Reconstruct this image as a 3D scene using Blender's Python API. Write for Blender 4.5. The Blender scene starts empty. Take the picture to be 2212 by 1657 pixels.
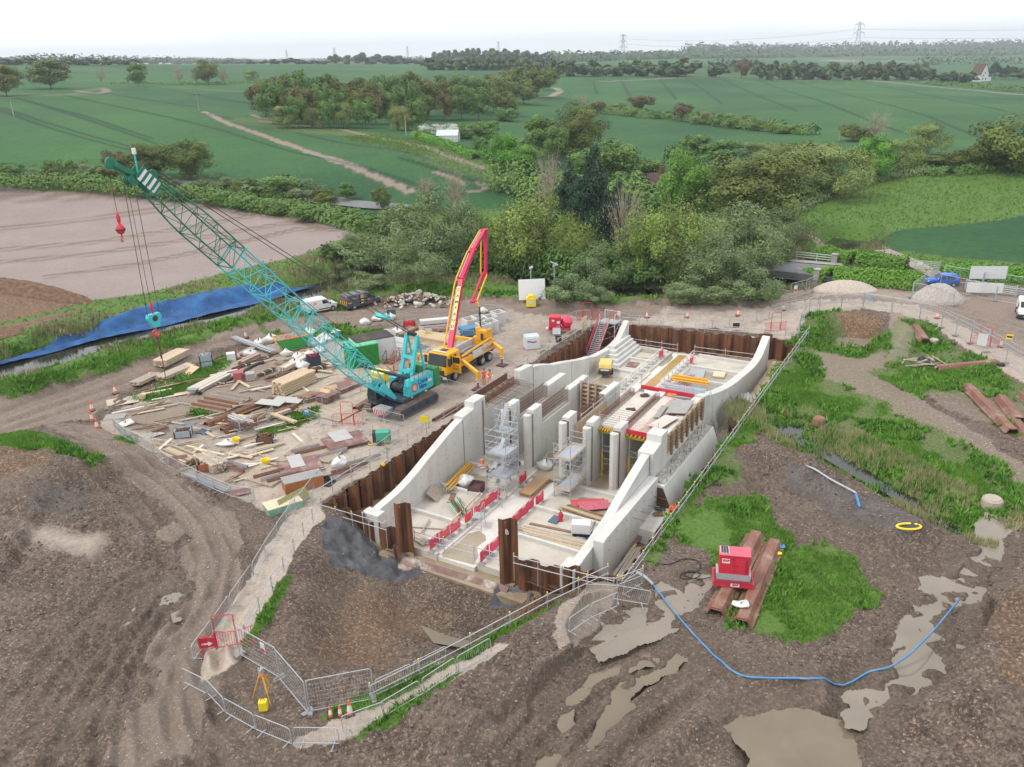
import bpy,math,random
import numpy as np
from mathutils import Vector,Matrix,Euler
random.seed(7)
C=bpy.context.scene.collection
SC=bpy.context.scene
F,CX,CY,H=1788.,1105.5,828.5,30.
_p,_r=math.radians(21.65),math.radians(1.4)
_f=np.array([0,math.cos(_p),-math.sin(_p)]);_u=np.array([0,math.sin(_p),math.cos(_p)]);_x=np.array([1.,0,0])
RT=_x*math.cos(_r)-_u*math.sin(_r);UP=_u*math.cos(_r)+_x*math.sin(_r);FW=_f
cam=bpy.data.cameras.new('camera');co=bpy.data.objects.new('camera',cam);C.objects.link(co)
cam.sensor_width=36;cam.lens=36*F/2211;cam.clip_end=20000;cam.clip_start=.5
co.matrix_world=Matrix(((RT[0],UP[0],-FW[0],0),(RT[1],UP[1],-FW[1],0),(RT[2],UP[2],-FW[2],H),(0,0,0,1)))
SC.camera=co
SUN_EL,SUN_AZ=math.radians(55),math.radians(250)
wd=bpy.data.worlds.new('World');SC.world=wd;wd.use_nodes=True
nt=wd.node_tree;nt.nodes.clear()
sky=nt.nodes.new('ShaderNodeTexSky');sky.sky_type='NISHITA';sky.sun_disc=False
sky.sun_elevation=SUN_EL;sky.sun_rotation=SUN_AZ;sky.air_density=1;sky.dust_density=3
tc=nt.nodes.new('ShaderNodeTexCoord');nz=nt.nodes.new('ShaderNodeTexNoise');nz.inputs['Scale'].default_value=2.2;nz.inputs['Detail'].default_value=5
mpg=nt.nodes.new('ShaderNodeMapping');mpg.inputs['Scale'].default_value=(1,1,3.5)
nt.links.new(tc.outputs['Generated'],mpg.inputs[0]);nt.links.new(mpg.outputs[0],nz.inputs['Vector'])
cr=nt.nodes.new('ShaderNodeValToRGB')
cr.color_ramp.elements[0].position=.3;cr.color_ramp.elements[0].color=(11.2,11.9,12.5,1)
cr.color_ramp.elements[1].position=.62;cr.color_ramp.elements[1].color=(13.6,13.6,13.6,1)
nt.links.new(nz.outputs['Fac'],cr.inputs[0])
mx=nt.nodes.new('ShaderNodeMixRGB');mx.inputs[0].default_value=.9
bg=nt.nodes.new('ShaderNodeBackground');bg.inputs['Strength'].default_value=.09
wo=nt.nodes.new('ShaderNodeOutputWorld')
nt.links.new(sky.outputs[0],mx.inputs[1]);nt.links.new(cr.outputs[0],mx.inputs[2]);nt.links.new(mx.outputs[0],bg.inputs[0]);nt.links.new(bg.outputs[0],wo.inputs[0])
sl=bpy.data.lights.new('sun','SUN');sl.energy=1.5;sl.angle=math.radians(13);sl.color=(1,.96,.9)
so=bpy.data.objects.new('sun',sl);C.objects.link(so)
_sd=Vector((math.sin(SUN_AZ)*math.cos(SUN_EL),math.cos(SUN_AZ)*math.cos(SUN_EL),math.sin(SUN_EL)))
so.rotation_euler=_sd.to_track_quat('Z','Y').to_euler();so.location=(0,0,200)
SC.view_settings.view_transform='Standard';SC.view_settings.look='None';SC.view_settings.exposure=0.35;SC.view_settings.gamma=1
SC.render.engine='CYCLES'
SC.cycles.max_bounces=5;SC.cycles.diffuse_bounces=3;SC.cycles.glossy_bounces=2;SC.cycles.transparent_max_bounces=6;SC.cycles.volume_bounces=0
HAZE=.00017
SC.cycles.use_denoising=True;SC.cycles.use_adaptive_sampling=True
def ray(x,y):return RT*(x-CX)/F+UP*(CY-y)/F+FW
def W(x,y,z=0.):
 d=ray(x,y);t=(z-H)/d[2];return np.array([d[0]*t,d[1]*t,z])
A0=np.array([-13.9,52.7]);UU=np.array([.51107,.859536]);VV=np.array([UU[1],-UU[0]])
def L(u,v,z=0.):
 q=A0+UU*u+VV*v;return(q[0],q[1],z)
PIT_ANG=math.atan2(UU[1],UU[0])
class MB:
 def __init__(s):s.v=[];s.f=[];s.m=[]
 def add(s,vs,fs,mi=0,M=None):
  o=len(s.v)
  if M is not None:vs=[tuple(M@Vector(v))for v in vs]
  s.v.extend(vs);s.f.extend([tuple(i+o for i in f)for f in fs]);s.m.extend([mi]*len(fs));return s
 def box(s,c,d,mi=0,rz=0,M=None,rx=0,ry=0,taper=1.):
  x,y,z=d[0]/2,d[1]/2,d[2]/2;t=taper
  vs=[(-x,-y,-z),(x,-y,-z),(x,y,-z),(-x,y,-z),(-x*t,-y*t,z),(x*t,-y*t,z),(x*t,y*t,z),(-x*t,y*t,z)]
  if rz or rx or ry:
   E=Euler((rx,ry,rz)).to_matrix();vs=[tuple(E@Vector(v))for v in vs]
  vs=[(v[0]+c[0],v[1]+c[1],v[2]+c[2])for v in vs]
  return s.add(vs,[(0,3,2,1),(4,5,6,7),(0,1,5,4),(1,2,6,5),(2,3,7,6),(3,0,4,7)],mi,M)
 def bb(s,x0,x1,y0,y1,z0,z1,mi=0):return s.box(((x0+x1)/2,(y0+y1)/2,(z0+z1)/2),(x1-x0,y1-y0,z1-z0),mi)
 def beam(s,a,b,w,h,mi=0):
  a=Vector(a);b=Vector(b);d=(b-a)
  if d.length<1e-6:return s
  d.normalize();up=Vector((0,0,1))if abs(d.z)<.95 else Vector((0,1,0))
  sx=d.cross(up).normalized()*(w/2);sy=sx.cross(d).normalized()*(h/2)
  vs=[tuple(p+i*sx+j*sy)for p in(a,b)for i,j in((-1,-1),(1,-1),(1,1),(-1,1))]
  return s.add(vs,[(0,1,2,3),(7,6,5,4),(0,4,5,1),(1,5,6,2),(2,6,7,3),(3,7,4,0)],mi)
 def tube(s,a,b,r,n=6,mi=0,r2=None,cap=True):
  a=Vector(a);b=Vector(b);d=b-a
  if d.length<1e-6:return s
  d.normalize();t=Vector((0,0,1))if abs(d.z)<.9 else Vector((1,0,0))
  e=d.cross(t).normalized();g=d.cross(e);r2=r if r2 is None else r2
  vs=[tuple(p+(e*math.cos(k*2*math.pi/n)+g*math.sin(k*2*math.pi/n))*rr)for p,rr in((a,r),(b,r2))for k in range(n)]
  fs=[(k,(k+1)%n,n+(k+1)%n,n+k)for k in range(n)]
  if cap:fs+=[tuple(range(n-1,-1,-1)),tuple(range(n,2*n))]
  return s.add(vs,fs,mi)
 def path(s,pts,r,n=6,mi=0):
  P=[Vector(p)for p in pts];rings=[];e=None
  for i,p in enumerate(P):
   d=(P[min(i+1,len(P)-1)]-P[max(i-1,0)]).normalized()
   if e is None:
    t=Vector((0,0,1))if abs(d.z)<.9 else Vector((1,0,0));e=d.cross(t).normalized()
   else:e=(e-d*e.dot(d)).normalized()
   g=d.cross(e);rr=r[i]if isinstance(r,(list,tuple))else r
   rings.append([tuple(p+(e*math.cos(k*2*math.pi/n)+g*math.sin(k*2*math.pi/n))*rr)for k in range(n)])
  vs=[v for q in rings for v in q];m=len(P)
  fs=[(i*n+k,i*n+(k+1)%n,(i+1)*n+(k+1)%n,(i+1)*n+k)for i in range(m-1)for k in range(n)]
  fs+=[tuple(range(n-1,-1,-1)),tuple(range((m-1)*n,m*n))]
  return s.add(vs,fs,mi)
 def prism(s,poly,h0,h1,mi=0,ax='z',M=None):
  n=len(poly)
  def q(p,h):return{'z':(p[0],p[1],h),'y':(p[0],h,p[1]),'x':(h,p[0],p[1])}[ax]
  vs=[q(p,h0)for p in poly]+[q(p,h1)for p in poly]
  fs=[tuple(range(n-1,-1,-1)),tuple(range(n,2*n))]+[(k,(k+1)%n,n+(k+1)%n,n+k)for k in range(n)]
  return s.add(vs,fs,mi,M)
 def lathe(s,prof,n=12,mi=0,c=(0,0,0)):
  m=len(prof);vs=[(c[0]+r*math.cos(k*2*math.pi/n),c[1]+r*math.sin(k*2*math.pi/n),c[2]+z)for r,z in prof for k in range(n)]
  fs=[(i*n+k,i*n+(k+1)%n,(i+1)*n+(k+1)%n,(i+1)*n+k)for i in range(m-1)for k in range(n)]
  fs+=[tuple(range(n-1,-1,-1)),tuple(range((m-1)*n,m*n))]
  return s.add(vs,fs,mi)
 def wheel(s,c,r,w,ax='y',n=20,mi=0):
  d={'x':(1,0,0),'y':(0,1,0)}[ax];a=[c[i]-d[i]*w/2 for i in range(3)];b=[c[i]+d[i]*w/2 for i in range(3)]
  return s.tube(a,b,r,n,mi)
 def grid(s,fn,nu,nv,mi=0):
  vs=[tuple(fn(i/nu,j/nv))for i in range(nu+1)for j in range(nv+1)]
  fs=[(i*(nv+1)+j,(i+1)*(nv+1)+j,(i+1)*(nv+1)+j+1,i*(nv+1)+j+1)for i in range(nu)for j in range(nv)]
  return s.add(vs,fs,mi)
 def obj(s,name,mats,parent=None,loc=(0,0,0),rz=0,smooth=False,bevel=0):
  me=bpy.data.meshes.new(name);me.from_pydata([tuple(map(float,v))for v in s.v],[],s.f)
  if not isinstance(mats,(list,tuple)):mats=[mats]
  for m in mats:me.materials.append(m)
  if len(mats)>1:me.polygons.foreach_set('material_index',s.m)
  if smooth:me.polygons.foreach_set('use_smooth',[True]*len(s.f))
  me.update()
  o=bpy.data.objects.new(name,me);C.objects.link(o);o.location=loc;o.rotation_euler=(0,0,rz)
  if parent is not None:o.parent=parent
  if bevel:
   b=o.modifiers.new('bevel','BEVEL');b.width=bevel;b.segments=2;b.limit_method='ANGLE'
  return o
KIDS={}
def tag(o,label,cat,group=None):
 o['label']=label;o['category']=cat
 if group:o['group']=group
 return o
def thing(name,label,cat,loc=(0,0,0),rz=0,group=None):
 o=bpy.data.objects.new(name,None);C.objects.link(o);o.location=loc;o.rotation_euler=(0,0,rz);o.empty_display_size=.3
 return tag(o,label,cat,group)
def structure(o):o['kind']='structure';return o
def dup(root,loc,rz=0,label=None,group=None,scale=None):
 r=root.copy();C.objects.link(r);r.location=loc;r.rotation_euler=(0,0,rz)
 if scale:r.scale=(scale,)*3 if not isinstance(scale,(tuple,list))else scale
 if label:r['label']=label
 if group:r['group']=group
 for ch in list(root.children):
  c=ch.copy();C.objects.link(c);c.parent=r
  for g in list(ch.children):
   d=g.copy();C.objects.link(d);d.parent=c
 return r
_fonts={}
def text_obj(name,body,size,mat,parent,M,extrude=.006,spacing=1.,shear=0.,sx=1.,bold=0.):
 cu=bpy.data.curves.new(name,'FONT');cu.body=body;cu.size=size;cu.extrude=extrude;cu.align_x='CENTER';cu.align_y='CENTER'
 cu.space_character=spacing;cu.shear=shear;cu.offset=bold;cu.resolution_u=3
 t=bpy.data.objects.new(name+'_curve',cu);C.objects.link(t)
 dg=bpy.context.evaluated_depsgraph_get();me=bpy.data.meshes.new_from_object(t.evaluated_get(dg))
 bpy.data.objects.remove(t);bpy.data.curves.remove(cu)
 me.materials.clear();me.materials.append(mat)
 o=bpy.data.objects.new(name,me);C.objects.link(o);o.parent=parent
 o.matrix_basis=M@Matrix.Diagonal((sx,1,1,1));return o
def face_M(c,xdir,ydir):
 x=Vector(xdir).normalized();y=Vector(ydir).normalized();z=x.cross(y)
 return Matrix(((x[0],y[0],z[0],c[0]),(x[1],y[1],z[1],c[1]),(x[2],y[2],z[2],c[2]),(0,0,0,1)))
MATS={}
def mat(name,col,rough=.8,var=.15,scale=6.,bump=0.,metal=0.,col2=None,streak=None,spec=None,fine=None,rnd=0.,alpha=None,dirt=None,dscale=.8,world=False):
 """procedural surface: two-tone noise, optional vertical streaks, dirt patches, per-object variation and bump"""
 if name in MATS:return MATS[name]
 m=bpy.data.materials.new(name);m.use_nodes=True;t=m.node_tree;N=t.nodes;K=t.links;b=N['Principled BSDF']
 b.inputs['Roughness'].default_value=rough;b.inputs['Metallic'].default_value=metal
 if spec is not None:b.inputs['Specular IOR Level'].default_value=spec
 tc=N.new('ShaderNodeTexCoord');mp=N.new('ShaderNodeMapping');cs=tc.outputs['Object']
 if world:cs=N.new('ShaderNodeNewGeometry').outputs['Position']
 K.new(cs,mp.inputs[0])
 if streak:mp.inputs['Scale'].default_value=streak
 n1=N.new('ShaderNodeTexNoise');n1 .inputs['Scale'].default_value=scale;n1 .inputs['Detail'].default_value=5;n1 .inputs['Roughness'].default_value=.62
 K.new(mp.outputs[0],n1 .inputs['Vector'])
 r=N.new('ShaderNodeValToRGB');e=r.color_ramp.elements;e[0].position=.3;e[1].position=.72
 c2=col2 or tuple(min(1,c*(1+var))for c in col);c1=col if col2 else tuple(c*(1-var)for c in col)
 e[0].color=(*c1,1);e[1].color=(*c2,1);K.new(n1 .outputs['Fac'],r.inputs[0]);out=r.outputs[0]
 if dirt:
  n3=N.new('ShaderNodeTexNoise');n3 .inputs['Scale'].default_value=dscale;n3 .inputs['Detail'].default_value=7;n3 .inputs['Roughness'].default_value=.7
  K.new(cs,n3 .inputs['Vector']);r3=N.new('ShaderNodeValToRGB');r3 .color_ramp.elements[0].position=.52;r3 .color_ramp.elements[1].position=.72
  x=N.new('ShaderNodeMixRGB');K.new(n3 .outputs['Fac'],r3 .inputs[0]);K.new(r3 .outputs[0],x.inputs[0]);K.new(out,x.inputs[1]);x.inputs[2].default_value=(*dirt,1);out=x.outputs[0]
 if rnd:
  oi=N.new('ShaderNodeObjectInfo');hs=N.new('ShaderNodeHueSaturation');mr=N.new('ShaderNodeMapRange')
  mr.inputs['To Min'].default_value=1-rnd;mr.inputs['To Max'].default_value=1+rnd;K.new(oi.outputs['Random'],mr.inputs[0]);K.new(mr.outputs[0],hs.inputs['Value'])
  mr2=N.new('ShaderNodeMapRange');mr2 .inputs['To Min'].default_value=.5-rnd*.07;mr2 .inputs['To Max'].default_value=.5+rnd*.07
  ml=N.new('ShaderNodeMath');ml.operation='FRACT';ml2=N.new('ShaderNodeMath');ml2 .operation='MULTIPLY';ml2 .inputs[1].default_value=7.31
  K.new(oi.outputs['Random'],ml2 .inputs[0]);K.new(ml2 .outputs[0],ml.inputs[0]);K.new(ml.outputs[0],mr2 .inputs[0]);K.new(mr2 .outputs[0],hs.inputs['Hue'])
  K.new(out,hs.inputs['Color']);out=hs.outputs[0]
 K.new(out,b.inputs['Base Color'])
 if bump:
  n2=N.new('ShaderNodeTexNoise');n2 .inputs['Scale'].default_value=fine or scale*4;n2 .inputs['Detail'].default_value=4;K.new(mp.outputs[0],n2 .inputs['Vector'])
  bp=N.new('ShaderNodeBump');bp.inputs['Strength'].default_value=bump;bp.inputs['Distance'].default_value=.05;K.new(n2 .outputs['Fac'],bp.inputs['Height']);K.new(bp.outputs[0],b.inputs['Normal'])
 if alpha is not None:b.inputs['Alpha'].default_value=alpha
 MATS[name]=m;return m
def glass_mat():
 return mat('dark_glass',(.02,.028,.03),.08,.1,2)
def vnoise(x,y,s=0):
 xi=np.floor(x).astype(np.int64);yi=np.floor(y).astype(np.int64);fx=x-xi;fy=y-yi
 fx=fx*fx*(3-2*fx);fy=fy*fy*(3-2*fy)
 def h(a,b):
  n=(a*374761393+b*668265263+s*974711+12345)&0xffffffff
  n=((n^(n>>13))*1274126177)&0xffffffff;n=(n^(n>>16))&0xffff
  return n/65535.
 a=h(xi,yi);b=h(xi+1,yi);c=h(xi,yi+1);d=h(xi+1,yi+1)
 return(a*(1-fx)+b*fx)*(1-fy)+(c*(1-fx)+d*fx)*fy
def fbm(x,y,s=0,o=4,g=.5):
 t=0;a=1;n=0
 for k in range(o):t=t+a*vnoise(x,y,s+k*17);n+=a;a*=g;x=x*2.03+11.3;y=y*2.03+7.7
 return t/n
def dpoly(x,y,pts):
 """distance of points to an open polyline and parameter 0..1 along it"""
 best=np.full(x.shape,1e9);par=np.zeros(x.shape);n=len(pts)-1
 for i in range(n):
  ax,ay=pts[i][:2];bx,by=pts[i+1][:2];dx,dy=bx-ax,by-ay;q=dx*dx+dy*dy+1e-9
  t=np.clip(((x-ax)*dx+(y-ay)*dy)/q,0,1);d=np.hypot(x-ax-t*dx,y-ay-t*dy)
  k=d<best;best=np.where(k,d,best);par=np.where(k,(i+t)/n,par)
 return best,par
def inpoly(x,y,P):
 r=np.zeros(x.shape,bool);n=len(P)
 for i in range(n):
  x1,y1=P[i][:2];x2,y2=P[(i+1)%n][:2]
  if y1==y2:continue
  c=((y1>y)!=(y2>y))&(x<(x2-x1)*(y-y1)/(y2-y1)+x1);r^=c
 return r
def culled(x,y,P,m,fn,fill):
 P=np.array([p[:2]for p in P]);k=(x>P[:,0].min()-m)&(x<P[:,0].max()+m)&(y>P[:,1].min()-m)&(y<P[:,1].max()+m)
 o=np.full(x.shape,fill,float)
 if k.any():o[k]=fn(x[k],y[k])
 return o
FAR={-250:[(405,190),(356,235),(292,300),(212,430),(168,650),(147,950),(144,2500),(150,9000)],0:[(400,195),(352,235),(290,300),(210,430),(165,650),(141,950),(139,2500),(146,9000)],550:[(412,180),(385,205),(330,245),(250,330),(180,560),(141,950),(137,2500),(134,9000)],1000:[(440,160),(380,190),(313,225),(262,330),(190,520),(152,800),(142,1100),(130,2500),(123,9000)],1400:[(450,155),(345,235),(290,310),(235,430),(166,700),(150,900),(132,1600),(119,3000),(112,9000)],1800:[(420,170),(340,235),(282,320),(225,450),(170,800),(142,1500),(116,3000),(103,9000)],2211:[(410,170),(345,225),(310,300),(232,450),(190,700),(165,1000),(128,2200),(104,4000),(93,9000)],2480:[(405,170),(340,225),(306,300),(228,450),(186,700),(160,1000),(122,2200),(98,4000),(87,9000)]}
_fa,_ft=[],[]
for px in sorted(FAR):
 ds,hs=[0,110],[0,0]
 for py,d in FAR[px]:
  q=ray(px,py);ds.append(d);hs.append(H+d*q[2]/math.hypot(q[0],q[1]))
 hs[2]=max(min(hs[2],.8),-.5)
 _fa.append(math.atan2(ray(px,200)[0],ray(px,200)[1]));_ft.append((np.array(ds,float),np.array(hs)))
def far_h(x,y):
 d=np.hypot(x,y);a=np.arctan2(x,y);cols=np.array([np.interp(d,t[0],t[1])for t in _ft])
 j=np.clip(np.searchsorted(_fa,a)-1,0,len(_fa)-2);A=np.array(_fa);f=np.clip((a-A[j])/(A[j+1]-A[j]),0,1);f=f*f*(3-2*f)
 ii=np.arange(len(d))if d.ndim else 0
 return cols[j,ii]*(1-f)+cols[j+1,ii]*f
def PW(pts,z=0):return[tuple(W(px,py,z)[:2])for px,py in pts]
RIVER=PW([(-260,882),(-100,832),(0,803),(215,748),(430,697),(560,661),(640,644),(710,626),(770,604),(850,580),(950,578),(1040,596),(1150,612),(1290,636),(1400,644),(1500,636),(1600,632),(1680,622),(1715,608),(1745,585),(1790,555),(1850,520)],-1.5)
RIDGES=[([(-150,930),(0,884),(120,842),(300,785),(420,748),(560,702),(600,690)],2.6,1.3),([(-80,905),(60,862),(130,845)],1.5,.6),([(830,652),(930,640),(1010,645),(1100,655),(1200,660),(1300,662),(1450,664),(1560,662),(1640,655)],2.2,1.15),([(780,640),(850,632),(940,630)],2.6,.9),([(-200,1120),(-60,1060),(40,1020),(130,1050),(190,1085)],6.5,2.6),([(-200,1250),(-30,1220),(60,1210)],5,1.2),([(1590,985),(1680,1000),(1760,1040),(1840,1095),(1930,1150),(2010,1195)],1.8,1.5),([(1920,690),(1955,720),(1945,760),(1915,790)],1.5,1.3),([(1760,700),(1790,690),(1860,685),(1920,695)],1.2,.7),([(1850,820),(1940,865),(2040,920),(2130,985),(2230,1060)],1.8,.55),([(2290,1330),(2200,1420),(2130,1520),(2080,1660)],3.6,1.6),([(2350,1250),(2300,1400),(2260,1600)],5,2.2),([(2120,1240),(2190,1200),(2260,1190)],2.2,.7),([(1290,1275),(1240,1330),(1170,1400),(1080,1470),(1000,1540),(960,1600)],2.4,1.1),([(1480,1450),(1400,1500),(1300,1590),(1230,1680)],.55,.42),([(1370,1470),(1260,1560),(1150,1660)],.5,.38),([(1530,1430),(1600,1490),(1760,1500)],1.4,.4),([(1560,1530),(1480,1590),(1400,1680)],.9,.4),([(1640,1440),(1700,1480),(1800,1490)],1.0,.35),([(1740,690),(1745,740),(1690,800),(1640,900),(1600,960)],1.4,.35),([(-80,1290),(100,1300),(250,1290),(340,1300)],1.8,.45),([(-80,1430),(60,1390),(200,1330)],1.2,.3),]
RIDGES=[(PW(p,0),w,h)for p,w,h in RIDGES]
HOLLOWS=[([(790,1090),(900,1120),(1060,1150),(1180,1190),(1250,1245),(1235,1285),(1110,1330),(1030,1365),(930,1405),(800,1425),(690,1385),(690,1300),(715,1200)],-2.35,4.2),([(850,1170),(1080,1240),(1060,1300),(1000,1325),(880,1290),(820,1240)],-1.3,2.8),([(1790,700),(1900,705),(1880,760),(1770,740)],-1.5,2.),([(1650,885),(1740,900),(1850,980),(2000,1070),(2110,1140),(2060,1150),(1900,1060),(1700,960)],-.7,1.6),([(1580,1560),(1700,1535),(1830,1560),(1850,1690),(1640,1690)],-.75,2.),([(2130,1130),(2180,1150),(2110,1300),(2000,1390),(1860,1450),(1840,1560),(1780,1560),(1800,1440),(1930,1370),(2060,1260)],-.6,1.4),([(1210,1480),(1330,1420),(1480,1390),(1500,1420),(1400,1480),(1250,1600),(1120,1680),(1080,1660)],-.5,1.2),]
HOLLOWS=[(PW(p,0),d,s)for p,d,s in HOLLOWS]
RUTS=[[(0,925),(120,880),(260,828),(420,780),(560,735),(660,705)],[(0,945),(120,898),(270,845),(430,795)],[(120,960),(190,1000),(300,1050),(390,1120),(430,1200),(420,1290),(360,1400),(320,1520),(320,1657)],[(170,950),(250,1000),(370,1060),(450,1130),(480,1210),(460,1290),(400,1380),(365,1480),(370,1657)],[(60,1600),(120,1500),(200,1400),(270,1330),(340,1260)],[(100,1657),(170,1530),(240,1420),(310,1340),(380,1280)],[(420,1420),(470,1540),(560,1640)],[(380,1440),(420,1560),(490,1657)],[(1170,1657),(1290,1550),(1400,1470),(1470,1420)],[(1100,1657),(1210,1560),(1330,1460)],[(1330,1657),(1420,1560),(1500,1500)],[(1400,1080),(1560,1040)],[(1560,1010),(1700,1100),(1850,1200),(1990,1280)],[(1540,1030),(1680,1120),(1830,1230),(1930,1300)],[(1300,672),(1600,668),(1780,640),(1950,640),(2211,720)],[(1300,682),(1500,680),(1700,662),(1850,645)],[(690,680),(860,676),(1050,672),(1250,680)],[(700,690),(900,686),(1100,682)]]
RUTS=[PW(r,0)for r in RUTS]
PIT=[L(0,0)[:2],L(47.3,0)[:2],L(52.2,22.6)[:2],L(.8,22.7)[:2]]
def site_h(x,y):
 h=far_h(x,y)
 d,_=dpoly(x,y,RIVER)if x.size<3000 else(culled(x,y,RIVER,20,lambda a,b:dpoly(a,b,RIVER)[0],99),0)
 wob=1+.5*(vnoise(x*.22,y*.22,5)-.5)
 k=np.clip((6.5-d*wob)/3.6,0,1);h=h-2.5*k*k*(3-2*k)
 for P,w,ht in RIDGES:
  def f(a,b):
   q,t=dpoly(a,b,P);n=vnoise(a*.5,b*.5,3)*.5+.75
   e=np.clip(np.minimum(t,1-t)*6+.35,0,1)
   return ht*np.exp(-(q/w)**2*n)*n*e
  h=h+culled(x,y,P,w*2.6,f,0)
 for P,dp,s in HOLLOWS:
  def f(a,b):
   ins=inpoly(a,b,P);q,_=dpoly(a,b,P+[P[0]]);sd=np.where(ins,q,-q)
   t=np.clip((sd+s*.5)/s,0,1);return dp*t*t*(3-2*t)
  h=h+culled(x,y,P,s,f,0)
 return h
def hz(x,y):return float(site_h(np.array([float(x)]),np.array([float(y)]))[0])
def G(px,py):
 """first point of the land along the sight line of a photo pixel"""
 d=ray(px,py);t=np.geomspace(25,9000,420);X=d[0]*t;Y=d[1]*t;Z=H+d[2]*t-site_h(X,Y)
 k=np.nonzero(Z<0)[0]
 if not len(k):return np.array([X[-1],Y[-1],hz(X[-1],Y[-1])])
 a,b=t[max(k[0]-1,0)],t[k[0]]
 for _ in range(16):
  m=(a+b)/2
  if H+d[2]*m<hz(d[0]*m,d[1]*m):b=m
  else:a=m
 return np.array([d[0]*b,d[1]*b,hz(d[0]*b,d[1]*b)])
def GP(pts):return[tuple(G(px,py)[:2])for px,py in pts]
def atxy(x,y,dz=0):return(x,y,hz(x,y)+dz)
_az=np.concatenate([np.linspace(-110,-48,16)[:-1],np.linspace(-48,48,1090),np.linspace(48,110,16)[1:]])
_de=np.concatenate([np.linspace(88,54,10)[:-1],np.linspace(54,8,560)[:-1],np.linspace(8,1,210)[:-1],np.geomspace(1,.18,40)])
AZ,DE=np.meshgrid(np.radians(_az),np.radians(_de));Dg=H/np.tan(DE)
X=(Dg*np.sin(AZ)).ravel();Y=(Dg*np.cos(AZ)).ravel();nr,nc=AZ.shape
ins=inpoly(X,Y,PIT);Ig=ins.reshape(nr,nc)
nb=np.zeros_like(Ig);nb[1:]|=~Ig[:-1];nb[:-1]|=~Ig[1:];nb[:,1:]|=~Ig[:,:-1];nb[:,:-1]|=~Ig[:,1:]
nb[1:,1:]|=~Ig[:-1,:-1];nb[:-1,:-1]|=~Ig[1:,1:];nb[1:,:-1]|=~Ig[:-1,1:];nb[:-1,1:]|=~Ig[1:,:-1]
snap=np.nonzero((Ig&nb).ravel())[0]
for i in snap:
 b=(1e9,0,0)
 for k in range(4):
  a,c=PIT[k],PIT[(k+1)%4];dx,dy=c[0]-a[0],c[1]-a[1];t=min(1,max(0,((X[i]-a[0])*dx+(Y[i]-a[1])*dy)/(dx*dx+dy*dy)))
  q=(a[0]+t*dx,a[1]+t*dy);e=math.hypot(X[i]-q[0],Y[i]-q[1]);b=min(b,(e,q[0],q[1]))
 X[i],Y[i]=b[1],b[2]
inner=ins.copy();inner[snap]=False
Zg=site_h(X,Y);dist=np.hypot(X,Y)
M={k:np.zeros(X.shape)for k in 'crop grass gravel plough clay subsoil track wet'.split()}
jx=(fbm(X*.45,Y*.45,40,4)-.5);jy=(fbm(X*.45,Y*.45,60,4)-.5)
def zone(k,pts,amp=2.6,val=1.,far=False,soft=0.,clear=True):
 P=GP(pts)if far else PW(pts)
 def f(a,b):
  i=K0;m=inpoly(a+jx[i]*amp,b+jy[i]*amp,P).astype(float)
  if soft:
   q,_=dpoly(a,b,P+[P[0]]);m*=np.clip(q/soft,0,1)
  return m*val
 Q=np.array(P);K0=(X>Q[:,0].min()-3)&(X<Q[:,0].max()+3)&(Y>Q[:,1].min()-3)&(Y<Q[:,1].max()+3)
 if not K0 .any():return
 m=f(X[K0],Y[K0])
 if clear:
  for n in M:M[n][K0]*=1-m
 M[k][K0]=np.maximum(M[k][K0],m)
def line(k,pts,w,val=1.,far=True,clear=True,wob=0.,cap=99):
 P=GP(pts)if far else PW(pts)
 d=culled(X,Y,P,w*3+6,lambda a,b:dpoly(a,b,P)[0],99)
 if wob:d=d+wob*(fbm(X*.6,Y*.6,77,3)-.5)*2
 we=np.maximum(np.maximum(w,dist*.0018),dist**2*np.where(dist>213,.00058,.00143)/30*.6);we=np.minimum(we,cap);m=np.clip((we-d)/(we*.45),0,1)*val
 if clear:
  for n in M:M[n]*=1-m
 M[k]=np.maximum(M[k],m)
_b=GP([(-260,378),(0,392),(250,400),(560,425),(760,485),(860,500),(1000,470),(1150,470),(1450,470),(1720,440),(1900,400),(2211,370),(2500,350)])
_ba=[math.atan2(p[0],p[1])for p in _b];_bd=[math.hypot(*p)for p in _b]
far=dist>np.interp(np.arctan2(X,Y),_ba,_bd,left=230,right=230)
M['crop'][far]=1
zone('grass',[(-260,900),(-260,370),(250,392),(560,415),(780,470),(1000,455),(1450,450),(1720,430),(1900,372),(2500,340),(2600,610),(2211,620),(2000,600),(1780,610),(1650,648),(1300,655),(1010,640),(850,632),(620,690),(300,772),(0,865)],1.5,far=True)
zone('plough',[(-300,650),(-300,396),(0,404),(200,414),(420,434),(640,468),(770,492),(765,517),(640,560),(500,592),(330,635),(200,648)],2.,far=True)
zone('subsoil',[(-300,612),(0,612),(60,612),(205,655),(130,690),(0,722),(-300,760)],2.)
zone('crop',[(1800,522),(1930,506),(2211,480),(2600,455),(2600,600),(2211,575),(2050,560),(1930,545)],.8)
zone('crop',[(560,415),(720,440),(850,470),(1000,455),(1170,440),(1170,400),(800,330),(540,300)],.5)
line('grass',[(-100,730),(200,655),(330,637),(500,593),(650,560),(768,517)],1.2,far=False)
line('grass',[(528,258),(640,279),(760,289),(880,312),(960,338),(1060,374),(1150,398)],7,.7,wob=3)
line('track',[(440,242),(480,262),(560,290),(640,318),(720,345),(800,378),(850,398),(885,415)],1.7,wob=1.2)
line('track',[(640,262),(560,255),(545,248)],.8);line('track',[(560,262),(640,270),(740,280),(860,305),(960,335),(1060,370),(1140,390),(1200,415)],1.2)
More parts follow.
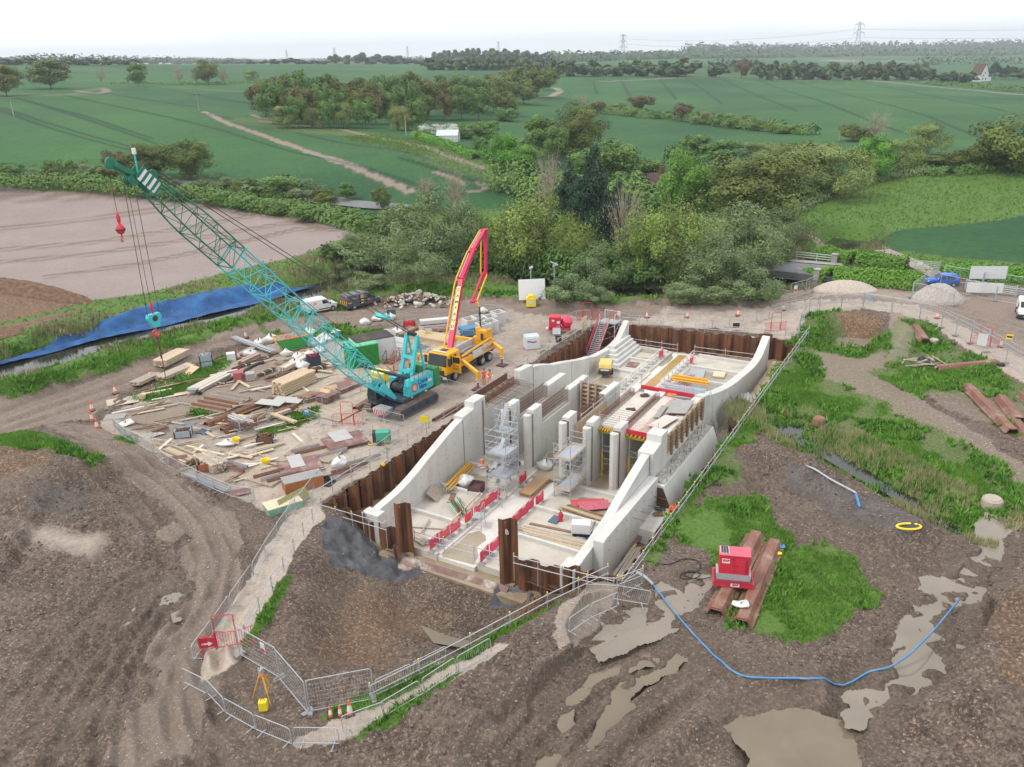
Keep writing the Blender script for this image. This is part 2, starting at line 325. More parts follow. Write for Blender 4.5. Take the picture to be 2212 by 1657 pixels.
for t in([(0,232),(90,262),(200,295),(310,325),(390,350)],[(0,238),(80,268),(190,301),(300,331),(380,356)],[(130,205),(300,240),(480,282),(640,330),(800,366),(900,400),(1000,420)],[(30,210),(160,250),(280,290),(340,312)],[(0,205),(180,250),(330,300)],[(180,196),(330,218),(430,232)],[(440,246),(620,282),(800,318),(960,352)],[(340,190),(560,225),(700,262)],[(400,205),(520,222),(600,232)],[(930,290),(1000,300),(1040,310)],[(860,340),(960,372),(1060,405)]):
 line('clay',t,.8,.9,clear=False,cap=1.5)
line('track',[(940,372),(985,388),(1000,398)],1.,.9);line('track',[(1010,416),(1045,410),(1050,402),(1030,396)],.9,.9)
for t in([(1730,180),(1850,210),(2000,250),(2120,300)],[(1860,178),(2000,205),(2211,250)],[(1960,180),(2100,196),(2211,215)],[(1640,175),(1760,215),(1900,270),(1960,290)],[(1560,172),(1620,200),(1720,240)],[(1480,170),(1520,195),(1560,225)],[(1420,168),(1440,190),(1460,215)],[(1340,172),(1350,190),(1360,210)],[(1280,176),(1285,192),(1290,205)],[(2050,182),(2211,200)]):
 line('clay',t,.7,.85,clear=False,cap=1.3)
line('gravel',[(1130,212),(1190,208),(1210,198),(1200,190)],2.,.7);line('plough',[(1300,176),(1500,168),(1850,172),(2100,195),(2211,205)],2,.8)
line('plough',[(1800,130),(1850,134),(1990,133)],14,.8);line('grass',[(640,168),(1050,178)],3,.6)
line('grass',[(0,203),(150,205),(220,190),(400,190),(560,200)],3,.7);line('track',[(165,196),(190,200),(210,202),(232,198),(225,192)],1.4,.8);line('track',[(190,205),(120,206),(0,212)],1.6,.6)
for t in([(-50,447),(160,450),(400,455),(620,476),(700,485)],[(-50,470),(180,455),(290,440)],[(-50,505),(160,485),(330,468),(470,455)],[(-50,548),(200,528),(400,498),(560,470)],[(-50,575),(200,552),(420,520),(600,490),(740,478)],[(100,600),(300,572),(500,532),(640,500),(740,500)],[(420,430),(560,460),(700,500)]):
 line('subsoil',t,.4,.8,far=False,clear=False)
 line('subsoil',[(a,b+5)for a,b in t],.35,.6,far=False,clear=False)
zone('track',[(-60,985),(-60,905),(80,870),(250,812),(420,758),(600,702),(700,672),(850,662),(1000,656),(1290,668),(1500,668),(1640,658),(1750,615),(1820,608),(1960,612),(2100,640),(2260,650),(2260,800),(2120,735),(2000,682),(1860,660),(1700,672),(1500,690),(1340,700),(1060,690),(860,700),(640,715),(480,755),(300,830),(200,905),(100,930)],2.2)
zone('track',[(80,930),(220,925),(330,995),(450,1075),(520,1150),(500,1260),(455,1400),(430,1657),(250,1657),(300,1450),(390,1300),(400,1180),(330,1090),(200,1010)],3,.8)
zone('gravel',[(215,925),(290,860),(440,800),(560,742),(660,712),(800,715),(900,700),(1000,690),(1080,672),(1300,690),(1230,725),(1130,790),(1010,880),(800,1020),(690,1090),(640,1110),(570,1105),(470,1060),(380,1025),(270,965)],2.2,.75)
zone('gravel',[(640,790),(760,800),(800,850),(960,890),(940,935),(700,1080),(570,1090),(520,1060),(480,980),(560,930),(680,900),(620,870)],3,1.)
zone('track',[(290,880),(420,850),(560,790),(640,775),(660,800),(560,880),(420,930),(360,960),(280,930)],3,.7)
zone('gravel',[(640,1095),(692,1085),(690,1120),(640,1190),(590,1280),(540,1370),(505,1440),(430,1470),(430,1430),(470,1350),(560,1200)],1.,1.)
zone('gravel',[(640,1612),(640,1585),(700,1560),(960,1450),(1075,1408),(1110,1430),(970,1505),(760,1585),(700,1615)],1.4,.9)
zone('gravel',[(1230,1290),(1280,1255),(1330,1275),(1330,1310),(1240,1400),(1190,1420),(1200,1360)],1.6,.6)
zone('gravel',[(1330,700),(1450,672),(1640,668),(1720,650),(1850,644),(1990,660),(2100,715),(2260,800),(2260,850),(2130,782),(2000,692),(1870,668),(1780,672),(1735,700),(1740,745),(1600,715),(1450,705)],1.,.9)
zone('gravel',[(1420,692),(1500,680),(1540,690),(1500,705),(1420,702)],1.5,1.)
zone('gravel',[(1750,640),(1800,612),(1870,612),(2000,625),(2100,650),(2000,655),(1850,640)],2.,.6)
zone('gravel',[(40,1170),(110,1150),(200,1160),(250,1150),(255,1180),(200,1225),(100,1215),(50,1200)],3.,.75,soft=1.5)
zone('subsoil',[(640,1350),(700,1255),(760,1235),(900,1262),(1010,1320),(960,1385),(870,1440),(800,1455),(670,1480),(610,1440)],3.5,.75,far=True,soft=3.)
zone('subsoil',[(-60,1010),(60,1020),(130,1050),(60,1080),(-60,1070)],2,.7);zone('subsoil',[(2110,1400),(2260,1300),(2260,1600),(2150,1560)],2.5,.45)
zone('clay',[(695,1118),(740,1125),(800,1165),(890,1205),(905,1245),(840,1258),(770,1235),(720,1225),(700,1180)],.9,far=True);zone('clay',[(1075,1272),(1130,1255),(1215,1265),(1120,1305),(1050,1315)],.9,far=True)
zone('clay',[(100,1090),(200,1080),(180,1130),(60,1140)],2,.4);zone('clay',[(1690,1020),(1760,1055),(1880,1110),(1980,1170),(1960,1190),(1800,1120),(1690,1050)],1.5,.5)
zone('grass',[(1738,692),(1800,680),(1860,690),(1880,715),(1910,725),(1990,690),(2060,745),(2150,800),(2260,860),(2260,960),(2160,930),(2070,855),(1990,850),(1950,880),(2100,968),(2260,1060),(2260,1100),(2100,1155),(2000,1120),(1880,1055),(1800,1005),(1720,965),(1640,935),(1600,955),(1610,905),(1700,770)],2.2,.64)
zone('track',[(1780,770),(1850,790),(1960,850),(2080,930),(2260,1040),(2260,1080),(2100,985),(1930,885),(1780,815)],2.,.8);zone('track',[(1990,850),(2100,850),(2211,870),(2211,910),(2080,900)],4,.6);zone('subsoil',[(1800,690),(1860,684),(1900,700),(1880,725),(1830,705)],1)
zone('gravel',[(1915,690),(1950,700),(1972,740),(1960,780),(1915,795),(1925,750)],.8,.4)
zone('track',[(1760,760),(1900,775),(1930,800),(1880,805),(1770,800)],2,.8)
zone('grass',[(1470,1120),(1540,1075),(1640,1075),(1690,1130),(1720,1190),(1780,1175),(1850,1215),(1900,1290),(1850,1330),(1840,1375),(1700,1390),(1590,1370),(1560,1330),(1540,1200),(1450,1170)],2.)
zone('grass',[(1380,1210),(1560,965),(1620,920),(1640,935),(1580,1000),(1440,1160),(1400,1220)],1.6,.8)
zone('grass',[(1560,1010),(1600,1005),(1610,1040),(1560,1045)],1.5,.8)
zone('grass',[(960,1440),(1000,1390),(1060,1330),(1160,1290),(1215,1268),(1232,1280),(1150,1350),(1000,1440),(860,1515),(740,1550),(690,1550),(820,1495)],1.3)
zone('grass',[(990,1485),(900,1550),(780,1600),(740,1608),(800,1565),(940,1500)],1.6,.9)
zone('grass',[(-60,970),(60,975),(150,1005),(240,1045),(220,1062),(120,1035),(0,1010),(-60,1010)],1.3)
for z in([(270,862),(350,835),(440,795),(480,765),(500,770),(440,835),(330,866)],[(560,715),(640,720),(720,702),(860,716),(790,742),(700,728),(600,735)],[(540,1400),(600,1330),(632,1258),(612,1248),(560,1330),(530,1390)],[(560,930),(640,895),(680,880),(690,900),(600,940)],[(400,900),(440,880),(450,900)],[(240,975),(280,960),(300,985)],[(1000,632),(1080,625),(1130,640),(1040,648)],[(600,735),(640,725),(650,745)],[(1300,650),(1400,648),(1380,660)]):
 zone('grass',z,1.6,.9)
zone('wet',[(1300,1300),(1480,1270),(1500,1330),(1600,1400),(1760,1450),(1840,1430),(1900,1520),(1840,1600),(1560,1560),(1500,1440),(1300,1440),(1230,1480),(1200,1420)],2.5,.8,clear=False);zone('wet',[(2000,1250),(2150,1120),(2190,1150),(2090,1330),(1900,1450),(1840,1460)],2,.9,clear=False)
zone('wet',[(1080,1660),(1200,1540),(1400,1420),(1500,1400),(1480,1500),(1300,1660)],2,.6,clear=False)
grassm=M['grass'].copy()
near=dist<160;bare=np.clip(1-M['grass']*.75-M['crop']-M['plough']*.85-M['gravel']*.8-M['track']*.55,0,1)*near
rough=np.zeros(X.shape);i=near
patch=fbm(X[i]*.13,Y[i]*.13,90,3)
rough[i]=(fbm(X[i]*1.1,Y[i]*1.1,21,3)-.5)*.5*np.clip((patch-.35)*3.2,.2,1.5)-np.abs(fbm(X[i]*.8,Y[i]*.8,25,3)-.5)*.5*np.clip((patch-.42)*4,0,1.2)+(fbm(X[i]*3.4,Y[i]*3.4,22,3)-.5)*.26*np.clip((patch-.3)*3,.3,1.5)
Zg=Zg+rough*bare+(fbm(X*.35,Y*.35,8,3)-.5)*.25*near*(1-M['gravel']*.7)*(1-M['plough'])
for r in RUTS:
 d=culled(X,Y,r,4,lambda a,b:dpoly(a,b,r)[0],99);n=.6+.8*vnoise(X*.5,Y*.5,31);M['wet']=np.maximum(M['wet'],near*(1-M['gravel'])*np.clip(n-.3,0,1)*np.maximum(np.exp(-(d/.32)**4),np.exp(-((d-2.1)/.32)**4)))
 Zg+=near*n*(-.17*np.exp(-(d/.3)**2)+.1*np.exp(-((d-.55)/.22)**2)-.14*np.exp(-((d-2.1)/.3)**2)+.09*np.exp(-((d-2.6)/.22)**2)+.05*np.exp(-((d-1.6)/.22)**2))
for r in RUTS:
 d=culled(X,Y,r,7,lambda a,b:dpoly(a,b,r)[0],99);wv=d+.5*(vnoise(X*.25,Y*.25,71)-.5);e=np.exp(-(d/3.2)**2)*near*(1-M['gravel'])*np.clip(fbm(X*.2,Y*.2,72,2)*3-.7,0,1.2)*(1-M['grass']);c_=np.cos(wv*2*np.pi/.95);Zg+=.07*e*c_;M['wet']=np.maximum(M['wet'],.8*np.clip(-c_,0,1)*np.clip(e*1.5,0,1))
cl=M['clay']*near;Zg+=cl*((.5-np.abs(fbm(X*.7,Y*.7,55,3)-.5)*2.2)*.9-.2)
PUDS=[]
for pts,kind in((((1575,1548),(1640,1528),(1740,1525),(1830,1545),(1870,1600),(1880,1720),(1650,1720),(1620,1620)),0),(((2140,1120),(2185,1128),(2195,1160),(2140,1240),(2105,1300),(2060,1345),(2075,1385),(2020,1450),(1950,1510),(1900,1550),(1840,1590),(1820,1540),(1880,1490),(1920,1440),(1900,1400),(1960,1340),(2030,1250),(2090,1180)),1),(((1215,1490),(1290,1430),(1390,1390),(1430,1400),(1330,1450),(1250,1500),(1200,1560),(1190,1530)),0),(((1300,1520),(1390,1455),(1480,1410),(1510,1420),(1430,1470),(1330,1540),(1250,1610),(1240,1580)),0),(((1300,1330),(1400,1300),(1440,1270),(1500,1300),(1470,1370),(1380,1390),(1290,1420),(1270,1380)),1),(((1110,1660),(1180,1580),(1200,1590),(1150,1680)),0),(((355,1282),(368,1280),(385,1328),(374,1332)),1),(((280,1310),(310,1300),(300,1340),(270,1350)),1),(((1480,1235),(1530,1245),(1500,1300),(1470,1290)),1)):
 P=PW(pts);q=np.array(P);lvl=float(np.percentile(site_h(q[:,0].copy(),q[:,1].copy()),35))-.06;c0=(X>q[:,0].min()-3)&(X<q[:,0].max()+3)&(Y>q[:,1].min()-3)&(Y<q[:,1].max()+3);K=np.zeros(len(X),bool);K[c0]=inpoly(X[c0]+jx[c0]*2.2,Y[c0]+jy[c0]*2.2,P)
 dd=np.full(len(X),99.);dd[c0]=dpoly(X[c0],Y[c0],P+[P[0]])[0];nn_=fbm(X*.9,Y*.9,33,3);Zg=np.where(K,np.minimum(Zg,lvl-.02-.1*np.clip(dd,0,1)+np.clip(nn_-.49,0,1)*.8),Zg);M['wet']=np.maximum(M['wet'],np.where(K,1,np.clip(1.3-dd*.8,0,1)));e_=np.clip(1-dd/1.2,0,1)*(~K);Zg=np.where(e_>0,np.minimum(Zg,lvl+.05+dd*.25),Zg);PUDS.append((K,lvl,kind))
ti=np.nonzero(~inner)[0];remap=-np.ones(len(X),np.int64);remap[ti]=np.arange(len(ti))
r,c=np.meshgrid(np.arange(nr-1),np.arange(nc-1),indexing='ij');a=(r*nc+c).ravel()
quads=np.stack([a,a+nc,a+nc+1,a+1],1);isin=ins[quads].all(1);quads=remap[quads[~isin]]
quads=quads[(quads>=0).all(1)]
me=bpy.data.meshes.new('ground');nv=len(ti);me.vertices.add(nv);me.vertices.foreach_set('co',np.stack([X[ti],Y[ti],Zg[ti]],1).ravel().astype(np.float32))
nf=len(quads);me.loops.add(nf*4);me.polygons.add(nf);me.loops.foreach_set('vertex_index',quads.ravel().astype(np.int32))
me.polygons.foreach_set('loop_start',np.arange(0,nf*4,4,dtype=np.int32));me.polygons.foreach_set('loop_total',np.full(nf,4,np.int32));me.polygons.foreach_set('use_smooth',np.ones(nf,bool))
for nm,ks in(('zones_a',('crop','grass','gravel','plough')),('zones_b',('clay','subsoil','track','wet'))):
 at=me.attributes.new(nm,'FLOAT_COLOR','POINT');at.data.foreach_set('color',np.stack([M[k][ti]for k in ks],1).ravel().astype(np.float32))
me.update(calc_edges=True)
ground=bpy.data.objects.new('ground',me);C.objects.link(ground);structure(ground)
def ground_material():
 m=bpy.data.materials.new('ground_soil');m.use_nodes=True;t=m.node_tree;N=t.nodes;K=t.links;b=N['Principled BSDF']
 geo=N.new('ShaderNodeNewGeometry')
 def noise(s,d=5,r=.6,sc=None):
  n=N.new('ShaderNodeTexNoise');n.inputs['Scale'].default_value=s;n.inputs['Detail'].default_value=d;n.inputs['Roughness'].default_value=r
  if sc:
   mp=N.new('ShaderNodeMapping');mp.inputs['Scale'].default_value=sc;K.new(geo.outputs['Position'],mp.inputs[0]);K.new(mp.outputs[0],n.inputs['Vector'])
  else:K.new(geo.outputs['Position'],n.inputs['Vector'])
  return n.outputs['Fac']
 n_c,n_m,n_f=noise(.12,5,.65),noise(.9,7,.75),noise(4.5,6,.8);n_s=noise(9,3,.8)
 def ramp(f,*st):
  r=N.new('ShaderNodeValToRGB');e=r.color_ramp.elements;e[0].position=st[0][0];e[0].color=(*st[0][1],1);e[1].position=st[-1][0];e[1].color=(*st[-1][1],1)
  for p,c in st[1:-1]:q=e.new(p);q.color=(*c,1)
  K.new(f,r.inputs[0]);return r.outputs[0]
 def mix(f,a,c,blend='MIX'):
  x=N.new('ShaderNodeMixRGB');x.blend_type=blend
  if isinstance(f,float):x.inputs[0].default_value=f
  else:K.new(f,x.inputs[0])
  for s,v in((1,a),(2,c)):
   if isinstance(v,tuple):x.inputs[s].default_value=(*v,1)
   else:K.new(v,x.inputs[s])
  return x.outputs[0]
 def math_(op,a,c=0.):
  x=N.new('ShaderNodeMath');x.operation=op;x.use_clamp=True
  for s,v in((0,a),(1,c)):
   if isinstance(v,float):x.inputs[s].default_value=v
   else:K.new(v,x.inputs[s])
  return x.outputs[0]
 def split(nm):
  a=N.new('ShaderNodeAttribute');a.attribute_name=nm;s=N.new('ShaderNodeSeparateColor');K.new(a.outputs['Color'],s.inputs[0]);return s.outputs[0],s.outputs[1],s.outputs[2],a.outputs['Alpha']
 crop,grass,gravel,plough=split('zones_a');clay,sub,track,wet=split('zones_b')
 mud=mix(n_m,ramp(n_f,(.33,(.04,.029,.024)),(.5,(.155,.114,.088)),(.7,(.275,.212,.17))),ramp(n_f,(.38,(.06,.044,.036)),(.62,(.225,.168,.132))))
 n_g=noise(.4,5,.7);mud=mix(ramp(n_g,(.42,(.75,.75,.75)),(.56,(0,0,0))),mud,mix(.5,mud,(.05,.036,.028)))
 mud=mix(ramp(n_c,(.4,(0,0,0)),(.62,(.6,.6,.6))),mud,(.16,.123,.098))
 mud=mix(ramp(n_s,(.69,(0,0,0)),(.75,(1,1,1))),mud,(.3,.25,.215))
 vo=N.new('ShaderNodeTexVoronoi');vo.inputs['Scale'].default_value=10.;K.new(geo.outputs['Position'],vo.inputs['Vector']);vs_=N.new('ShaderNodeSeparateColor');K.new(vo.outputs['Color'],vs_.inputs[0])
 crumb=ramp(vs_.outputs[0],(.05,(.62,.62,.62)),(.75,(1,1,1)),(.97,(1.9,1.85,1.8)))
 mud=mix(ramp(n_g,(.45,(1,1,1)),(.6,(.35,.35,.35))),mud,mix(1.,mud,crumb,'MULTIPLY'));col=mud
 tr=mix(n_m,ramp(n_f,(.3,(.17,.127,.1)),(.7,(.33,.262,.215))),(.25,.195,.16));col=mix(math_('MULTIPLY',track,ramp(n_m,(.3,(.75,.75,.75)),(.5,(1,1,1)))),col,mix(.25,tr,mix(1.,tr,crumb,'MULTIPLY')))
 sb=ramp(n_m,(.3,(.13,.078,.042)),(.7,(.25,.165,.105)));col=mix(sub,col,mix(1.,mix(.4,sb,ramp(n_f,(.3,(.09,.055,.035)),(.7,(.24,.16,.11)))),crumb,'MULTIPLY'))
 cy=ramp(n_m,(.3,(.055,.056,.064)),(.7,(.16,.16,.17)));col=mix(clay,col,cy)
 gv=mix(ramp(n_c,(.35,(0,0,0)),(.65,(1,1,1))),ramp(n_f,(.3,(.34,.275,.225)),(.7,(.58,.5,.43))),ramp(n_m,(.3,(.3,.24,.195)),(.7,(.52,.44,.375))))
 col=mix(math_('MULTIPLY',gravel,ramp(n_m,(.25,(.7,.7,.7)),(.5,(1,1,1)))),col,gv)
 pf=noise(2.2,5,.75);pl=mix(.5,ramp(pf,(.3,(.2,.157,.142)),(.7,(.34,.28,.26))),ramp(n_c,(.3,(.25,.195,.175)),(.7,(.33,.268,.247))));col=mix(math_('MULTIPLY',plough,math_('SUBTRACT',1.,sub)),col,pl)
 gr=mix(ramp(n_m,(.35,(0,0,0)),(.65,(1,1,1))),ramp(n_f,(.3,(.035,.095,.012)),(.7,(.13,.26,.035))),ramp(n_f,(.3,(.04,.1,.018)),(.7,(.14,.225,.05))))
 gr=mix(ramp(n_c,(.5,(0,0,0)),(.72,(.6,.6,.6))),gr,(.13,.165,.055))
 gk=math_('MULTIPLY',grass,ramp(math_('ADD',math_('MULTIPLY',n_m,.6),math_('MULTIPLY',n_f,.4)),(.36,(0,0,0)),(.48,(1,1,1))));gk=math_('MAXIMUM',gk,math_('SUBTRACT',math_('MULTIPLY',grass,2.),1.2))
 col=mix(gk,col,gr)
 big=noise(.012,4,.6)
 cp=mix(ramp(big,(.35,(0,0,0)),(.65,(1,1,1))),ramp(n_m,(.3,(.012,.05,.02)),(.7,(.028,.098,.034))),ramp(n_m,(.3,(.026,.088,.024)),(.7,(.062,.16,.038))))
 cp=mix(clay,cp,(.011,.042,.016))
 col=mix(math_('MULTIPLY',crop,math_('SUBTRACT',1.,math_('MULTIPLY',track,.8))),col,cp)
 col=mix(math_('MULTIPLY',wet,.6),col,mix(.7,col,(.1,.075,.055)))
 K.new(col,b.inputs['Base Color'])
 ro=N.new('ShaderNodeMapRange');ro.inputs['To Min'].default_value=.93;ro.inputs['To Max'].default_value=.38;K.new(math_('MULTIPLY',wet,ramp(n_m,(.42,(0,0,0)),(.6,(1,1,1)))),ro.inputs[0]);K.new(ro.outputs[0],b.inputs['Roughness'])
 b.inputs['Specular IOR Level'].default_value=.25
 bp=N.new('ShaderNodeBump');bp.inputs['Strength'].default_value=.8;bp.inputs['Distance'].default_value=.12;K.new(math_('ADD',math_('MULTIPLY',n_f,.6),math_('MULTIPLY',n_s,.4)),bp.inputs['Height']);K.new(bp.outputs[0],b.inputs['Normal'])
 return m
me.materials.append(ground_material())
CONC=mat('cast_concrete',(.56,.548,.52),.75,.08,1.1,.1,dirt=(.46,.443,.405),dscale=.4,world=True,fine=12,streak=(1,1,.22))
CONC2=mat('pale_slab',(.5,.455,.395),.85,.1,.7,.2,dirt=(.38,.33,.27),dscale=.5,world=True,fine=20)
CONCW=mat('white_slab',(.62,.595,.555),.8,.07,.6,.1,dirt=(.52,.48,.42),dscale=.4,world=True)
CONCR=mat('broken_concrete',(.40,.37,.34),.95,.3,3,.9,dirt=(.25,.22,.19),dscale=2,world=True)
RUST=mat('rusty_steel',(.035,.017,.012),.75,.3,1.5,.25,col2=(.27,.105,.042),streak=(2.2,2.2,.12),world=True,dirt=(.045,.028,.024),dscale=.55)
RUSTY=mat('rust_bar',(.10,.05,.032),.85,.3,9,0,col2=(.2,.1,.06))
RUSTL=mat('rusty_pile_face',(.15,.062,.042),.7,.3,2,.15,col2=(.26,.12,.085),streak=(.4,3,3),dirt=(.3,.22,.17),dscale=.7)
GALV=mat('galvanised_tube',(.42,.44,.46),.45,.12,5,0,metal=.35)
GALVD=mat('dull_galvanised',(.36,.38,.39),.6,.15,5,0,metal=.2)
TIMB=mat('sawn_timber',(.5,.39,.26),.85,.22,3,.15,streak=(1,6,6),rnd=.12)
TIMW=mat('weathered_timber',(.40,.335,.27),.9,.25,3,.2,streak=(1,6,6),rnd=.15)
TIMD=mat('brown_timber',(.23,.14,.085),.88,.3,4,.2,rnd=.12)
PLY=mat('plywood',(.55,.39,.24),.75,.15,2,.05,dirt=(.42,.31,.22),rnd=.1)
PLYR=mat('red_faced_ply',(.19,.088,.075),.6,.25,1.4,.05,dirt=(.38,.32,.29),dscale=.9,rnd=.1)
PLYG=mat('grey_board',(.30,.29,.275),.8,.12,2,.05,rnd=.06)
OSB=mat('pale_board',(.62,.52,.36),.8,.14,6,.05)
RED=mat('red_paint',(.55,.022,.05),.45,.12,2,0);REDP=mat('red_plastic',(.62,.06,.09),.55,.18,3,0,dirt=(.45,.2,.2),rnd=.15)
WHITE=mat('white_paint',(.64,.65,.66),.4,.04,2,0,dirt=(.66,.64,.6));YEL=mat('yellow_paint',(.74,.42,.015),.4,.1,2,0,dirt=(.5,.3,.05));YELP=mat('yellow_plastic',(.82,.62,.02),.5,.08,3)
BLACK=mat('black_rubber',(.018,.018,.019),.75,.3,5);DARK=mat('dark_plastic',(.035,.037,.042),.6,.3,4);DGREY=mat('dark_grey_steel',(.05,.06,.07),.5,.25,3)
GLASS=glass_mat();ORANGE=mat('orange_cloth',(.85,.19,.05),.8,.15,8);BAGM=mat('bag_fabric',(.6,.6,.58),.85,.1,6,.4,dirt=(.45,.42,.38),dscale=1.5,rnd=.08)
SKIN=mat('skin',(.52,.3,.21),.6,.08,5);NAVY=mat('navy_cloth',(.02,.025,.06),.85,.2,8);HIVIS=mat('pale_tape',(.75,.75,.68),.5,.05,3);SHEETB=mat('black_sheeting',(.03,.034,.04),.4,.3,4,.3)
SILT=mat('silt',(.27,.205,.135),.55,.2,.8,.1,dirt=(.36,.29,.21),dscale=.5,world=True);WATER=None
def water_mat(name,col,rough=.04,noise=3.):
 m=mat(name,col,rough,.25,.35,.02,world=True);return m
def lmesh(mb,name,mats,parent=None,smooth=False,bevel=0):
 """mesh given in the frame of the excavation (along, across, up)"""
 o=Vector(parent.location)if parent is not None else Vector((0,0,0))
 w=MB();w.v=[tuple(Vector(L(*v))-o)for v in mb.v];w.f=[f[::-1]for f in mb.f];w.m=mb.m
 return w.obj(name,mats,parent,smooth=smooth,bevel=bevel)
def lthing(name,label,cat,u,v,z,group=None):return thing(name,label,cat,L(u,v,z),0,group)
FL=-1.9
def pile_mesh(hh,w=1.4,dep=.45,t=.025):
 P=[(0,0),(.3,0),(.36,.05),(.62,dep-.05),(.68,dep),(1.08,dep),(1.14,dep-.05),(1.36,.05),(1.4,0)]
 b=MB();n=len(P);vs=[]
 for z in(-hh,0):
  for s in(0,1):
   vs+=[(x,y-(t if s else 0),z)for x,y in P]
 fs=[]
 for k in range(n-1):
  fs+=[(k,k+1,2*n+k+1,2*n+k),(n+k+1,n+k,3*n+k,3*n+k+1),(2*n+k,2*n+k+1,3*n+k+1,3*n+k),(k+1,k,n+k,n+k+1)]
 fs+=[(0,2*n,3*n,n),(n-1,2*n-1,4*n-1,3*n-1)]
 b.add(vs,fs);b.tube((.5,dep+.002,-.16),(.5,dep+.006,-.16),.035,8,1);b.tube((.5,-t-.002,-.16),(.5,-t-.006,-.16),.035,8,1)
 return b
_pm={}
def sheet_wall(label,a,b,tops,hh,flip=False,mats=None,base=None):
 pa,pb=Vector(L(*a)),Vector(L(*b));n=max(1,round((pb-pa).length/1.4));d=(pb-pa)/n;ang=math.atan2(d.y,d.x)
 t=thing('sheet_pile_wall',label,'sheet piling',tuple(pa),0);rnd=random.Random(len(label))
 for i in range(n):
  key=round(hh,1)
  if key not in _pm:
   o=pile_mesh(hh).obj('pile',[RUST,GALVD],t);_pm[key]=o
  else:o=_pm[key].copy();C.objects.link(o);o.parent=t
  z=tops((i+.5)/n)+rnd.uniform(-.05,.05);sc=d.length/1.4
  if flip:o.location=tuple(d*(i+1)+Vector((0,0,z-pa.z)));o.rotation_euler=(0,0,ang+math.pi)
  else:o.location=tuple(d*i+Vector((0,0,z-pa.z)));o.rotation_euler=(0,0,ang)
  o.scale=(sc,1,1)
 return t
sheet_wall('long rusty sheet pile wall beside the crane platform',(-.1,0,0),(47.3,0,0),lambda f:.12+.12*f,5.6,flip=True)
sheet_wall('rusty sheet pile wall across the end with the red stairs',(47.3,.2,0),(52.2,22.6,0),lambda f:.6-.35*min(1,f/.6)-.5*max(0,f-.6),5.6,flip=True)
sheet_wall('low rusty sheet pile wall beside the muddy generator field',(.8,22.7,0),(52.2,22.6,0),lambda f:-.35+.9*f*f,5.6)
for(v0,v1,z,lab)in((0,3.6,.05,'rusty sheet piles at the corner above dark grey clay'),(3.6,6.4,-.5,'short rusty sheet piles next to the white wall end'),(6.4,7.8,1.7,'single tall rusty sheet pile standing beside the concrete wall'),(14.6,16.0,2.7,'tallest rusty sheet pile with white chalk marks'),(16.0,19.2,.05,'rusty sheet piles with brown soil heaped against them'),(19.2,22.7,.5,'rusty sheet piles around the end of the curved concrete wall')):
 uu=lambda v:.8*v/22.7
 sheet_wall(lab,(uu(v0),v0,0),(uu(v1),v1,0),lambda f,z=z:z,6.2)
def mark(body,u,v,z,size,parent_label):
 for o in C.objects:
  if o.get('label')==parent_label:
   M4=face_M(tuple(Vector(L(u,v,z))-o.location),Vector(L(0,1,0))-Vector(L(0,0,0)),(0,0,1))
   text_obj('chalk_mark',body,size,WHITE,o,M4,.004);return
mark('B',.3,15.35,2.0,.5,'tallest rusty sheet pile with white chalk marks')
o=lthing('pile_cap','single rusty sheet pile standing above the far wall','sheet pile',51.3,18.,.6)
q=pile_mesh(5.).obj('pile',[RUST,GALVD],o);q.rotation_euler=(0,0,math.atan2(*(np.array(L(52.2,22.6))-np.array(L(47.3,.2)))[[1,0]]));q.location=(-.15,-.3,0)
b=MB();b.bb(.7,47.2,3.2,9.4,-3.2,FL+.18);b.bb(1.1,47.6,12.4,19.6,-3.2,FL+.18);b.bb(46.6,47.8,3.2,19.6,-3.3,FL-.02)
t=lthing('floor_slab','pale concrete floor slab inside the excavation','floor slab',14,11,-3);lmesh(b,'side_slab',CONC2,t)
b=MB();b.bb(.8,47.4,9.4,12.4,-3.21,FL);lmesh(b,'channel_slab',CONCW,t)
b=MB();b.bb(1.0,40,9.39,9.6,FL-.3,FL+.16);b.bb(1.2,40,12.2,12.41,FL-.3,FL+.16);lmesh(b,'channel_edge',CONCW,t)
b=MB();b.bb(-.5,53,-.3,22.9,-3.9,-2.35)
o=lmesh(b,'pit_bed',SILT);structure(o)
for n,(u,va,vb)in enumerate([(4.65,4.2,9.3),(8.85,4.2,8.0),(13.,4.2,7.4),(5.3,12.5,19.2),(9.3,12.4,19.2),(13.5,13.6,19.2),(38.7,5.2,9.0),(42.7,5.2,9.1),(46.6,4.1,9.0),(47.,12.5,19.0),(43.3,12.6,19.0),(39.6,12.6,19.0)]):
 b=MB();b.bb(u-.13,u+.13,va,vb,FL+.1,FL+.48);o=lmesh(b,'concrete_kerb',CONC,bevel=.015)
 tag(o,['low white kerb crossing the floor by the crossed poles','low white kerb by the green strapped bundle','low white kerb below the first scaffold tower','low white kerb behind the nearest bare floor bay','low white kerb behind the red fire extinguisher','low white kerb behind the red mesh panels','low kerb beside the yellow compressor','low kerb below the concrete steps','long kerb at the foot of the end piling','kerb at the foot of the end piling near the pallet','kerb in front of the stacked white frames','kerb at the edge of the flooded floor bay'][n],'kerb','transverse floor kerbs')
b=MB()
for k in range(4):
 (xa,ya),(xb,yb)=PIT[k],PIT[(k+1)%4]
 for j in range(24):
  qa=(xa+(xb-xa)*j/24,ya+(yb-ya)*j/24);qb=(xa+(xb-xa)*(j+1)/24,ya+(yb-ya)*(j+1)/24);b.add([(*qa,-3.9),(*qb,-3.9),(*qb,hz(*qb)+.02),(*qa,hz(*qa)+.02)],[(0,1,2,3)])
structure(b.obj('pit_side',SILT))
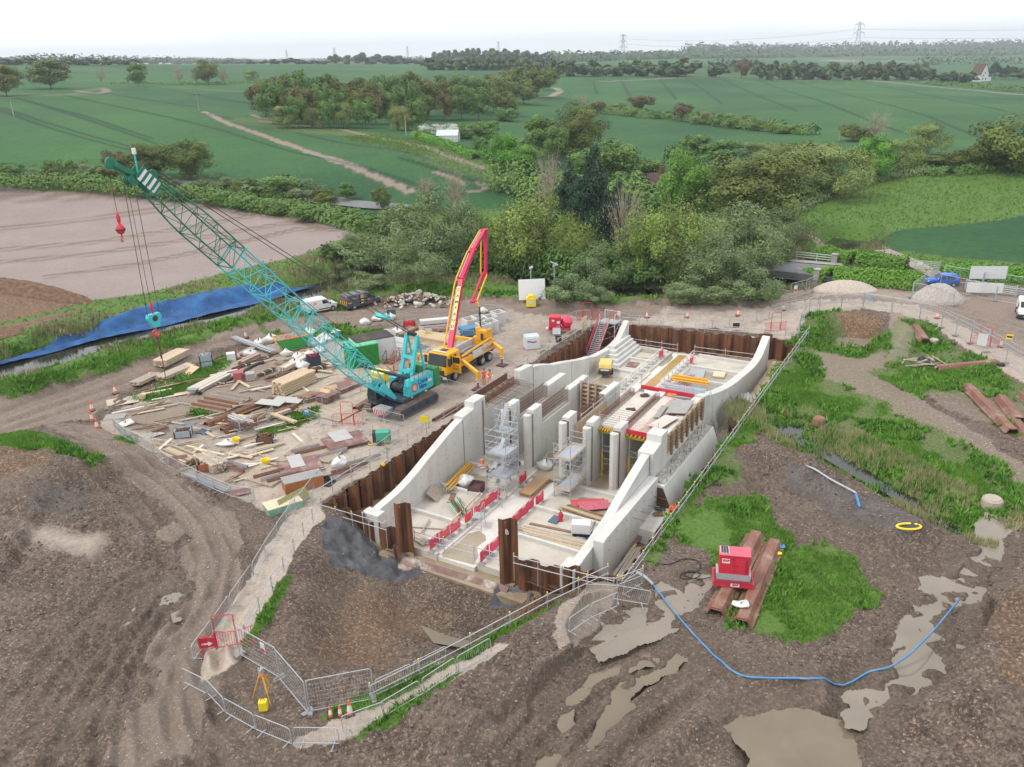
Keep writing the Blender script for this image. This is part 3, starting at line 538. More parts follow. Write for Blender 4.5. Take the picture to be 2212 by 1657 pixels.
def film(name,pts,z,m,label=None,cat=None):
 b=MB();b.add([(u,v,z)for u,v in pts],[tuple(range(len(pts)))]);o=lmesh(b,name,m)
 return structure(o)
WETC=mat('wet_concrete',(.33,.275,.2),.3,.12,.7,.02,world=True);YWET=mat('ochre_water',(.38,.25,.08),.25,.15,.5,0,world=True);PUD=mat('puddle_water',(.21,.17,.125),.05,.12,.4,.01,world=True);PUDG=mat('grey_puddle',(.34,.3,.25),.08,.1,.4,.01,world=True)
def blob(cu,cv,ru,rv,n=22,s=1):r=random.Random(s);return[(cu+ru*math.cos(k*2*math.pi/n)*r.uniform(.8,1.12),cv+rv*math.sin(k*2*math.pi/n)*r.uniform(.8,1.12))for k in range(n)]
film('wet_patch',[(.85,9.7),(1.4,9.65),(3,9.75),(4.2,9.7),(4.9,10.2),(4.6,10.9),(4.1,11.3),(3.,11.2),(2.1,11.9),(1.1,12.2)],FL+.006,WETC)
film('wet_patch',blob(10.5,6.0,1.5,1.4,s=3),FL+.186,WETC);film('wet_patch',blob(11.6,16.4,1.3,2.,s=4),FL+.186,SILT)
film('wet_patch',[(13.6,9.7),(13.8,12),(16.5,12),(23,13.6),(23,10.2),(18,9.2)],FL+.19,WETC);film('wet_patch',[(14.2,14.4),(14.4,16),(24,16),(24,14.4)],FL+.192,WETC)
film('wet_patch',[(35.4,10.2),(47,10.2),(47.2,11.3),(36.9,11.3)],FL+.008,YWET);film('wet_patch',blob(44.5,9.6,2.2,.5,s=8),FL+.006,WETC);film('wet_patch',[(36.8,12.8),(38,18.6),(42.8,18.8),(43,12.8)],FL+.19,PUDG)
film('wet_patch',blob(35,7,2.2,1.6,s=5),FL+.188,WETC);film('water',[(-.2,6.8),(.75,6.9),(1.2,15.5),(.2,15.5)],FL-.32,SILT);film('wet_patch',[(45.3,4.5),(46.4,4.6),(46.5,8.8),(45.6,8)],FL+.188,WETC)
film('sand',[(2.2,20.4),(2.4,22.4),(12,22.3),(11.6,21.8),(4.5,20.4)],FL-.2,SILT);film('sand',[(24,21),(24,22.3),(50,22.3),(50,20)],FL-.1,mat('pale_sand',(.47,.385,.28),.8,.12,1,.05,world=True,dirt=(.3,.22,.12),dscale=.3))
def wall_profile(b,prof,v0,v1,zb,mi=0):
 """(u, z) outline between two faces"""
 b.prism(list(prof)+[(prof[-1][0],zb),(prof[0][0],zb)],v0,v1,mi,'y')
ZB=-3.0
def curve(p,n=4):
 out=[]
 for i in range(len(p)-1):
  for k in range(n):
   t=k/n;p0,p1,p2,p3=p[max(i-1,0)],p[i],p[i+1],p[min(i+2,len(p)-1)]
   out.append((p1[0]+(p2[0]-p1[0])*t,.5*((2*p1[1])+(-p0[1]+p2[1])*t+(2*p0[1]-5*p1[1]+4*p2[1]-p3[1])*t*t+(-p0[1]+3*p1[1]-3*p2[1]+p3[1])*t**3)))
 return out+[p[-1]]
t=lthing('abutment_wall','tall pale concrete side wall beside the crane with sloping wing','concrete wall',14,3.8,FL)
b=MB();wall_profile(b,curve([(.75,.0),(1.5,.12),(4.5,.5),(8.4,1.7),(12.2,2.76)],5),3.55,4.2,ZB);b.bb(.5,1.35,3.15,4.6,ZB,.02);lmesh(b,'near_wing',CONC,t,bevel=.03)
b=MB();b.prism([(12.22,ZB),(15.6,ZB),(15.6,3.6),(13.9,3.6),(13.85,3.05),(12.22,2.95)],3.3,4.25,0,'y');lmesh(b,'pillar',CONC,t,bevel=.03)
b=MB();b.prism([(15.62,ZB),(24,ZB),(24,3.55),(21.6,3.75),(21.6,2.3),(15.62,2.3)],3.55,4.2,0,'y');lmesh(b,'middle_wall',CONC,t,bevel=.02)
b=MB();wall_profile(b,curve([(24.02,3.3),(28.2,2.15),(36.5,.25),(39.8,-.25),(42,-.35),(44.5,.0),(46,1.0),(46.8,1.35)],4),3.55,4.2,ZB);lmesh(b,'far_wing',CONC,t,bevel=.02)
def seams(t,us,v,z0,z1,w=.035,mm=None):
 b=MB()
 for u,zt in us:b.bb(u-w/2,u+w/2,v-.01,v+.012,z0,zt)
 return lmesh(b,'joint',mm or DARK,t)
seams(t,[(12.21,2.7),(24.01,3.2),(32,1.2)],4.2,FL,0);b=MB();b.bb(15.05,15.3,4.2,4.262,FL,3.3);lmesh(b,'gate_slot',mat('slot_steel',(.12,.1,.09),.8,.4,3,0,col2=(.3,.27,.24),streak=(1,1,.4)),t)
def ties(t,pts,v,s=1):
 b=MB()
 for u,z in pts:b.tube((u,v-.01,z),(u,v+.012,z),.035,6)
 lmesh(b,'tie_hole',DARK,t)
seams(t,[(2.4,-.1),(4.8,.3),(7.2,1.1),(9.6,1.9),(18,2.2),(20.5,2.2),(26,2.6),(29,1.9)],4.195,FL,0,.025,CONC2)
ties(t,[(u,z)for u in(2.6,3.8,5.,6.2,7.4,8.6,9.8,11)for z in(-1.3,-.5,.3,1.1)if z<.25*u-.5],4.2);ties(t,[(u,z)for u in(13,14.2,16.5,17.8,19,20.2,21.4)for z in(-1.2,0,1.2)],4.262)
b=MB();b.bb(16,21.5,2.86,2.92,2.75,3.4);lmesh(b,'form_board',mat('brown_form_board',(.14,.06,.04),.55,.2,2),t)
b=MB()
for k in range(7):u=16.3+k*.82;b.bb(u,u+.16,2.3,2.86,2.35,3.0)
lmesh(b,'form_support',TIMW,t)
def rebar_grid(u0,u1,v,z0,z1,nu,nz,r=.016,hooks=True,vw=.35):
 b=MB()
 for k in range(nu):
  u=u0+(u1-u0)*k/(nu-1)
  for s in(-vw/2,vw/2):b.tube((u,v+s,z0),(u,v+s,z1),r,4)
  if hooks:b.tube((u,v-vw/2,z1),(u,v+vw/2,z1),r,4)
 for k in range(nz):
  z=z0+(z1-z0)*(k+.5)/nz
  for s in(-vw/2,vw/2):b.tube((u0,v+s,z),(u1,v+s,z),r,4)
 return b
b=rebar_grid(15.7,21.5,3.9,2.2,2.9,26,3)
for k in range(30):u=15.8+k*.19;b.tube((u,2.95,2.95+.3*random.random()),(u+random.uniform(-.03,.03),5.6+.5*random.random(),2.85),.016,4)
for k in range(9):b.tube((15.7,3.2+k*.2,2.98),(21.5,3.2+k*.2,2.98),.014,4)
lmesh(b,'rebar',RUSTY,t)
t=lthing('abutment_wall','pale concrete side wall beside the red generator with curved end','concrete wall',14,19.6,FL)
b=MB();wall_profile(b,curve([(1.35,.18),(2.6,.2),(4.6,.45),(6.5,.75),(8.4,1.35),(10.5,1.95),(13.4,2.65)],5),19.1,19.75,ZB);b.bb(.95,2.2,18.75,19.8,ZB,.2);lmesh(b,'near_wing',CONC,t,bevel=.03)
b=MB();b.prism([(13.42,ZB),(16.4,ZB),(16.4,3.5),(15.1,3.5),(15.05,2.95),(13.42,2.75)],18.8,20.0,0,'y');lmesh(b,'pillar',CONC,t,bevel=.03)
b=MB();b.bb(16.42,25.3,19.05,19.95,ZB,2.75);lmesh(b,'middle_wall',CONC,t,bevel=.02)
b=MB();wall_profile(b,curve([(25.32,2.85),(28,2.1),(31.3,1.3),(34.5,.7),(38,.3),(42,-.05),(44.6,.1),(46.6,.9),(47.8,1.5)],4),19.1,19.9,ZB);lmesh(b,'far_wing',CONC,t,bevel=.02)
b=MB();b.prism([(3.7,ZB),(13.3,ZB),(13.3,1.05),(4.1,.95),(3.7,.85)],19.76,20.5,0,'y');lmesh(b,'buttress',CONC,t,bevel=.03)
b=MB();P=[(19.96,ZB),(22.0,ZB),(21.75,-1.6),(21.0,.45),(19.96,.55)];b.prism(P,13.2,25.0,0,'x');lmesh(b,'mass_block',CONC,t,bevel=.04)
b=MB();b.grid(lambda i,j:(13.5+11.3*i,19.98+.95*j,.56-.08*j+.13*random.random()),60,6);lmesh(b,'rough_ledge',CONCR,t)
b=MB()
for k in range(26):u,v=13.8+random.random()*10.6,20.1+random.random()*.8;b.tube((u,v,.5),(u,v+.02,.95),.018,4)
for u,z in((8.5,.2),(10,-.1),(11.5,-.4),(12.6,-.7),(12.6,-.2)):b.tube((u,20.4,z),(u,21.5,z-.02),.018,4)
lmesh(b,'rebar',RUSTY,t)
b=MB();b.add([(13.15,20.52,FL),(13.15,21.9,FL),(13.15,20.95,.3),(13.15,20.52,.3)],[(0,1,2,3)]);lmesh(b,'board_panel',mat('dark_brown_board',(.085,.05,.028),.8,.12,6),t)
b=MB();b.prism([(9.4,FL-.4),(13.1,FL-.4),(13.1,-1.2),(9.8,-1.35)],20.5,21.7,0,'y');lmesh(b,'footing',CONC,t,bevel=.03)
seams(t,[(13.41,2.6)],19.755,FL,0);seams(t,[(25.31,2.8)],19.96,FL,0)
seams(t,[(5.8,.9),(8.2,.9),(10.6,.9)],20.495,FL,0,.025,CONC2);seams(t,[(28,1.9),(30.5,1.3),(33,.8),(36,.4)],19.895,FL,0,.025,CONC2)
ties(t,[(u,z)for u in(4.6,6,7.5,9,10.5,12)for z in(-1.2,-.2,.5)],20.51);ties(t,[(u,z)for u in(26.5,28,29.5,31,33,35)for z in(-1.2,-.4,.4)],19.91)
b=MB();b.bb(16.3,24.2,20.0,20.05,1.55,3.15)
for k in range(6):b.bb(16.35,24.2,20.06,20.14,1.65+k*.27,1.74+k*.27)
f=lthing('wall_shutter','timber wall shutter with drilled steel soldiers on the concrete wall','formwork',20,20.1,1.5);lmesh(b,'shutter_face',TIMB,f)
for k in range(7):
 b=MB();u=16.6+k*1.2;b.bb(u,u+.1,20.15,20.32,1.35,3.25);b.bb(u+.16,u+.26,20.15,20.32,1.35,3.25)
 for j in range(7):b.tube((u+.13,20.321,1.55+j*.26),(u+.13,20.33,1.55+j*.26),.07,8,1)
 lmesh(b,'soldier',[TIMD,TIMW],f)
def pier(label,v,u1,z1,notch,zn,rear,th=.62):
 t=lthing('pier',label,'concrete pier',14.5,v,FL,'concrete piers between the bays');vl,vr=v-th/2,v+th/2
 b=MB();c=.22
 b.prism([(14.5,vl+c),(14.5+c,vl),(u1,vl),(u1,vr),(14.5+c,vr),(14.5,vr-c)],ZB,3.05);b.bb(15.32,u1+.002,vl+.003,vr-.003,3.04,z1);lmesh(b,'nose',CONC,t,bevel=.03)
 b=MB();b.bb(u1+.004,notch,vl,vr,ZB,zn);lmesh(b,'body',CONC,t)
 b=MB();b.bb(notch+.004,rear,vl,vr,ZB,2.72);lmesh(b,'rear_body',CONC,t,bevel=.02)
 b=MB();b.bb(15.02,15.26,vr-.02,vr+.012,FL,3.06);b.bb(15.02,15.26,vl+.08,vr-.04,3.03,3.062);lmesh(b,'gate_slot',MATS['slot_steel']if v in(8.7,14.)else RUST,t)
 return t,vl,vr
for lab,v,rear in(('concrete pier nearest the crane with rusty rebar',6.6,25.3),('second concrete pier with rusty rebar and white bag at foot',8.7,25.8)):
 t,vl,vr=pier(lab,v,16.8,3.3,21.85,1.55,rear);lmesh(rebar_grid(16.9,21.8,v,1.5,2.95,30,5),'rebar',RUSTY,t);ties(t,[(u,z)for u in(17.5,19.5,21.5,23.5)for z in(-1.2,-.2,.8)],vr)
t,vl,vr=pier('concrete pier with plywood shutter hung on its side',11.9,16.8,3.3,22.3,1.7,25.5);lmesh(rebar_grid(16.9,22.2,11.9,1.6,2.75,34,5),'rebar',RUSTY,t)
b=MB();b.bb(16.3,22.5,vr+.03,vr+.07,.95,2.35);lmesh(b,'plywood_shutter',PLY,t)
t,vl,vr=pier('concrete pier at the slatted deck front',14.,16.7,3.3,24.,2.35,26.);lmesh(rebar_grid(17,24,14.,2.3,3.05,40,3),'rebar',RUSTY,t)
t,vl,vr=pier('concrete pier at the end of the red banner',16.3,16.9,3.3,24.,2.35,25.9);lmesh(rebar_grid(17.1,24,16.3,2.3,3.0,40,3),'rebar',RUSTY,t)
f=lthing('wall_shutter','brown timber wall shutter between two piers','formwork',24.2,10.3,-.2)
b=MB();b.bb(23.9,23.96,9.05,11.55,-.1,2.75)
lmesh(b,'shutter_face',TIMD,f);b=MB()
for k in range(7):b.bb(23.8,23.9,9.05,11.55,.05+k*.4,.17+k*.4)
lmesh(b,'waling',TIMB,f)
for k in range(4):b=MB();v=9.15+k*.72;b.bb(23.58,23.79,v,v+.16,-.3,3.0);lmesh(b,'soldier',TIMW,f)
def deck(label,va,vb,banner,slats):
 t=lthing('formwork_deck',label,'formwork deck',20,(va+vb)/2,2.4)
 b=MB();b.bb(16.6,24.6,va,vb,2.5,2.58);lmesh(b,'plywood_deck',mat('pale_ply',(.58,.5,.44),.7,.12,1.2,0,dirt=(.45,.33,.27),dscale=.8),t)
 b=MB()
 for k in range(slats):b.bb(16.7+k*.42,16.86+k*.42,va+.1,vb-.1,2.585,2.66)
 if slats:lmesh(b,'timber_slats',mat('white_timber',(.6,.56,.5),.8,.1,4),t)
 for k in range(7):
  b=MB();v=va+.15+(vb-va-.3)*k/6;b.bb(16.2,24.4,v-.04,v+.04,2.26,2.5);b.bb(16.19,16.3,v-.06,v+.06,2.2,2.34,1);lmesh(b,'beam',[YEL,mat('green_cap',(.08,.2,.07),.6,.1,3)],t)
 b=MB()
 for u in(16.5,20):b.bb(u,u+.1,va,vb,2.02,2.24)
 lmesh(b,'primary_beam',YEL,t)
 for u in(16.55,19.5):
  for v in(va+.25,vb-.35):
   pr=thing('prop','yellow and grey telescopic prop under deck','prop',L(u,v,FL+.18),0,'telescopic props under the decks')
   b=MB();b.tube((0,0,0),(0,0,2.1),.075,8);b.box((0,0,.02),(.35,.35,.04));b.obj('outer_tube',YEL,pr)
   b=MB();b.tube((0,0,2.1),(0,0,3.7),.05,8);b.obj('inner_tube',GALV,pr)
 b=MB()
 for z in(-.2,.9):b.tube((16.55,va+.25,z),(16.55,vb-.35,z),.03,5);b.tube((16.55,va+.25,z-.45),(16.55,vb-.35,z-.45),.03,5)
 for k in range(5):v=va+.25+(vb-va-.6)*k/4;b.tube((16.55,v,-.65+(k%2)*.45),(16.55,v+(vb-va-.6)/4 if k<4 else v,-.2-(k%2)*.45),.022,5);b.tube((16.55,v,.45+(k%2)*.45),(16.55,v+(vb-va-.6)/4 if k<4 else v,.9-(k%2)*.45),.022,5)
 lmesh(b,'ledger_frame',GALV,t)
 return t
t1=deck('formwork deck with white slats and yellow beams',14.32,15.98,False,9)
t2=deck('formwork deck behind the red lettered banner',16.62,18.98,True,0)
WIREM=mat('red_mesh',(.55,.08,.1),.6,.1,3)
def edge_net(t,u,va,vb,z0,h,m,banner=None,n=16):
 b=MB()
 for v in(va,vb):b.tube((u,v,z0-.2),(u,v,z0+h+.25),.03,6,1)
 for k in range(n+1):v=va+(vb-va)*k/n;b.tube((u,v,z0),(u,v,z0+h),.007,4,0,cap=False)
 for k in range(7):b.tube((u,va,z0+h*k/6),(u,vb,z0+h*k/6),.007,4,0,cap=False)
 lmesh(b,'mesh_guard',[m,GALV],t)
edge_net(t2,16.45,16.75,19.2,2.5,1.15,WIREM);edge_net(t2,25.2,14.3,19,2.6,1.1,WIREM,n=30);edge_net(t1,16.45,14.3,16,2.55,1.05,GALV)
b=MB();b.bb(16.36,16.4,16.65,19.2,2.5,2.86);ba=lmesh(b,'banner',RED,t2);b=MB();b.bb(16.355,16.36,17.4,18.55,2.53,2.83);lmesh(b,'banner_label',WHITE,ba)
b=MB();b.bb(25.15,25.18,14.3,19.1,2.62,3.0);lmesh(b,'banner',RED,t2)
text_obj('lettering','COMBISAFE',.3,RED,t2,face_M(tuple(Vector(L(16.348,17.98,2.68))-t2 .location),Vector(L(0,1))-Vector(L(0,0)),(0,0,1)),.003,sx=.62,bold=.012)
lab=[('grey_board','grey board laid over the rebar of the deck',PLYG,(22.2,18.9,2.95),(2.9,1.7),.1),('plywood_sheet','pale plywood sheet lying on the deck rebar',mat('pale_ply',(.6,.5,.4)),(18.9,18.7,2.9),(2.6,1.3),-.2),('grey_board','narrow grey board leaning on the deck rebar',PLYG,(21,17.7,2.75),(2.6,.5),.1)]
for nm,lb,m,(u,v,z),(a,c),ro in lab:
 b=MB();b.box((0,0,0),(a,c,.04),0,0,rx=-.12);b.box((0,0,-.03),(a*.99,c*.99,.02),1,0,rx=-.12);o=b.obj(nm,[m,TIMD],loc=L(u,v,z),rz=PIT_ANG+ro);tag(o,lb,'board')
b=MB()
for k in range(34):u=16.9+k*.22;b.tube((u,17.5,2.72),(u,19.4,2.8),.015,4)
lmesh(b,'rebar_mat',RUSTY,t2)
b=MB()
for k in range(5):b.bb(39.6+k*.5,46.2,3.9+.0,6.1-k*.36,FL+.18+k*.32,FL+.18+(k+1)*.32-.004)
o=lmesh(b,'concrete_steps',CONC,bevel=.01);tag(o,'broad white concrete steps below the red stair tower','steps')
def guardrail(label,pts,spacing=2.1,h=1.1,sink=.5,group='scaffold tube guard rails',off=.0,cap=True):
 """pts world points at ground level"""
 P=[Vector(p)for p in pts];t=thing('guard_rail',label,'guard rail',tuple(P[0]),0,group);O=P[0]
 for hh in(h-.08,h-.58):
  b=MB()
  for i in range(len(P)-1):b.tube(P[i]-O+Vector((0,0,hh)),P[i+1]-O+Vector((0,0,hh)),.03,6)
  b.obj('rail',GALV,t)
 pm=None
 for i in range(len(P)-1):
  n=max(1,round((P[i+1]-P[i]).length/spacing))
  for k in range(n+(1 if i==len(P)-2 else 0)):
   q=P[i].lerp(P[i+1],k/n)-O+Vector((.05,0,0))
   if pm is None:
    b=MB();b.tube((0,0,-sink),(0,0,h+.12),.03,6);b.box((0,0,h-.08),(.1,.1,.09));b.box((0,0,h-.58),(.1,.1,.09))
    if cap:b.tube((0,0,h+.06),(0,0,h+.14),.04,6,1)
    pm=b.obj('post',[GALV,YELP],t);pm.location=q
   else:c=pm.copy();C.objects.link(c);c.parent=t;c.location=q
 return t
def LL(u,v,z):return L(u,v,z)
guardrail('long grey tube rail on the piling beside the crane platform',[LL(8,-.4,0),LL(16,-.45,0),LL(26.5,-.45,0)],2.3)
guardrail('grey tube rail along the stepped piling near the concrete channels',[LL(26.5,-.5,.05),LL(38,-.5,.05),LL(46.5,-.5,.1)],2.2)
guardrail('grey tube rail along the piling by the plywood stacks',[LL(-.5,-.6,0),LL(8,-.5,0)],2.1)
guardrail('grey tube rail across the corner above the grey clay',[LL(-.35,-.1,-.9),LL(-.3,5.9,-.8)],1.5,1.15,.9)
guardrail('grey tube rail in front of the tall chalk-marked pile',[LL(.05,15.9,-.45),LL(.4,22.6,-.3)],1.7,1.1,.8)
guardrail('long double tube rail on the low piling facing the generator',[LL(.9,22.95,-.5),LL(14,22.95,-.25),LL(30,22.95,.1),LL(52.4,22.9,.55)],1.55,1.1,.7)
guardrail('grey tube rail along the end piling behind the flooded bays',[LL(47.9,2.3,.25),LL(50,12,.05),LL(52.3,22.7,0)],2.3)
guardrail('low tube rail inside the end piling',[LL(47,4.3,FL+.18),LL(47.2,9.9,FL+.18)],2.2,.95);guardrail('low tube rail inside the end piling by the pallet',[LL(47.5,11.8,FL+.18),LL(48,18.6,FL+.18)],3,.95)
guardrail('thin tube rail across the open mouth of the channel',[LL(1.0,7.3,FL+.2),LL(1.5,14.4,FL+.2)],2.1,1.1,.1)
guardrail('tube rail between the piers and the slatted deck',[LL(16.6,12.6,2.0),LL(25.5,12.7,2.0)],2.5,1.15,0)
TURQ=mat('turquoise_paint',(.05,.47,.5),.45,.12,1.5,0,dirt=(.09,.4,.42));DGREEN=mat('dark_green_paint',(.012,.15,.085),.45,.15,2,0,dirt=(.05,.2,.13));CWG=mat('counterweight_green',(.03,.2,.05),.6,.15,2)
STEELB=mat('blue_grey_steel',(.05,.07,.1),.5,.25,2);MUDST=mat('muddy_track_plate',(.2,.155,.125),.9,.35,5,.4,dirt=(.09,.07,.06));ROPE=mat('wire_rope',(.035,.032,.03),.6,.2,5);BLUET=mat('blue_lettering',(.02,.04,.33),.5,.05,3);ORL=mat('orange_lettering',(.85,.2,.05),.5,.05,3)
A_C=math.radians(-125);CC=np.array([-10.2,70.4]);cf=np.array([math.cos(A_C),math.sin(A_C)]);cl_=np.array([-cf[1],cf[0]])
_k=ray(285,366);_r=_k[0]/_k[1];BS=(_r*CC[1]-CC[0])/(cf[0]-_r*cf[1]);BZ=H+_k[2]/_k[1]*(CC[1]+BS*cf[1])
crane=thing('crawler_crane','turquoise lattice boom crawler crane with dark green boom head','crane',(CC[0],CC[1],.05),A_C)
def track(y):
 b=MB();n=46;Lx,rr=2.2,.46;pts=[]
 for k in range(n):
  s=k/n*(4*Lx+2*math.pi*rr)
  if s<2*Lx:pts.append((-Lx+s,rr*2,0))
  elif s<2*Lx+math.pi*rr:a=(s-2*Lx)/rr;pts.append((Lx+rr*math.sin(a),rr+rr*math.cos(a),a))
  elif s<4*Lx+math.pi*rr:pts.append((Lx-(s-2*Lx-math.pi*rr),0,math.pi))
  else:a=math.pi+(s-4*Lx-math.pi*rr)/rr;pts.append((-Lx+rr*math.sin(a),rr+rr*math.cos(a),a))
 for x,z,a in pts:
  b.box((x,y,z+.05),(.2,.84,.09),0,ry=a);b.box((x+.06*math.sin(a),y,z+.05+.06*math.cos(a)),(.07,.8,.1),0,ry=a)
 t=b.obj('track',MUDST,crane)
 f=MB();f.prism([(-2.3,.28),(-2.05,.14),(2.05,.14),(2.3,.28),(2.3,.68),(2.0,.84),(-2.0,.84),(-2.3,.68)],y-.28,y+.28,0,'y')
 for x in(-1.2,-.2,.8):f.box((x,y+.285*(1 if y>0 else-1),.5),(.5,.02,.34),1)
 f.obj('track_frame',[STEELB,DARK],t)
 for x in(-2.2,2.2):w=MB();w.wheel((x,y,.5),.4,.5,'y',16);w.obj('idler',DGREY,t)
track(1.78);track(-1.78)
b=MB();b.box((0,0,.65),(2.6,2.9,.5));b.box((1.3,0,.55),(.6,2.6,.3));b.tube((0,0,.8),(0,0,1.15),.8,20);b.obj('car_body',STEELB,crane)
b=MB();b.box((2.65,.15,.66),(1.0,1.5,.52));cwf=b.obj('carbody_weight',mat('weight_grey',(.33,.34,.32),.7,.2,3),crane,bevel=.02)
b=MB();b.add([(3.155,-.6,.4),(3.155,.9,.4),(3.155,.9,.92),(3.155,-.6,.92)],[(0,1,2,3)],0)
for k in range(3):
 y0=-.58+k*.27;b.add([(3.16,y0,.41),(3.16,y0+.14,.41),(3.16,min(y0+.36,.14),.91),(3.16,y0+.2,.91)],[(0,1,2,3)],1)
 y0=.88-k*.27;b.add([(3.16,y0,.41),(3.16,y0-.14,.41),(3.16,max(y0-.36,.16),.91),(3.16,y0-.2,.91)],[(0,1,2,3)],1)
b.obj('hazard_stripes',[WHITE,RED],cwf)
b=MB();b.bb(-2.9,1.45,-1.5,1.5,1.16,1.42);b.obj('deck_frame',STEELB,crane)
b=MB();b.prism([(-2.9,1.42),(.55,1.42),(.55,2.0),(.25,2.85),(-2.9,2.85)],.78,1.52,0,'y');hs=b.obj('engine_house',TURQ,crane,bevel=.03)
b=MB();b.bb(-2.9,-.1,-1.5,-.75,1.42,2.6);b.obj('side_house',TURQ,crane,bevel=.03)
b=MB();b.bb(-2.6,-.4,.85,1.45,2.855,2.9);b.obj('walkway',mat('grating',(.25,.3,.3),.8,.2,8),crane)
b=MB()
for k in range(4):b.bb(.3+k*.06,.62,.86,1.5,1.5+.3*(3-k),1.53+.3*(3-k))
b.obj('access_steps',TURQ,crane)
b=MB();b.bb(-3.75,-2.92,-1.5,1.6,1.2,3.05);b.bb(-3.76,-2.95,1.6,1.68,1.3,2.1);b.obj('counterweight',CWG,crane,bevel=.05)
b=MB();b.bb(-2.8,-1.3,-.7,.75,1.42,2.35);b.obj('engine_cover',DGREEN,crane)
for x,r in((-.85,.5),(.15,.42)):b=MB();b.wheel((x,0,1.95),r,1.3,'y',18);b.wheel((x,.68,1.95),r+.14,.06,'y',18);b.wheel((x,-.68,1.95),r+.14,.06,'y',18);b.obj('winch_drum',DARK,crane)
b=MB();b.prism([(.95,.85),(2.5,.85),(2.62,1.7),(2.35,2.75),(1.0,2.75)],-1.75,-.75,0,'y');cab_=b.obj('cab',DGREY,crane,bevel=.05)
b=MB();b.add([(2.515,-1.68,1.0),(2.515,-.82,1.0),(2.63,-.82,1.68),(2.63,-1.68,1.68)],[(0,1,2,3)]);b.add([(2.64,-1.68,1.72),(2.64,-.82,1.72),(2.37,-.82,2.7),(2.37,-1.68,2.7)],[(0,1,2,3)])
b.add([(1.4,-.745,1.3),(2.4,-.745,1.3),(2.5,-.745,1.7),(2.28,-.745,2.62),(1.4,-.745,2.62)],[(0,1,2,3,4)]);b.obj('window',GLASS,cab_)
b=MB()
for y in(1.48,):
 for k in range(6):x=-2.7+k*.6;b.tube((x,y,2.85),(x,y,3.75),.02,5)
 for z in(3.35,3.75):b.tube((-2.7,y,z),(.3,y,z),.02,5)
b.tube((.3,1.48,3.75),(.55,1.48,2.2),.02,5);b.tube((-2.7,1.48,3.75),(-2.7,-1.4,3.75),.02,5);b.obj('handrail',DARK,crane)
Mt=face_M((-1.35,1.535,2.36),(-1,0,0),(0,0,1));text_obj('lettering','Crane',.62,BLUET,hs,face_M((-1.35,1.528,2.42),(-1,0,0),(0,0,1)),.004,sx=.88,bold=.02);text_obj('lettering','Hire',.62,BLUET,hs,face_M((-1.35,1.528,1.9),(-1,0,0),(0,0,1)),.004,sx=.88,bold=.02)
b=MB();b.tube((-.2,1.522,2.1),(-.2,1.53,2.1),.4,28,0);b.tube((-.2,1.522,2.1),(-.2,1.533,2.1),.33,28,1);b.tube((-.2,1.522,2.1),(-.2,1.536,2.1),.17,24,2);b.tube((-.22,1.522,2.1),(-.22,1.539,2.1),.1,20,1);b.box((-.36,1.535,1.86),(.2,.01,.09),2,ry=.6);b.obj('round_emblem',[BLUET,ORL,WHITE],hs)
b=MB();b.bb(-2.6,-2.1,1.522,1.528,2.05,2.3);b.bb(.1,.3,1.502,1.508,1.22,1.36);b.bb(-1.9,-1.6,1.502,1.508,1.22,1.36);b.obj('notice_plate',WHITE,hs)
b=MB()
for y in(-.62,.62):
 b.beam((-.55,y,1.6),(-2.0,y,6.3),.26,.34);b.beam((-2.75,y,2.6),(-2.15,y,6.3),.14,.16)
for f in(.33,.6):q=Vector((-.55,0,1.6)).lerp(Vector((-2.0,0,6.3)),f);b.box(tuple(q),(.3,1.3,.3),0,ry=-.3)
b.tube((-2.05,-.75,6.35),(-2.05,.75,6.35),.09,8);b.obj('gantry',TURQ,crane)
b=MB()
for k in range(5):b.wheel((-2.05,-.4+k*.2,6.45),.2,.08,'y',14)
b.obj('gantry_sheaves',DARK,crane)
foot=Vector((1.55,0,1.55));tip=Vector((BS,0,BZ-.05));bd=(tip-foot).normalized();BL=(tip-foot).length;bn=Vector((0,1,0)).cross(bd)*-1.
if bn.z<0:bn=-bn
def bp(s,y,n):return tuple(foot+bd*s+Vector((0,y,0))+bn*n)
def half(s):return min(.84,.12+s*.15)if s<5 else(.84 if s<BL-5 else.84-(s-BL+5)*.1)
def wy(s):return min(.84,.66+.036*s)if s<5 else(.84 if s<BL-5 else.84-(s-BL+5)*.08)
def lattice(name,s0,s1,m,n):
 b=MB();S=[s0+(s1-s0)*k/n for k in range(n+1)]
 for sy in(-1,1):
  for sn in(-1,1):
   for k in range(n):b.tube(bp(S[k],sy*wy(S[k]),sn*half(S[k])),bp(S[k+1],sy*wy(S[k+1]),sn*half(S[k+1])),.055,6,cap=False)
 for k in range(n):
  a,c=S[k],S[k+1];z=1 if k%2 else-1
  for sy in(-1,1):b.tube(bp(a,sy*wy(a),z*half(a)),bp(c,sy*wy(c),-z*half(c)),.028,5,cap=False)
  for sn in(-1,1):b.tube(bp(a,z*wy(a),sn*half(a)),bp(c,-z*wy(c),sn*half(c)),.028,5,cap=False)
 for s in[s0+.02,s1-.02]+S[1:-1:3]:
  for sy in(-1,1):b.tube(bp(s,sy*wy(s),-half(s)),bp(s,sy*wy(s),half(s)),.03,5,cap=False)
  for sn in(-1,1):b.tube(bp(s,-wy(s),sn*half(s)),bp(s,wy(s),sn*half(s)),.03,5,cap=False)
 for sy in(-1,1):
  for sn in(-1,1):b.box(bp(s1,sy*wy(s1),sn*half(s1)),(.2,.14,.14))
 return b.obj(name,m,crane)
b=MB()
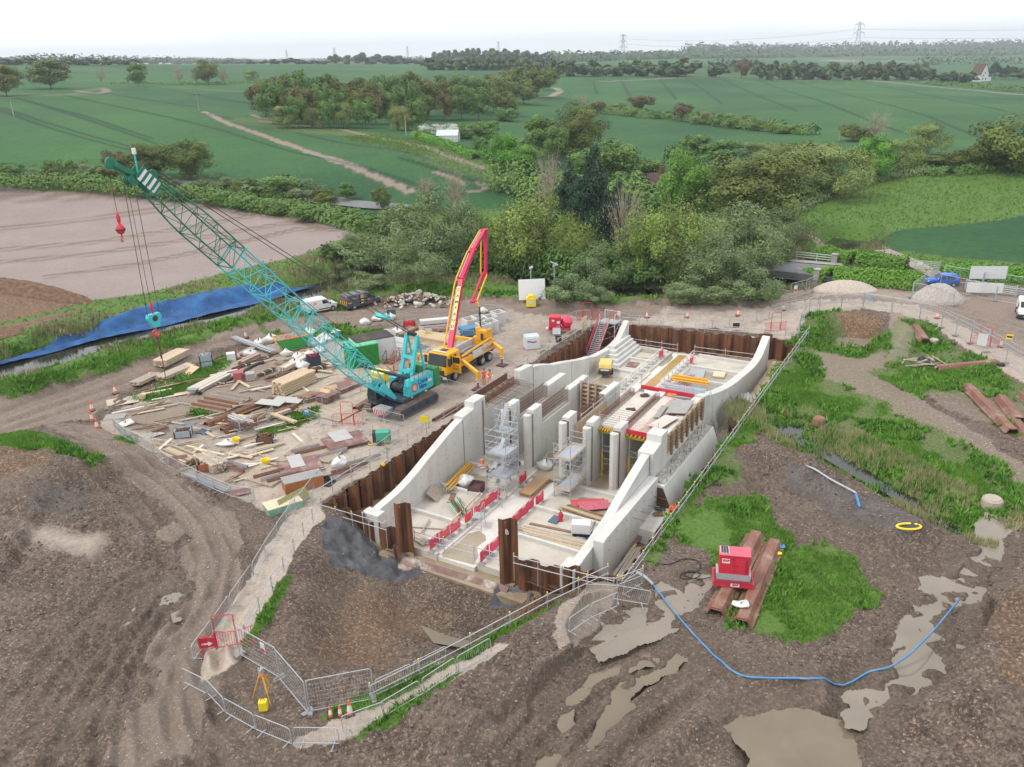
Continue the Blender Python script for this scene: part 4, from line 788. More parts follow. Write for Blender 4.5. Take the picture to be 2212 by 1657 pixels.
for sy in(-1,1):b.add([bp(-.15,sy*.66-.05,-.14),bp(2.3,sy*.66-.05,-.42),bp(2.3,sy*.66-.05,.42),bp(-.15,sy*.66-.05,.14),bp(-.15,sy*.66+.05,-.14),bp(2.3,sy*.66+.05,-.42),bp(2.3,sy*.66+.05,.42),bp(-.15,sy*.66+.05,.14)],[(0,1,2,3),(7,6,5,4),(0,4,5,1),(3,2,6,7),(1,5,6,2),(0,3,7,4)])
b.obj('boom_foot',TURQ,crane)
lattice('boom_base_section',2.2,7.2,TURQ,7);lattice('boom_middle_section',7.25,13.2,TURQ,7);lattice('boom_middle_section',13.25,BL*.70,TURQ,7);lattice('boom_head_section',BL*.70+.05,BL-1.7,DGREEN,8)
b=MB()
for sy in(-1,1):b.beam(bp(BL-1.9,sy*.42,0),bp(BL-.2,sy*.42,.1),.06,.9)
b.beam(bp(BL-.3,0,-.2),bp(BL+1.1,0,-.55),.7,.3);b.obj('boom_head',DGREEN,crane)
b=MB()
for k in range(4):b.wheel(bp(BL-.3,-.3+k*.2,-.55),.34,.1,'y',18)
b.obj('sheave',DGREEN,crane);b=MB();b.wheel(bp(BL+1.25,0,-.6),.36,.16,'y',20);b.obj('tip_sheave',DGREEN,crane);b=MB();b.wheel(bp(BL-1.2,.1,.65),.3,.12,'y',16);b.obj('sheave',DGREEN,crane)
b=MB()
for sy in(-1,1):
 for k in range(4):b.beam(bp(BL-1.75+k*.4,sy*.46,-.35),bp(BL-1.55+k*.4,sy*.46,-.35),.03,.1);b.add([bp(BL-1.8+k*.4,sy*.465,-.42),bp(BL-1.6+k*.4,sy*.465,-.42),bp(BL-1.6+k*.4,sy*.465,.42),bp(BL-1.8+k*.4,sy*.465,.42)],[(0,1,2,3)])
b.obj('stripe_panel',WHITE,crane)
b=MB();b.tube(bp(BL-.4,0,.1),tuple(Vector(bp(BL-.4,0,.1))+Vector((0,0,1.1))),.045,6,0);q=Vector(bp(BL-.4,0,.1))+Vector((0,0,1.1));b.tube(tuple(q),tuple(q+Vector((0,0,.35))),.13,10,1);b.obj('mast_light',[TURQ,WHITE],crane)
gt=Vector((-2.05,0,6.45));ph=Vector(bp(BL-1.2,0,.9));br=gt.lerp(ph,.16)+Vector((0,0,-.1))
b=MB();b.box(tuple(br),(.5,1.5,.3),0,ry=-.7);b.obj('bridle',TURQ,crane)
b=MB()
for y in(-.5,-.3,.3,.5):b.tube((gt.x,y,gt.z),(br.x,y,br.z),.022,4)
for y in(-.6,.6):b.tube((br.x,y,br.z),(ph.x,y*.7,ph.z),.03,4)
mid=Vector(bp(BL*.5,0,half(10)+.1));b.tube((0,.1,2.2),tuple(Vector(bp(BL-1.,.1,.5))),.018,4);b.tube((-.8,-.1,2.2),tuple(Vector(bp(BL-1.,-.1,.5))),.018,4);b.obj('ropes',ROPE,crane)
b=MB()
for y in(-.5,.5):b.tube((-1.2,y,2.4),bp(4.6,y,.5),.11,8);b.tube((-1.2,y,2.4),tuple(Vector((-1.2,y,2.4)).lerp(Vector(bp(4.6,y,.5)),.45)),.16,8)
b.obj('back_stop',STEELB,crane)
def cw_(p):q=Vector(p);return Vector((CC[0]+cf[0]*q.x+cl_[0]*q.y,CC[1]+cf[1]*q.x+cl_[1]*q.y,q.z+.05))
hx=cw_(bp(BL-.3,0,-.85));bx=cw_(bp(BL+1.55,0,-.6))
def pz(p,py):
 lo,hi=-5.,60.
 for _ in range(50):
  m=(lo+hi)/2;d=np.array([p.x,p.y,m-H]);yy=CY-F*(UP@d)/(FW@d)
  if yy>py:lo=m
  else:hi=m
 return lo
zb,zt=pz(hx,703),pz(hx,672)
hb=thing('hook_block','turquoise hook block with red hook hanging on crane ropes','hook block',(hx.x,hx.y,zb),A_C)
b=MB();b.prism([(-.5,0+.55),(-.42,.8),(.42,.8),(.5,.55),(.22,-.1),(-.22,-.1)],-.16,.16,0,'y');b.obj('block_plate',TURQ,hb,bevel=.02)
b=MB();b.wheel((0,0,.5),.2,.34,'y',14);b.obj('sheave',DARK,hb)
b=MB();b.path([(0,0,-.1),(0,0,-.25),(.2,0,-.38),(.22,0,-.6),(0,0,-.75),(-.2,0,-.62),(-.2,0,-.48)],[.08,.08,.09,.09,.08,.07,.03],8);b.obj('hook',RED,hb);b=MB();b.path([(0,0,.8),(.05,0,1.2),(0,0,1.55)],[.05,.09,.05],6);b.obj('rope_socket',RED,hb)
b=MB()
for x in(-.42,.42):b.tube((x,.05,.7),(x*.8,.05,hx.z-zb),.022,4)
b.tube((0,-.05,1.5),(.05,-.05,hx.z-zb),.018,4);b.obj('ropes',ROPE,hb)
z0=pz(hx,832)
ch=thing('lifting_chains','rusty lifting chains hanging below the crane hook block','chains',(hx.x,hx.y,z0),A_C);b=MB()
for k in range(4):b.tube((.05*(k-1.5),.03*(k%2),zb-z0-.72),(.02*(k-1.5),.02*(k%2),(zb-z0)*.45 if k else.1),.03,5)
b.obj('chain',RUSTY,ch);b=MB();b.path([(0,0,.3),(.08,0,.1),(0,0,0),(-.08,0,.1)],.03,5);b.obj('hook',ORANGE,ch)
zz=pz(bx,496)
bh=thing('ball_hook','red headache ball with hook hanging from boom tip','crane ball',(bx.x,bx.y,zz),A_C)
b=MB();b.lathe([(.02,-.3),(.2,-.22),(.29,0),(.2,.22),(.08,.34),(.1,.5),(.13,.7),(.05,1.0),(.02,1.1)],14);b.obj('ball',RED,bh,smooth=True);b=MB();b.lathe([(.292,-.05),(.295,.0),(.292,.05)],14);b.obj('band',DARK,bh)
b=MB();b.path([(0,0,-.3),(0,0,-.5),(.08,0,-.6),(.05,0,-.75),(-.04,0,-.7)],.05,6);b.obj('hook',RED,bh)
b=MB();b.tube((0,0,1.1),(0,0,bx.z-zz),.02,4);b.box((0,0,2.3),(.3,.12,.2),1);b.obj('rope',[ROPE,RUSTY],bh)
TYRE=BLACK;RIM=mat('wheel_rim',(.42,.43,.44),.5,.2,6,0,metal=.3);LAMPR=mat('red_lamp',(.45,.01,.01),.3,.1,3);LAMPW=mat('headlamp',(.75,.76,.78),.2,.1,3)
def road_wheel(p,r,w,parent,side):
 b=MB();b.lathe([(r*.62,-w/2),(r*.9,-w/2),(r,-w*.36),(r,w*.36),(r*.9,w/2),(r*.62,w/2)],22);o=b.obj('wheel',TYRE,parent,p);o.rotation_euler=(math.pi/2,0,0);o.data.polygons.foreach_set('use_smooth',[True]*len(o.data.polygons))
 b=MB();s=-side;b.tube((0,0,s*w*.2),(0,0,s*w*.51),r*.6,18);b.tube((0,0,s*w*.42),(0,0,s*w*.56),r*.2,10)
 for k in range(6):a=k*math.pi/3;b.tube((r*.42*math.cos(a),r*.42*math.sin(a),s*w*.5),(r*.42*math.cos(a),r*.42*math.sin(a),s*w*.518),r*.1,6,1)
 b.obj('rim',[RIM,DARK],o);return o
class Loft:
 """stations x, underside z, belt z, roof z, half width at belt, half width at roof"""
 def __init__(s,st):s.st=st;s.x=[q[0]for q in st]
 def at(s,x):return[float(np.interp(x,s.x,[q[k]for q in s.st]))for k in range(1,6)]
 def ring(s,x):
  zb,zm,zr,wb,wr=s.at(x);zs=min(zb+.25,zm);rz=max(zr-.10,zm+.01);c=[(wb*.93,zb),(wb,zs),(wb,zm),(wr,rz),(wr*.8,zr)]
  return[(x,-y,z)for y,z in c]+[(x,y,z)for y,z in c[::-1]]
 def mesh(s,b,step=.12,mi=0):
  xs=sorted(set(list(np.arange(s.x[0],s.x[-1],step))+s.x));R=[s.ring(x)for x in xs];n=10;vs=[v for r in R for v in r]
  fs=[(i*n+k,(i+1)*n+k,(i+1)*n+(k+1)%n,i*n+(k+1)%n)for i in range(len(xs)-1)for k in range(n)]+[tuple(range(n)),tuple(range((len(xs)-1)*n+n-1,(len(xs)-1)*n-1,-1))]
  b.add(vs,fs,mi)
 def side(s,b,x0,x1,t0,t1,sg,mi=0,off=.012,sk=0.):
  def P(x,t):zb,zm,zr,wb,wr=s.at(x);rz=max(zr-.1,zm+.01);return(x,sg*(wb+(wr-wb)*t+off),zm+(rz-zm)*t)
  n=5
  for k in range(n):
   xa,xb=x0+(x1-x0)*k/n,x0+(x1-x0)*(k+1)/n;b.add([P(xa,t0),P(xb,t0),P(xb-sk*(k+1)/n,t1),P(xa-sk*k/n,t1)],[(0,1,2,3)],mi)
 def lower(s,b,x0,x1,z0,z1,sg,mi=0,off=.012):
  ya,yb=s.at(x0)[3]+off,s.at(x1)[3]+off;b.add([(x0,sg*ya,z0),(x1,sg*yb,z0),(x1,sg*yb,z1),(x0,sg*ya,z1)],[(0,1,2,3)],mi)
 def cross(s,b,xa,xb,f,mi=0,off=.015):
  A,B_=s.at(xa),s.at(xb);b.add([(xa+off,-A[4]*f,A[2]+off),(xa+off,A[4]*f,A[2]+off),(xb+off,B_[4]*f,B_[2]+off),(xb+off,-B_[4]*f,B_[2]+off)],[(0,1,2,3)],mi)
def vehicle(name,label,loc,rz,body,st,Lw,axles,r,kind,group=None,details=None):
 t=thing(name,label,kind,loc,rz,group);lf=Loft(st);b=MB();lf.mesh(b);bo=b.obj('body',body,t)
 for x in axles:
  for sg in(-1,1):
   road_wheel((x,sg*(Lw/2-.1),r),r,.22,t,sg);k=MB();k.tube((x,sg*(Lw/2-.28),r+.03),(x,sg*(Lw/2+.004),r+.03),r*1.18,20);k.obj('wheel_arch',DARK,t)
 if details:details(t,lf,bo)
 return t,lf
def van_st(Lg,Hh,Wd,hood=1.0):
 w=Wd/2;return[(-Lg/2,.35,1.0,Hh-.12,w*.93,w*.84),(-Lg/2+.12,.28,1.02,Hh,w*.97,w*.88),(Lg/2-2.05,.28,1.05,Hh+.02,w,w*.9),(Lg/2-1.6,.28,1.06,Hh-.02,w,w*.88),(Lg/2-.85,.28,1.04,1.2,w*.98,w*.84),(Lg/2-.25,.28,.95,1.0,w*.93,w*.8),(Lg/2,.32,.72,.76,w*.8,w*.66)]
def place2(f,r,Lw):
 a,c=W(*f)[:2],W(*r)[:2];d=(a-c)/np.linalg.norm(a-c);return(a+c)/2,d
c,d=place2((716.6,671.5),(679,679.5),1.8);nrm=np.array([-d[1],d[0]]);c=c+nrm*.85
def wdet(t,lf,bo):
 for sg in(-1,1):
  b=MB();lf.side(b,.05,1.05,.12,.82,sg,sk=.35);b.obj('side_window',GLASS,t)
  b=MB();lf.lower(b,-.6,.95,.45,.58,sg);b.obj('side_moulding',DARK,t)
  b=MB();lf.side(b,-1.2,-.75,.25,.6,sg,0);b.obj('orange_panel',ORL,t);b=MB();lf.side(b,-1.85,-1.4,.2,.55,sg);b.obj('grey_panel',mat('grey_print',(.5,.52,.53),.5,.1,30),t)
  b=MB();b.box((1.05,sg*1.02,1.12),(.1,.16,.2));b.obj('mirror',DARK,t)
  b=MB();b.box((-2.16,sg*.78,1.0),(.1,.1,.5));b.obj('rear_lamp',LAMPR,t);b=MB();b.box((1.98,sg*.68,.88),(.3,.2,.12));b.obj('headlight',LAMPW,t)
 b=MB();lf.cross(b,.62,1.28,.86);b.obj('windscreen',GLASS,t);b=MB();b.box((2.1,0,.5),(.28,1.66,.36));b.box((-2.2,0,.45),(.1,1.7,.2));b.obj('bumper',DARK,t)
 b=MB()
 for k in range(6):b.box((-2.205,-.6+k*.24,.85),(.01,.1,.4),k%2,rx=.5)
 b.obj('rear_chevrons',[YELP,RED],t)
vehicle('van','small white van parked on the haul road beside the stream',atxy(c[0],c[1],.0),math.atan2(d[1],d[0]),WHITE,van_st(4.4,1.82,1.82),1.82,(1.38,-1.35),.31,'van',None,wdet)
VANG=mat('slate_grey_paint',(.075,.08,.095),.35,.1,2,0,dirt=(.11,.105,.1))
c,d=place2((808,659.5),(766,669.5),1.9);nrm=np.array([-d[1],d[0]]);c=c+nrm*.9
def gdet(t,lf,bo):
 for sg in(-1,1):
  b=MB();lf.side(b,.55,1.5,.12,.85,sg,sk=.35);b.obj('side_window',GLASS,t);b=MB();lf.lower(b,-2.35,.3 if sg>0 else-.7,.92,.99,sg,0);lf.lower(b,.5,2.0,.92,.99,sg,0);lf.lower(b,-2.35,-.7,.84,.92,sg,1);lf.lower(b,.5,2.,.84,.92,sg,1);lf.lower(b,-1.2,-.7,.45,.53,sg,2);lf.lower(b,.5,1.4,.45,.53,sg,2)
  b.obj('side_stripe',[YELP,mat('blue_stripe',(.03,.07,.5)),RED],t)
  b=MB();b.box((1.5,sg*1.08,1.2),(.1,.18,.24));b.obj('mirror',DARK,t);b=MB();b.box((-2.44,sg*.84,1.25),(.1,.12,.8));b.obj('rear_lamp',LAMPR,t);b=MB();b.box((2.25,sg*.7,.86),(.3,.22,.14));b.obj('headlight',LAMPW,t)
 b=MB();lf.cross(b,.92,1.58,.86);b.obj('windscreen',GLASS,t);b=MB();b.box((2.38,0,.45),(.28,1.8,.3));b.box((-2.5,0,.42),(.1,1.8,.2));b.obj('bumper',DARK,t)
 b=MB();lf.side(b,-.62,.42,-.0,.92,-1,0,.014);lf.lower(b,-.62,.42,.42,1.05,-1,0,.014);b.obj('door_opening',mat('van_interior',(.02,.02,.022),.9,.2,3),t)
 b=MB()
 for z,m in((.62,1),(.98,0),(1.35,0),(1.6,2)):b.box((-.1,-.99,z),(.9,.05,.05),0);b.box((-.25,-.985,z+.1),(.4,.06,.14),m)
 b.obj('tool_shelf',[TIMB,WHITE,ORANGE],t)
 b=MB();b.box((-1.25,-1.03,1.15),(1.1,.04,1.35));b.obj('sliding_door',VANG,t,bevel=.02)
 b=MB()
 for k in range(7):b.box((-2.505,-.72+k*.24,.88),(.012,.1,.62),k%2,rx=.5)
 b.obj('rear_chevrons',[YELP,RED],t);b=MB();b.box((-2.46,0,1.5),(.02,1.4,.42),0,ry=-.08);b.obj('rear_window',GLASS,t)
 text_obj('lettering','TS Group',.3,WHITE,t,face_M((-1.35,-1.055,1.48),(1,0,0),(0,0,1)),.003,sx=.8)
 b=MB()
 for x in(-1.6,-.4,.6):b.box((x,0,1.99),(.06,1.5,.05))
 b.obj('roof_bar',DARK,t)
vehicle('van','slate grey van with its side door open and chevron rear',atxy(c[0],c[1]),math.atan2(d[1],d[0]),VANG,van_st(4.95,1.92,1.96),1.96,(1.55,-1.5),.33,'van',None,gdet)
q=W(2205,690)
def rdet(t,lf,bo):
 b=MB();lf.cross(b,.7,1.35,.86);b.obj('windscreen',GLASS,t);b=MB();b.box((2.2,0,.5),(.28,1.72,.42));b.obj('bumper',DARK,t)
 for sg in(-1,1):
  b=MB();lf.side(b,.25,1.2,.12,.82,sg,sk=.35);b.obj('side_window',GLASS,t);b=MB();b.box((2.02,sg*.7,.9),(.3,.26,.14));b.obj('headlight',LAMPW,t);b=MB();b.box((1.25,sg*1.04,1.15),(.1,.18,.22));b.obj('mirror',DARK,t)
 b=MB();b.box((2.35,0,.48),(.01,.5,.11));b.obj('number_plate',WHITE,t)
 text_obj('lettering','LITRUP',.16,DARK,t,face_M((1.98,0,1.1),(0,1,0),(-.5,0,.2)),.003)
vehicle('van','white van on the pale yard near the road gates',(q[0]+1.2,q[1]+1.4,0),math.radians(-118),WHITE,van_st(4.6,1.85,1.85),1.85,(1.45,-1.4),.32,'van',None,rdet)
q=W(2032,617,.1);BLUEP=mat('blue_car_paint',(.015,.12,.5),.3,.08,2)
def bdet(t,lf,bo):
 for sg in(-1,1):
  b=MB();lf.side(b,-1.3,-.35,.1,.85,sg);b.obj('side_window',GLASS,t);b=MB();lf.side(b,-.25,.75,.1,.85,sg,sk=.3);b.obj('side_window',GLASS,t);b=MB();b.box((-1.92,sg*.72,.95),(.14,.14,.4));b.obj('rear_lamp',LAMPR,t);b=MB();b.box((1.75,sg*.62,.72),(.3,.22,.14));b.obj('headlight',LAMPW,t)
 b=MB();lf.cross(b,.35,.95,.86);b.obj('windscreen',GLASS,t)
bst=[(-1.98,.35,.9,1.25,.72,.6),(-1.8,.28,.92,1.5,.8,.64),(-1.2,.28,.95,1.62,.86,.68),(.3,.28,.95,1.62,.87,.68),(1.0,.28,.93,1.05,.85,.68),(1.75,.28,.82,.88,.78,.6),(1.98,.34,.6,.66,.66,.5)]
vehicle('car','blue small hatchback car driving along the road past the hedge gap',(q[0],q[1],.12),math.radians(171),BLUEP,bst,1.72,(1.25,-1.25),.3,'car',None,bdet)
PA=math.radians(-120.8);pf=np.array([math.cos(PA),math.sin(PA)]);pl_=np.array([-pf[1],pf[0]]);P0=np.array([-6.6,77.3])
pump=thing('concrete_pump','yellow concrete pump lorry with crimson boom and outriggers','lorry',(P0[0],P0[1],0),PA);YELT=mat('lorry_yellow',(.78,.38,.012),.35,.08,1.5,0,dirt=(.6,.3,.03));CRIM=mat('crimson_paint',(.55,.01,.08),.4,.08,2,0)
st=[(-1.0,.95,1.75,2.98,1.2,1.12),(-.9,.95,1.75,3.08,1.22,1.14),(.7,.95,1.75,3.12,1.22,1.12),(1.1,.95,1.75,3.02,1.2,1.1),(1.38,.95,1.72,1.9,1.18,1.15),(1.42,.95,1.6,1.7,1.16,1.12)]
lf=Loft(st);b=MB();lf.mesh(b,.1);cab_=b.obj('cab',YELT,pump,bevel=.03)
b=MB();b.add([(1.125,-1.05,2.95),(1.125,1.05,2.95),(1.41,1.1,1.85),(1.41,-1.1,1.85)],[(0,1,2,3)]);b.obj('windscreen',GLASS,cab_)
b=MB();b.box((1.18,0,.7),(.5,2.46,.62));b.box((1.43,0,1.2),(.06,1.7,.5));b.obj('bumper',DARK,cab_,bevel=.04)
b=MB()
for k in range(4):b.box((1.47,0,1.02+k*.12),(.03,1.55,.05))
b.obj('grille',DGREY,cab_)
b=MB();n=24;b.path([(1.5,.17*math.cos(k*2*math.pi/n),1.28+.17*math.sin(k*2*math.pi/n))for k in range(n+1)],.014,5)
for a in(90,210,330):b.tube((1.5,0,1.28),(1.5,.16*math.cos(math.radians(a)),1.28+.16*math.sin(math.radians(a))),.024,5,r2=.006)
b.obj('star_emblem',mat('chrome',(.8,.8,.8),.25,.02,2,0,metal=.8),cab_)
for sg in(-1,1):
 b=MB();lf.side(b,-.35,.85,.1,.82,sg,sk=.2);b.obj('side_window',GLASS,cab_);b=MB();b.box((1.25,sg*1.4,2.35),(.14,.26,.8));b.obj('mirror',DARK,cab_);b=MB();b.box((1.44,sg*.9,.68),(.06,.4,.26));b.obj('headlight',LAMPW,cab_)
dr=MB();dr.box((-.55,2.0,1.95),(.05,1.05,1.75));d_=dr.obj('open_door',YELT,cab_,bevel=.03);d_.location=(1.0,-.3,0);b=MB();b.box((-.515,2.0,2.4),(.02,.8,.6));b.obj('window',GLASS,d_)
text_obj('lettering','01992',.24,DARK,d_,face_M((-.515,1.98,1.75),(0,1,0),(0,0,1)),.004);text_obj('lettering','560898',.24,DARK,d_,face_M((-.515,1.98,1.5),(0,1,0),(0,0,1)),.004);text_obj('lettering','Camfaud',.3,DARK,cab_,face_M((1.436,0,1.62),(0,1,0),(0,0,1)),.004)
b=MB();b.box((.8,0,3.16),(.2,1.6,.1));b.obj('light_bar',WHITE,cab_,bevel=.03);b=MB();b.box((.2,.1,3.13),(.7,.7,.06));b.obj('roof_hatch',DARK,cab_)
for x in(0,-4.95,-6.3):
 for sg in(-1,1):road_wheel((x,sg*1.06,.52),.52,.34 if x==0 else.5,pump,sg)
b=MB();b.bb(-7.6,1.0,-.45,.45,.6,.95);b.bb(-3.9,-1.2,.5,1.15,.5,1.05);b.bb(-3.9,-1.2,-1.15,-.5,.5,1.05);b.obj('chassis',DARK,pump)
b=MB();b.bb(-7.4,-1.05,-1.15,1.15,1.12,1.35);b.bb(-3.2,-1.05,.9,1.22,1.15,1.75);b.bb(-3.2,-1.05,-1.22,-.9,1.15,1.75);b.bb(-7.5,-7.0,-1.2,1.2,1.2,2.2);b.obj('subframe',YELT,pump,bevel=.02)
b=MB();b.bb(-6.95,-3.25,1.16,1.24,1.3,2.05);b.bb(-6.95,-3.25,-1.24,-1.16,1.3,2.05);sp=b.obj('side_panel',mat('silver_panel',(.55,.56,.57),.4,.08,2),pump);text_obj('lettering','Camfaud',.62,YELT,sp,face_M((-5.9,1.247,1.68),(-1,0,0),(0,0,1)),.004,sx=.9,bold=.01);text_obj('lettering','Camfaud',.6,DARK,sp,face_M((-5.9,1.246,1.66),(-1,0,0),(0,0,1)),.002,sx=.9,bold=.025)
b=MB();b.bb(-6.55,-5.3,1.246,1.25,1.96,1.99);b.obj('red_line',RED,sp)
b=MB();b.path([(-7.2,1.0,2.3),(-6.9,.95,2.35),(-1.6,.95,2.0)],.11,8);b.obj('pipe_rail',YELT,pump)
b=MB();b.bb(-6.8,-2.6,-.9,.8,1.36,1.5);b.bb(-6.2,-3.2,.1,.5,1.5,1.8);b.bb(-5.6,-3.4,-.6,-.2,1.5,1.75);b.bb(-3,-2.6,-1,1,1.4,2.0);b.obj('pump_deck',mat('deck_grey',(.22,.21,.2),.7,.3,3),pump)
b=MB();b.prism([(-.7,0),(.7,0),(.85,1.35),(.55,1.3),(.5,1.1),(-.5,1.1),(-.55,1.3),(-.85,1.35)],-.35,.35,0,'x',Matrix.Translation((-7.3,0,1.9)));hp=b.obj('hopper',YELT,pump,bevel=.04);b=MB();b.box((-6.92,0,2.35),(.05,.3,.7));b.box((-6.92,.45,2.1),(.05,.3,.25));b.obj('hydraulics',DARK,hp)
b=MB();b.tube((-8,.9,1.0),(-7.4,.9,1.1),.12,8);b.tube((-8.3,.2,.8),(-7.4,.3,.9),.1,8);b.box((-7.7,0,.85),(.4,1.6,.3));b.obj('rear_gear',DARK,pump)
def leg(x0,y0,x1,y1):
 b=MB();z=1.72 if x0>-4 else 1.75;sg=1 if y1>0 else-1
 b.beam((x0,y0,z),(x1,y1,z),.3,.34);b.beam((x1,y1,z+.18),(x1,y1,.75),.26,.26);o=b.obj('outrigger',YELT,pump,bevel=.02)
 b=MB();b.box((x1,y1,.95),(.275,.275,.3),0);b.box((x1,y1,.95),(.278,.285,.1),1,rx=.6);b.obj('hazard_band',[WHITE,RED],o)
 b=MB();b.tube((x1,y1,.1),(x1,y1,.75),.09,8);b.obj('jack',RUSTY,o)
 q=P0+pf*x1+pl_*y1;b=MB();b.box((0,0,.06),(.95,.95,.1));b.tube((0,0,.11),(0,0,.14),.2,12,1);pd=b.obj('outrigger_pad',[DARK,RED],loc=(q[0],q[1],hz(q[0],q[1])),rz=PA,bevel=.01);tag(pd,{1:'black outrigger pad near the two workers',2:'black outrigger pad at the rear of the pump lorry',3:'black outrigger pad at the front beside the crane',4:'black outrigger pad behind the pump lorry by the barriers'}[leg.n],'pad','pads under the pump outriggers');leg.n+=1
leg.n=1
leg(-1.3,1.15,.99,4.45);leg(-7.2,1.15,-5.77,3.1);leg(-1.3,-1.15,-.6,-3.9);leg(-7.2,-1.15,-7.0,-3.6)
tu=(P0+pf*(-1.65)-pl_*.17);TU=np.array([tu[0],tu[1],0]);ang=math.radians(75)
def bpl(x,y,off=0):
 n=np.array([-math.sin(ang),math.cos(ang),0]);d=ray(x,y);o=np.array([0,0,H]);t=((TU-o)@n)/(d@n);q=o+d*t
 r=q[:2]-P0;return Vector((r@pf,r@pl_,q[2]))
J=[bpl(*p)for p in((971,757),(996,605),(1022,541),(1047,497),(1046,592),(1023,652))]
b=MB();b.tube((-1.65,-.17,1.35),(-1.65,-.17,1.75),.62,18);b.beam((-1.65,-.17,1.7),tuple(J[0]),.55,.8);b.obj('turret',CRIM,pump)
wd_=(.5,.4,.33,.27,.22);arms=[];_cv=Vector((0-P0[0],0-P0[1],0)).normalized();_rw=np.array([-_cv.y,_cv.x]);RX=Vector((float(_rw@pf),float(_rw@pl_),0))
for k in range(5):
 b=MB();a,c=J[k],J[k+1];e=(c-a).normalized();o_=RX*(0,0,0,.12,-.2)[k];po=RX*(-.62,-.6,-.55,-.42,.3)[k]
 b.beam(tuple(a+o_),tuple(a.lerp(c,.5)+o_),wd_[k],wd_[k]*1.25);b.beam(tuple(a.lerp(c,.5)+o_),tuple(c+o_),wd_[k]*.92,wd_[k]);b.tube(tuple(c+RX*.34),tuple(c-RX*.4),.16,10);arms.append(b.obj('boom_arm',CRIM,pump))
 b=MB();b.path([tuple(a),tuple(a+po*.9),tuple(a+po+e*.35),tuple(c+po-e*.35),tuple(c+po*.9),tuple(c)],.085,8)
 for f in(.15,.5,.85):q=a.lerp(c,f);b.tube(tuple(q),tuple(q+po),.035,5,1)
 b.obj('delivery_pipe',[YELT,CRIM],pump)
 if k<3:b=MB();b.tube(tuple(a.lerp(c,.1)-RX*.34),tuple(a.lerp(c,.9)-RX*.34),.07,8);b.obj('hydraulic_ram',mat('ram_steel',(.45,.46,.47),.35,.1,4,0,metal=.4),arms[k])
e=(J[1]-J[0]).normalized()
camv=Vector(tuple(np.array([(-P0)@pf,(-P0)@pl_]))+(30,));fm=J[0].lerp(J[1],.58);sdir=Vector((0,0,1)).cross(e).normalized();up_=sdir.cross(e).normalized()
fn=up_ if up_.dot(camv-fm)>0 else-up_
xd=e.cross(fn).normalized()
cen=fm+fn*(wd_[0]*1.25/2+.012)
b=MB();hw,hl=.19,2.35;b.add([tuple(cen-xd*hw-e*hl),tuple(cen+xd*hw-e*hl),tuple(cen+xd*hw+e*hl),tuple(cen-xd*hw+e*hl)],[(0,1,2,3)]);lp=b.obj('name_panel',mat('cream_panel',(.85,.62,.2),.5,.05,2),arms[0])
rx=xd if xd.dot(Vector((pf@np.array([1,0]),pl_@np.array([1,0]),0)))>0 else-xd
for k,chh in enumerate('CAMFAUD'):text_obj('lettering',chh,.42,DARK,lp,face_M(tuple(cen+fn*.006+e*(hl-.38-k*.66)),rx,e),.003,bold=.012)
hz_=J[5];b=MB();b.path([tuple(J[5]),tuple(J[5]+rx*.45+Vector((0,0,-.1))),tuple(J[5]+rx*.62+Vector((0,0,-.5)))],.1,8);b.obj('end_pipe',YELT,pump)
b=MB();s=J[5]+rx*.62+Vector((0,0,-.5));b.path([tuple(s),tuple(s+Vector((.02,.02,-1.2))),tuple(s+Vector((-.02,.05,-3.4)))],.09,8);b.box(tuple(s+Vector((0,0,-.8))),(.22,.22,.18));b.obj('end_hose',DARK,pump)
def frame_loop(b,w,h,z0,r,mi=0,c=.14):
 pts=[(-w/2,0,z0),(-w/2,0,h-c),(-w/2+c*.3,0,h-c*.3),(-w/2+c,0,h),(w/2-c,0,h),(w/2-c*.3,0,h-c*.3),(w/2,0,h-c),(w/2,0,z0)]
 b.path(pts,r,6,mi);b.tube((-w/2,0,z0),(w/2,0,z0),r,6,mi)
def make_barrier(m):
 t=thing('crowd_barrier','x','barrier');b=MB();frame_loop(b,2.25,1.1,.18,.024);b.obj('frame',m,t)
 b=MB()
 for k in range(17):x=-1.05+k*2.1/16;b.tube((x,0,.18),(x,0,1.08),.007,4,cap=False)
 b.obj('bars',m,t)
 for x in(-.8,.8):b=MB();b.beam((x,-.3,.03),(x,.3,.03),.05,.04);b.tube((x,-.0,.03),(x,0,.2),.02,5);b.obj('foot',m,t)
 return t
def make_panel(m):
 t=thing('mesh_fence_panel','x','fence panel');b=MB();frame_loop(b,3.45,2.0,.12,.024);b.tube((-1.7,0,1.95),(-1.7,0,.02),.024,6);b.tube((1.7,0,1.95),(1.7,0,.02),.024,6);b.obj('frame',m,t)
 b=MB()
 for k in range(24):x=-1.66+k*3.32/23;b.tube((x,0,.14),(x,0,1.98),.0038,3,cap=False)
 for k in range(8):b.tube((-1.7,0,.25+k*.24),(1.7,0,.25+k*.24),.0038,3,cap=False)
 b.obj('wire_mesh',m,t)
 for x in(-1.7,1.7):b=MB();b.box((x,0,.07),(.25,.6,.14));b.obj('block_foot',mat('foot_block',(.25,.24,.23)),t)
 return t
_first={}
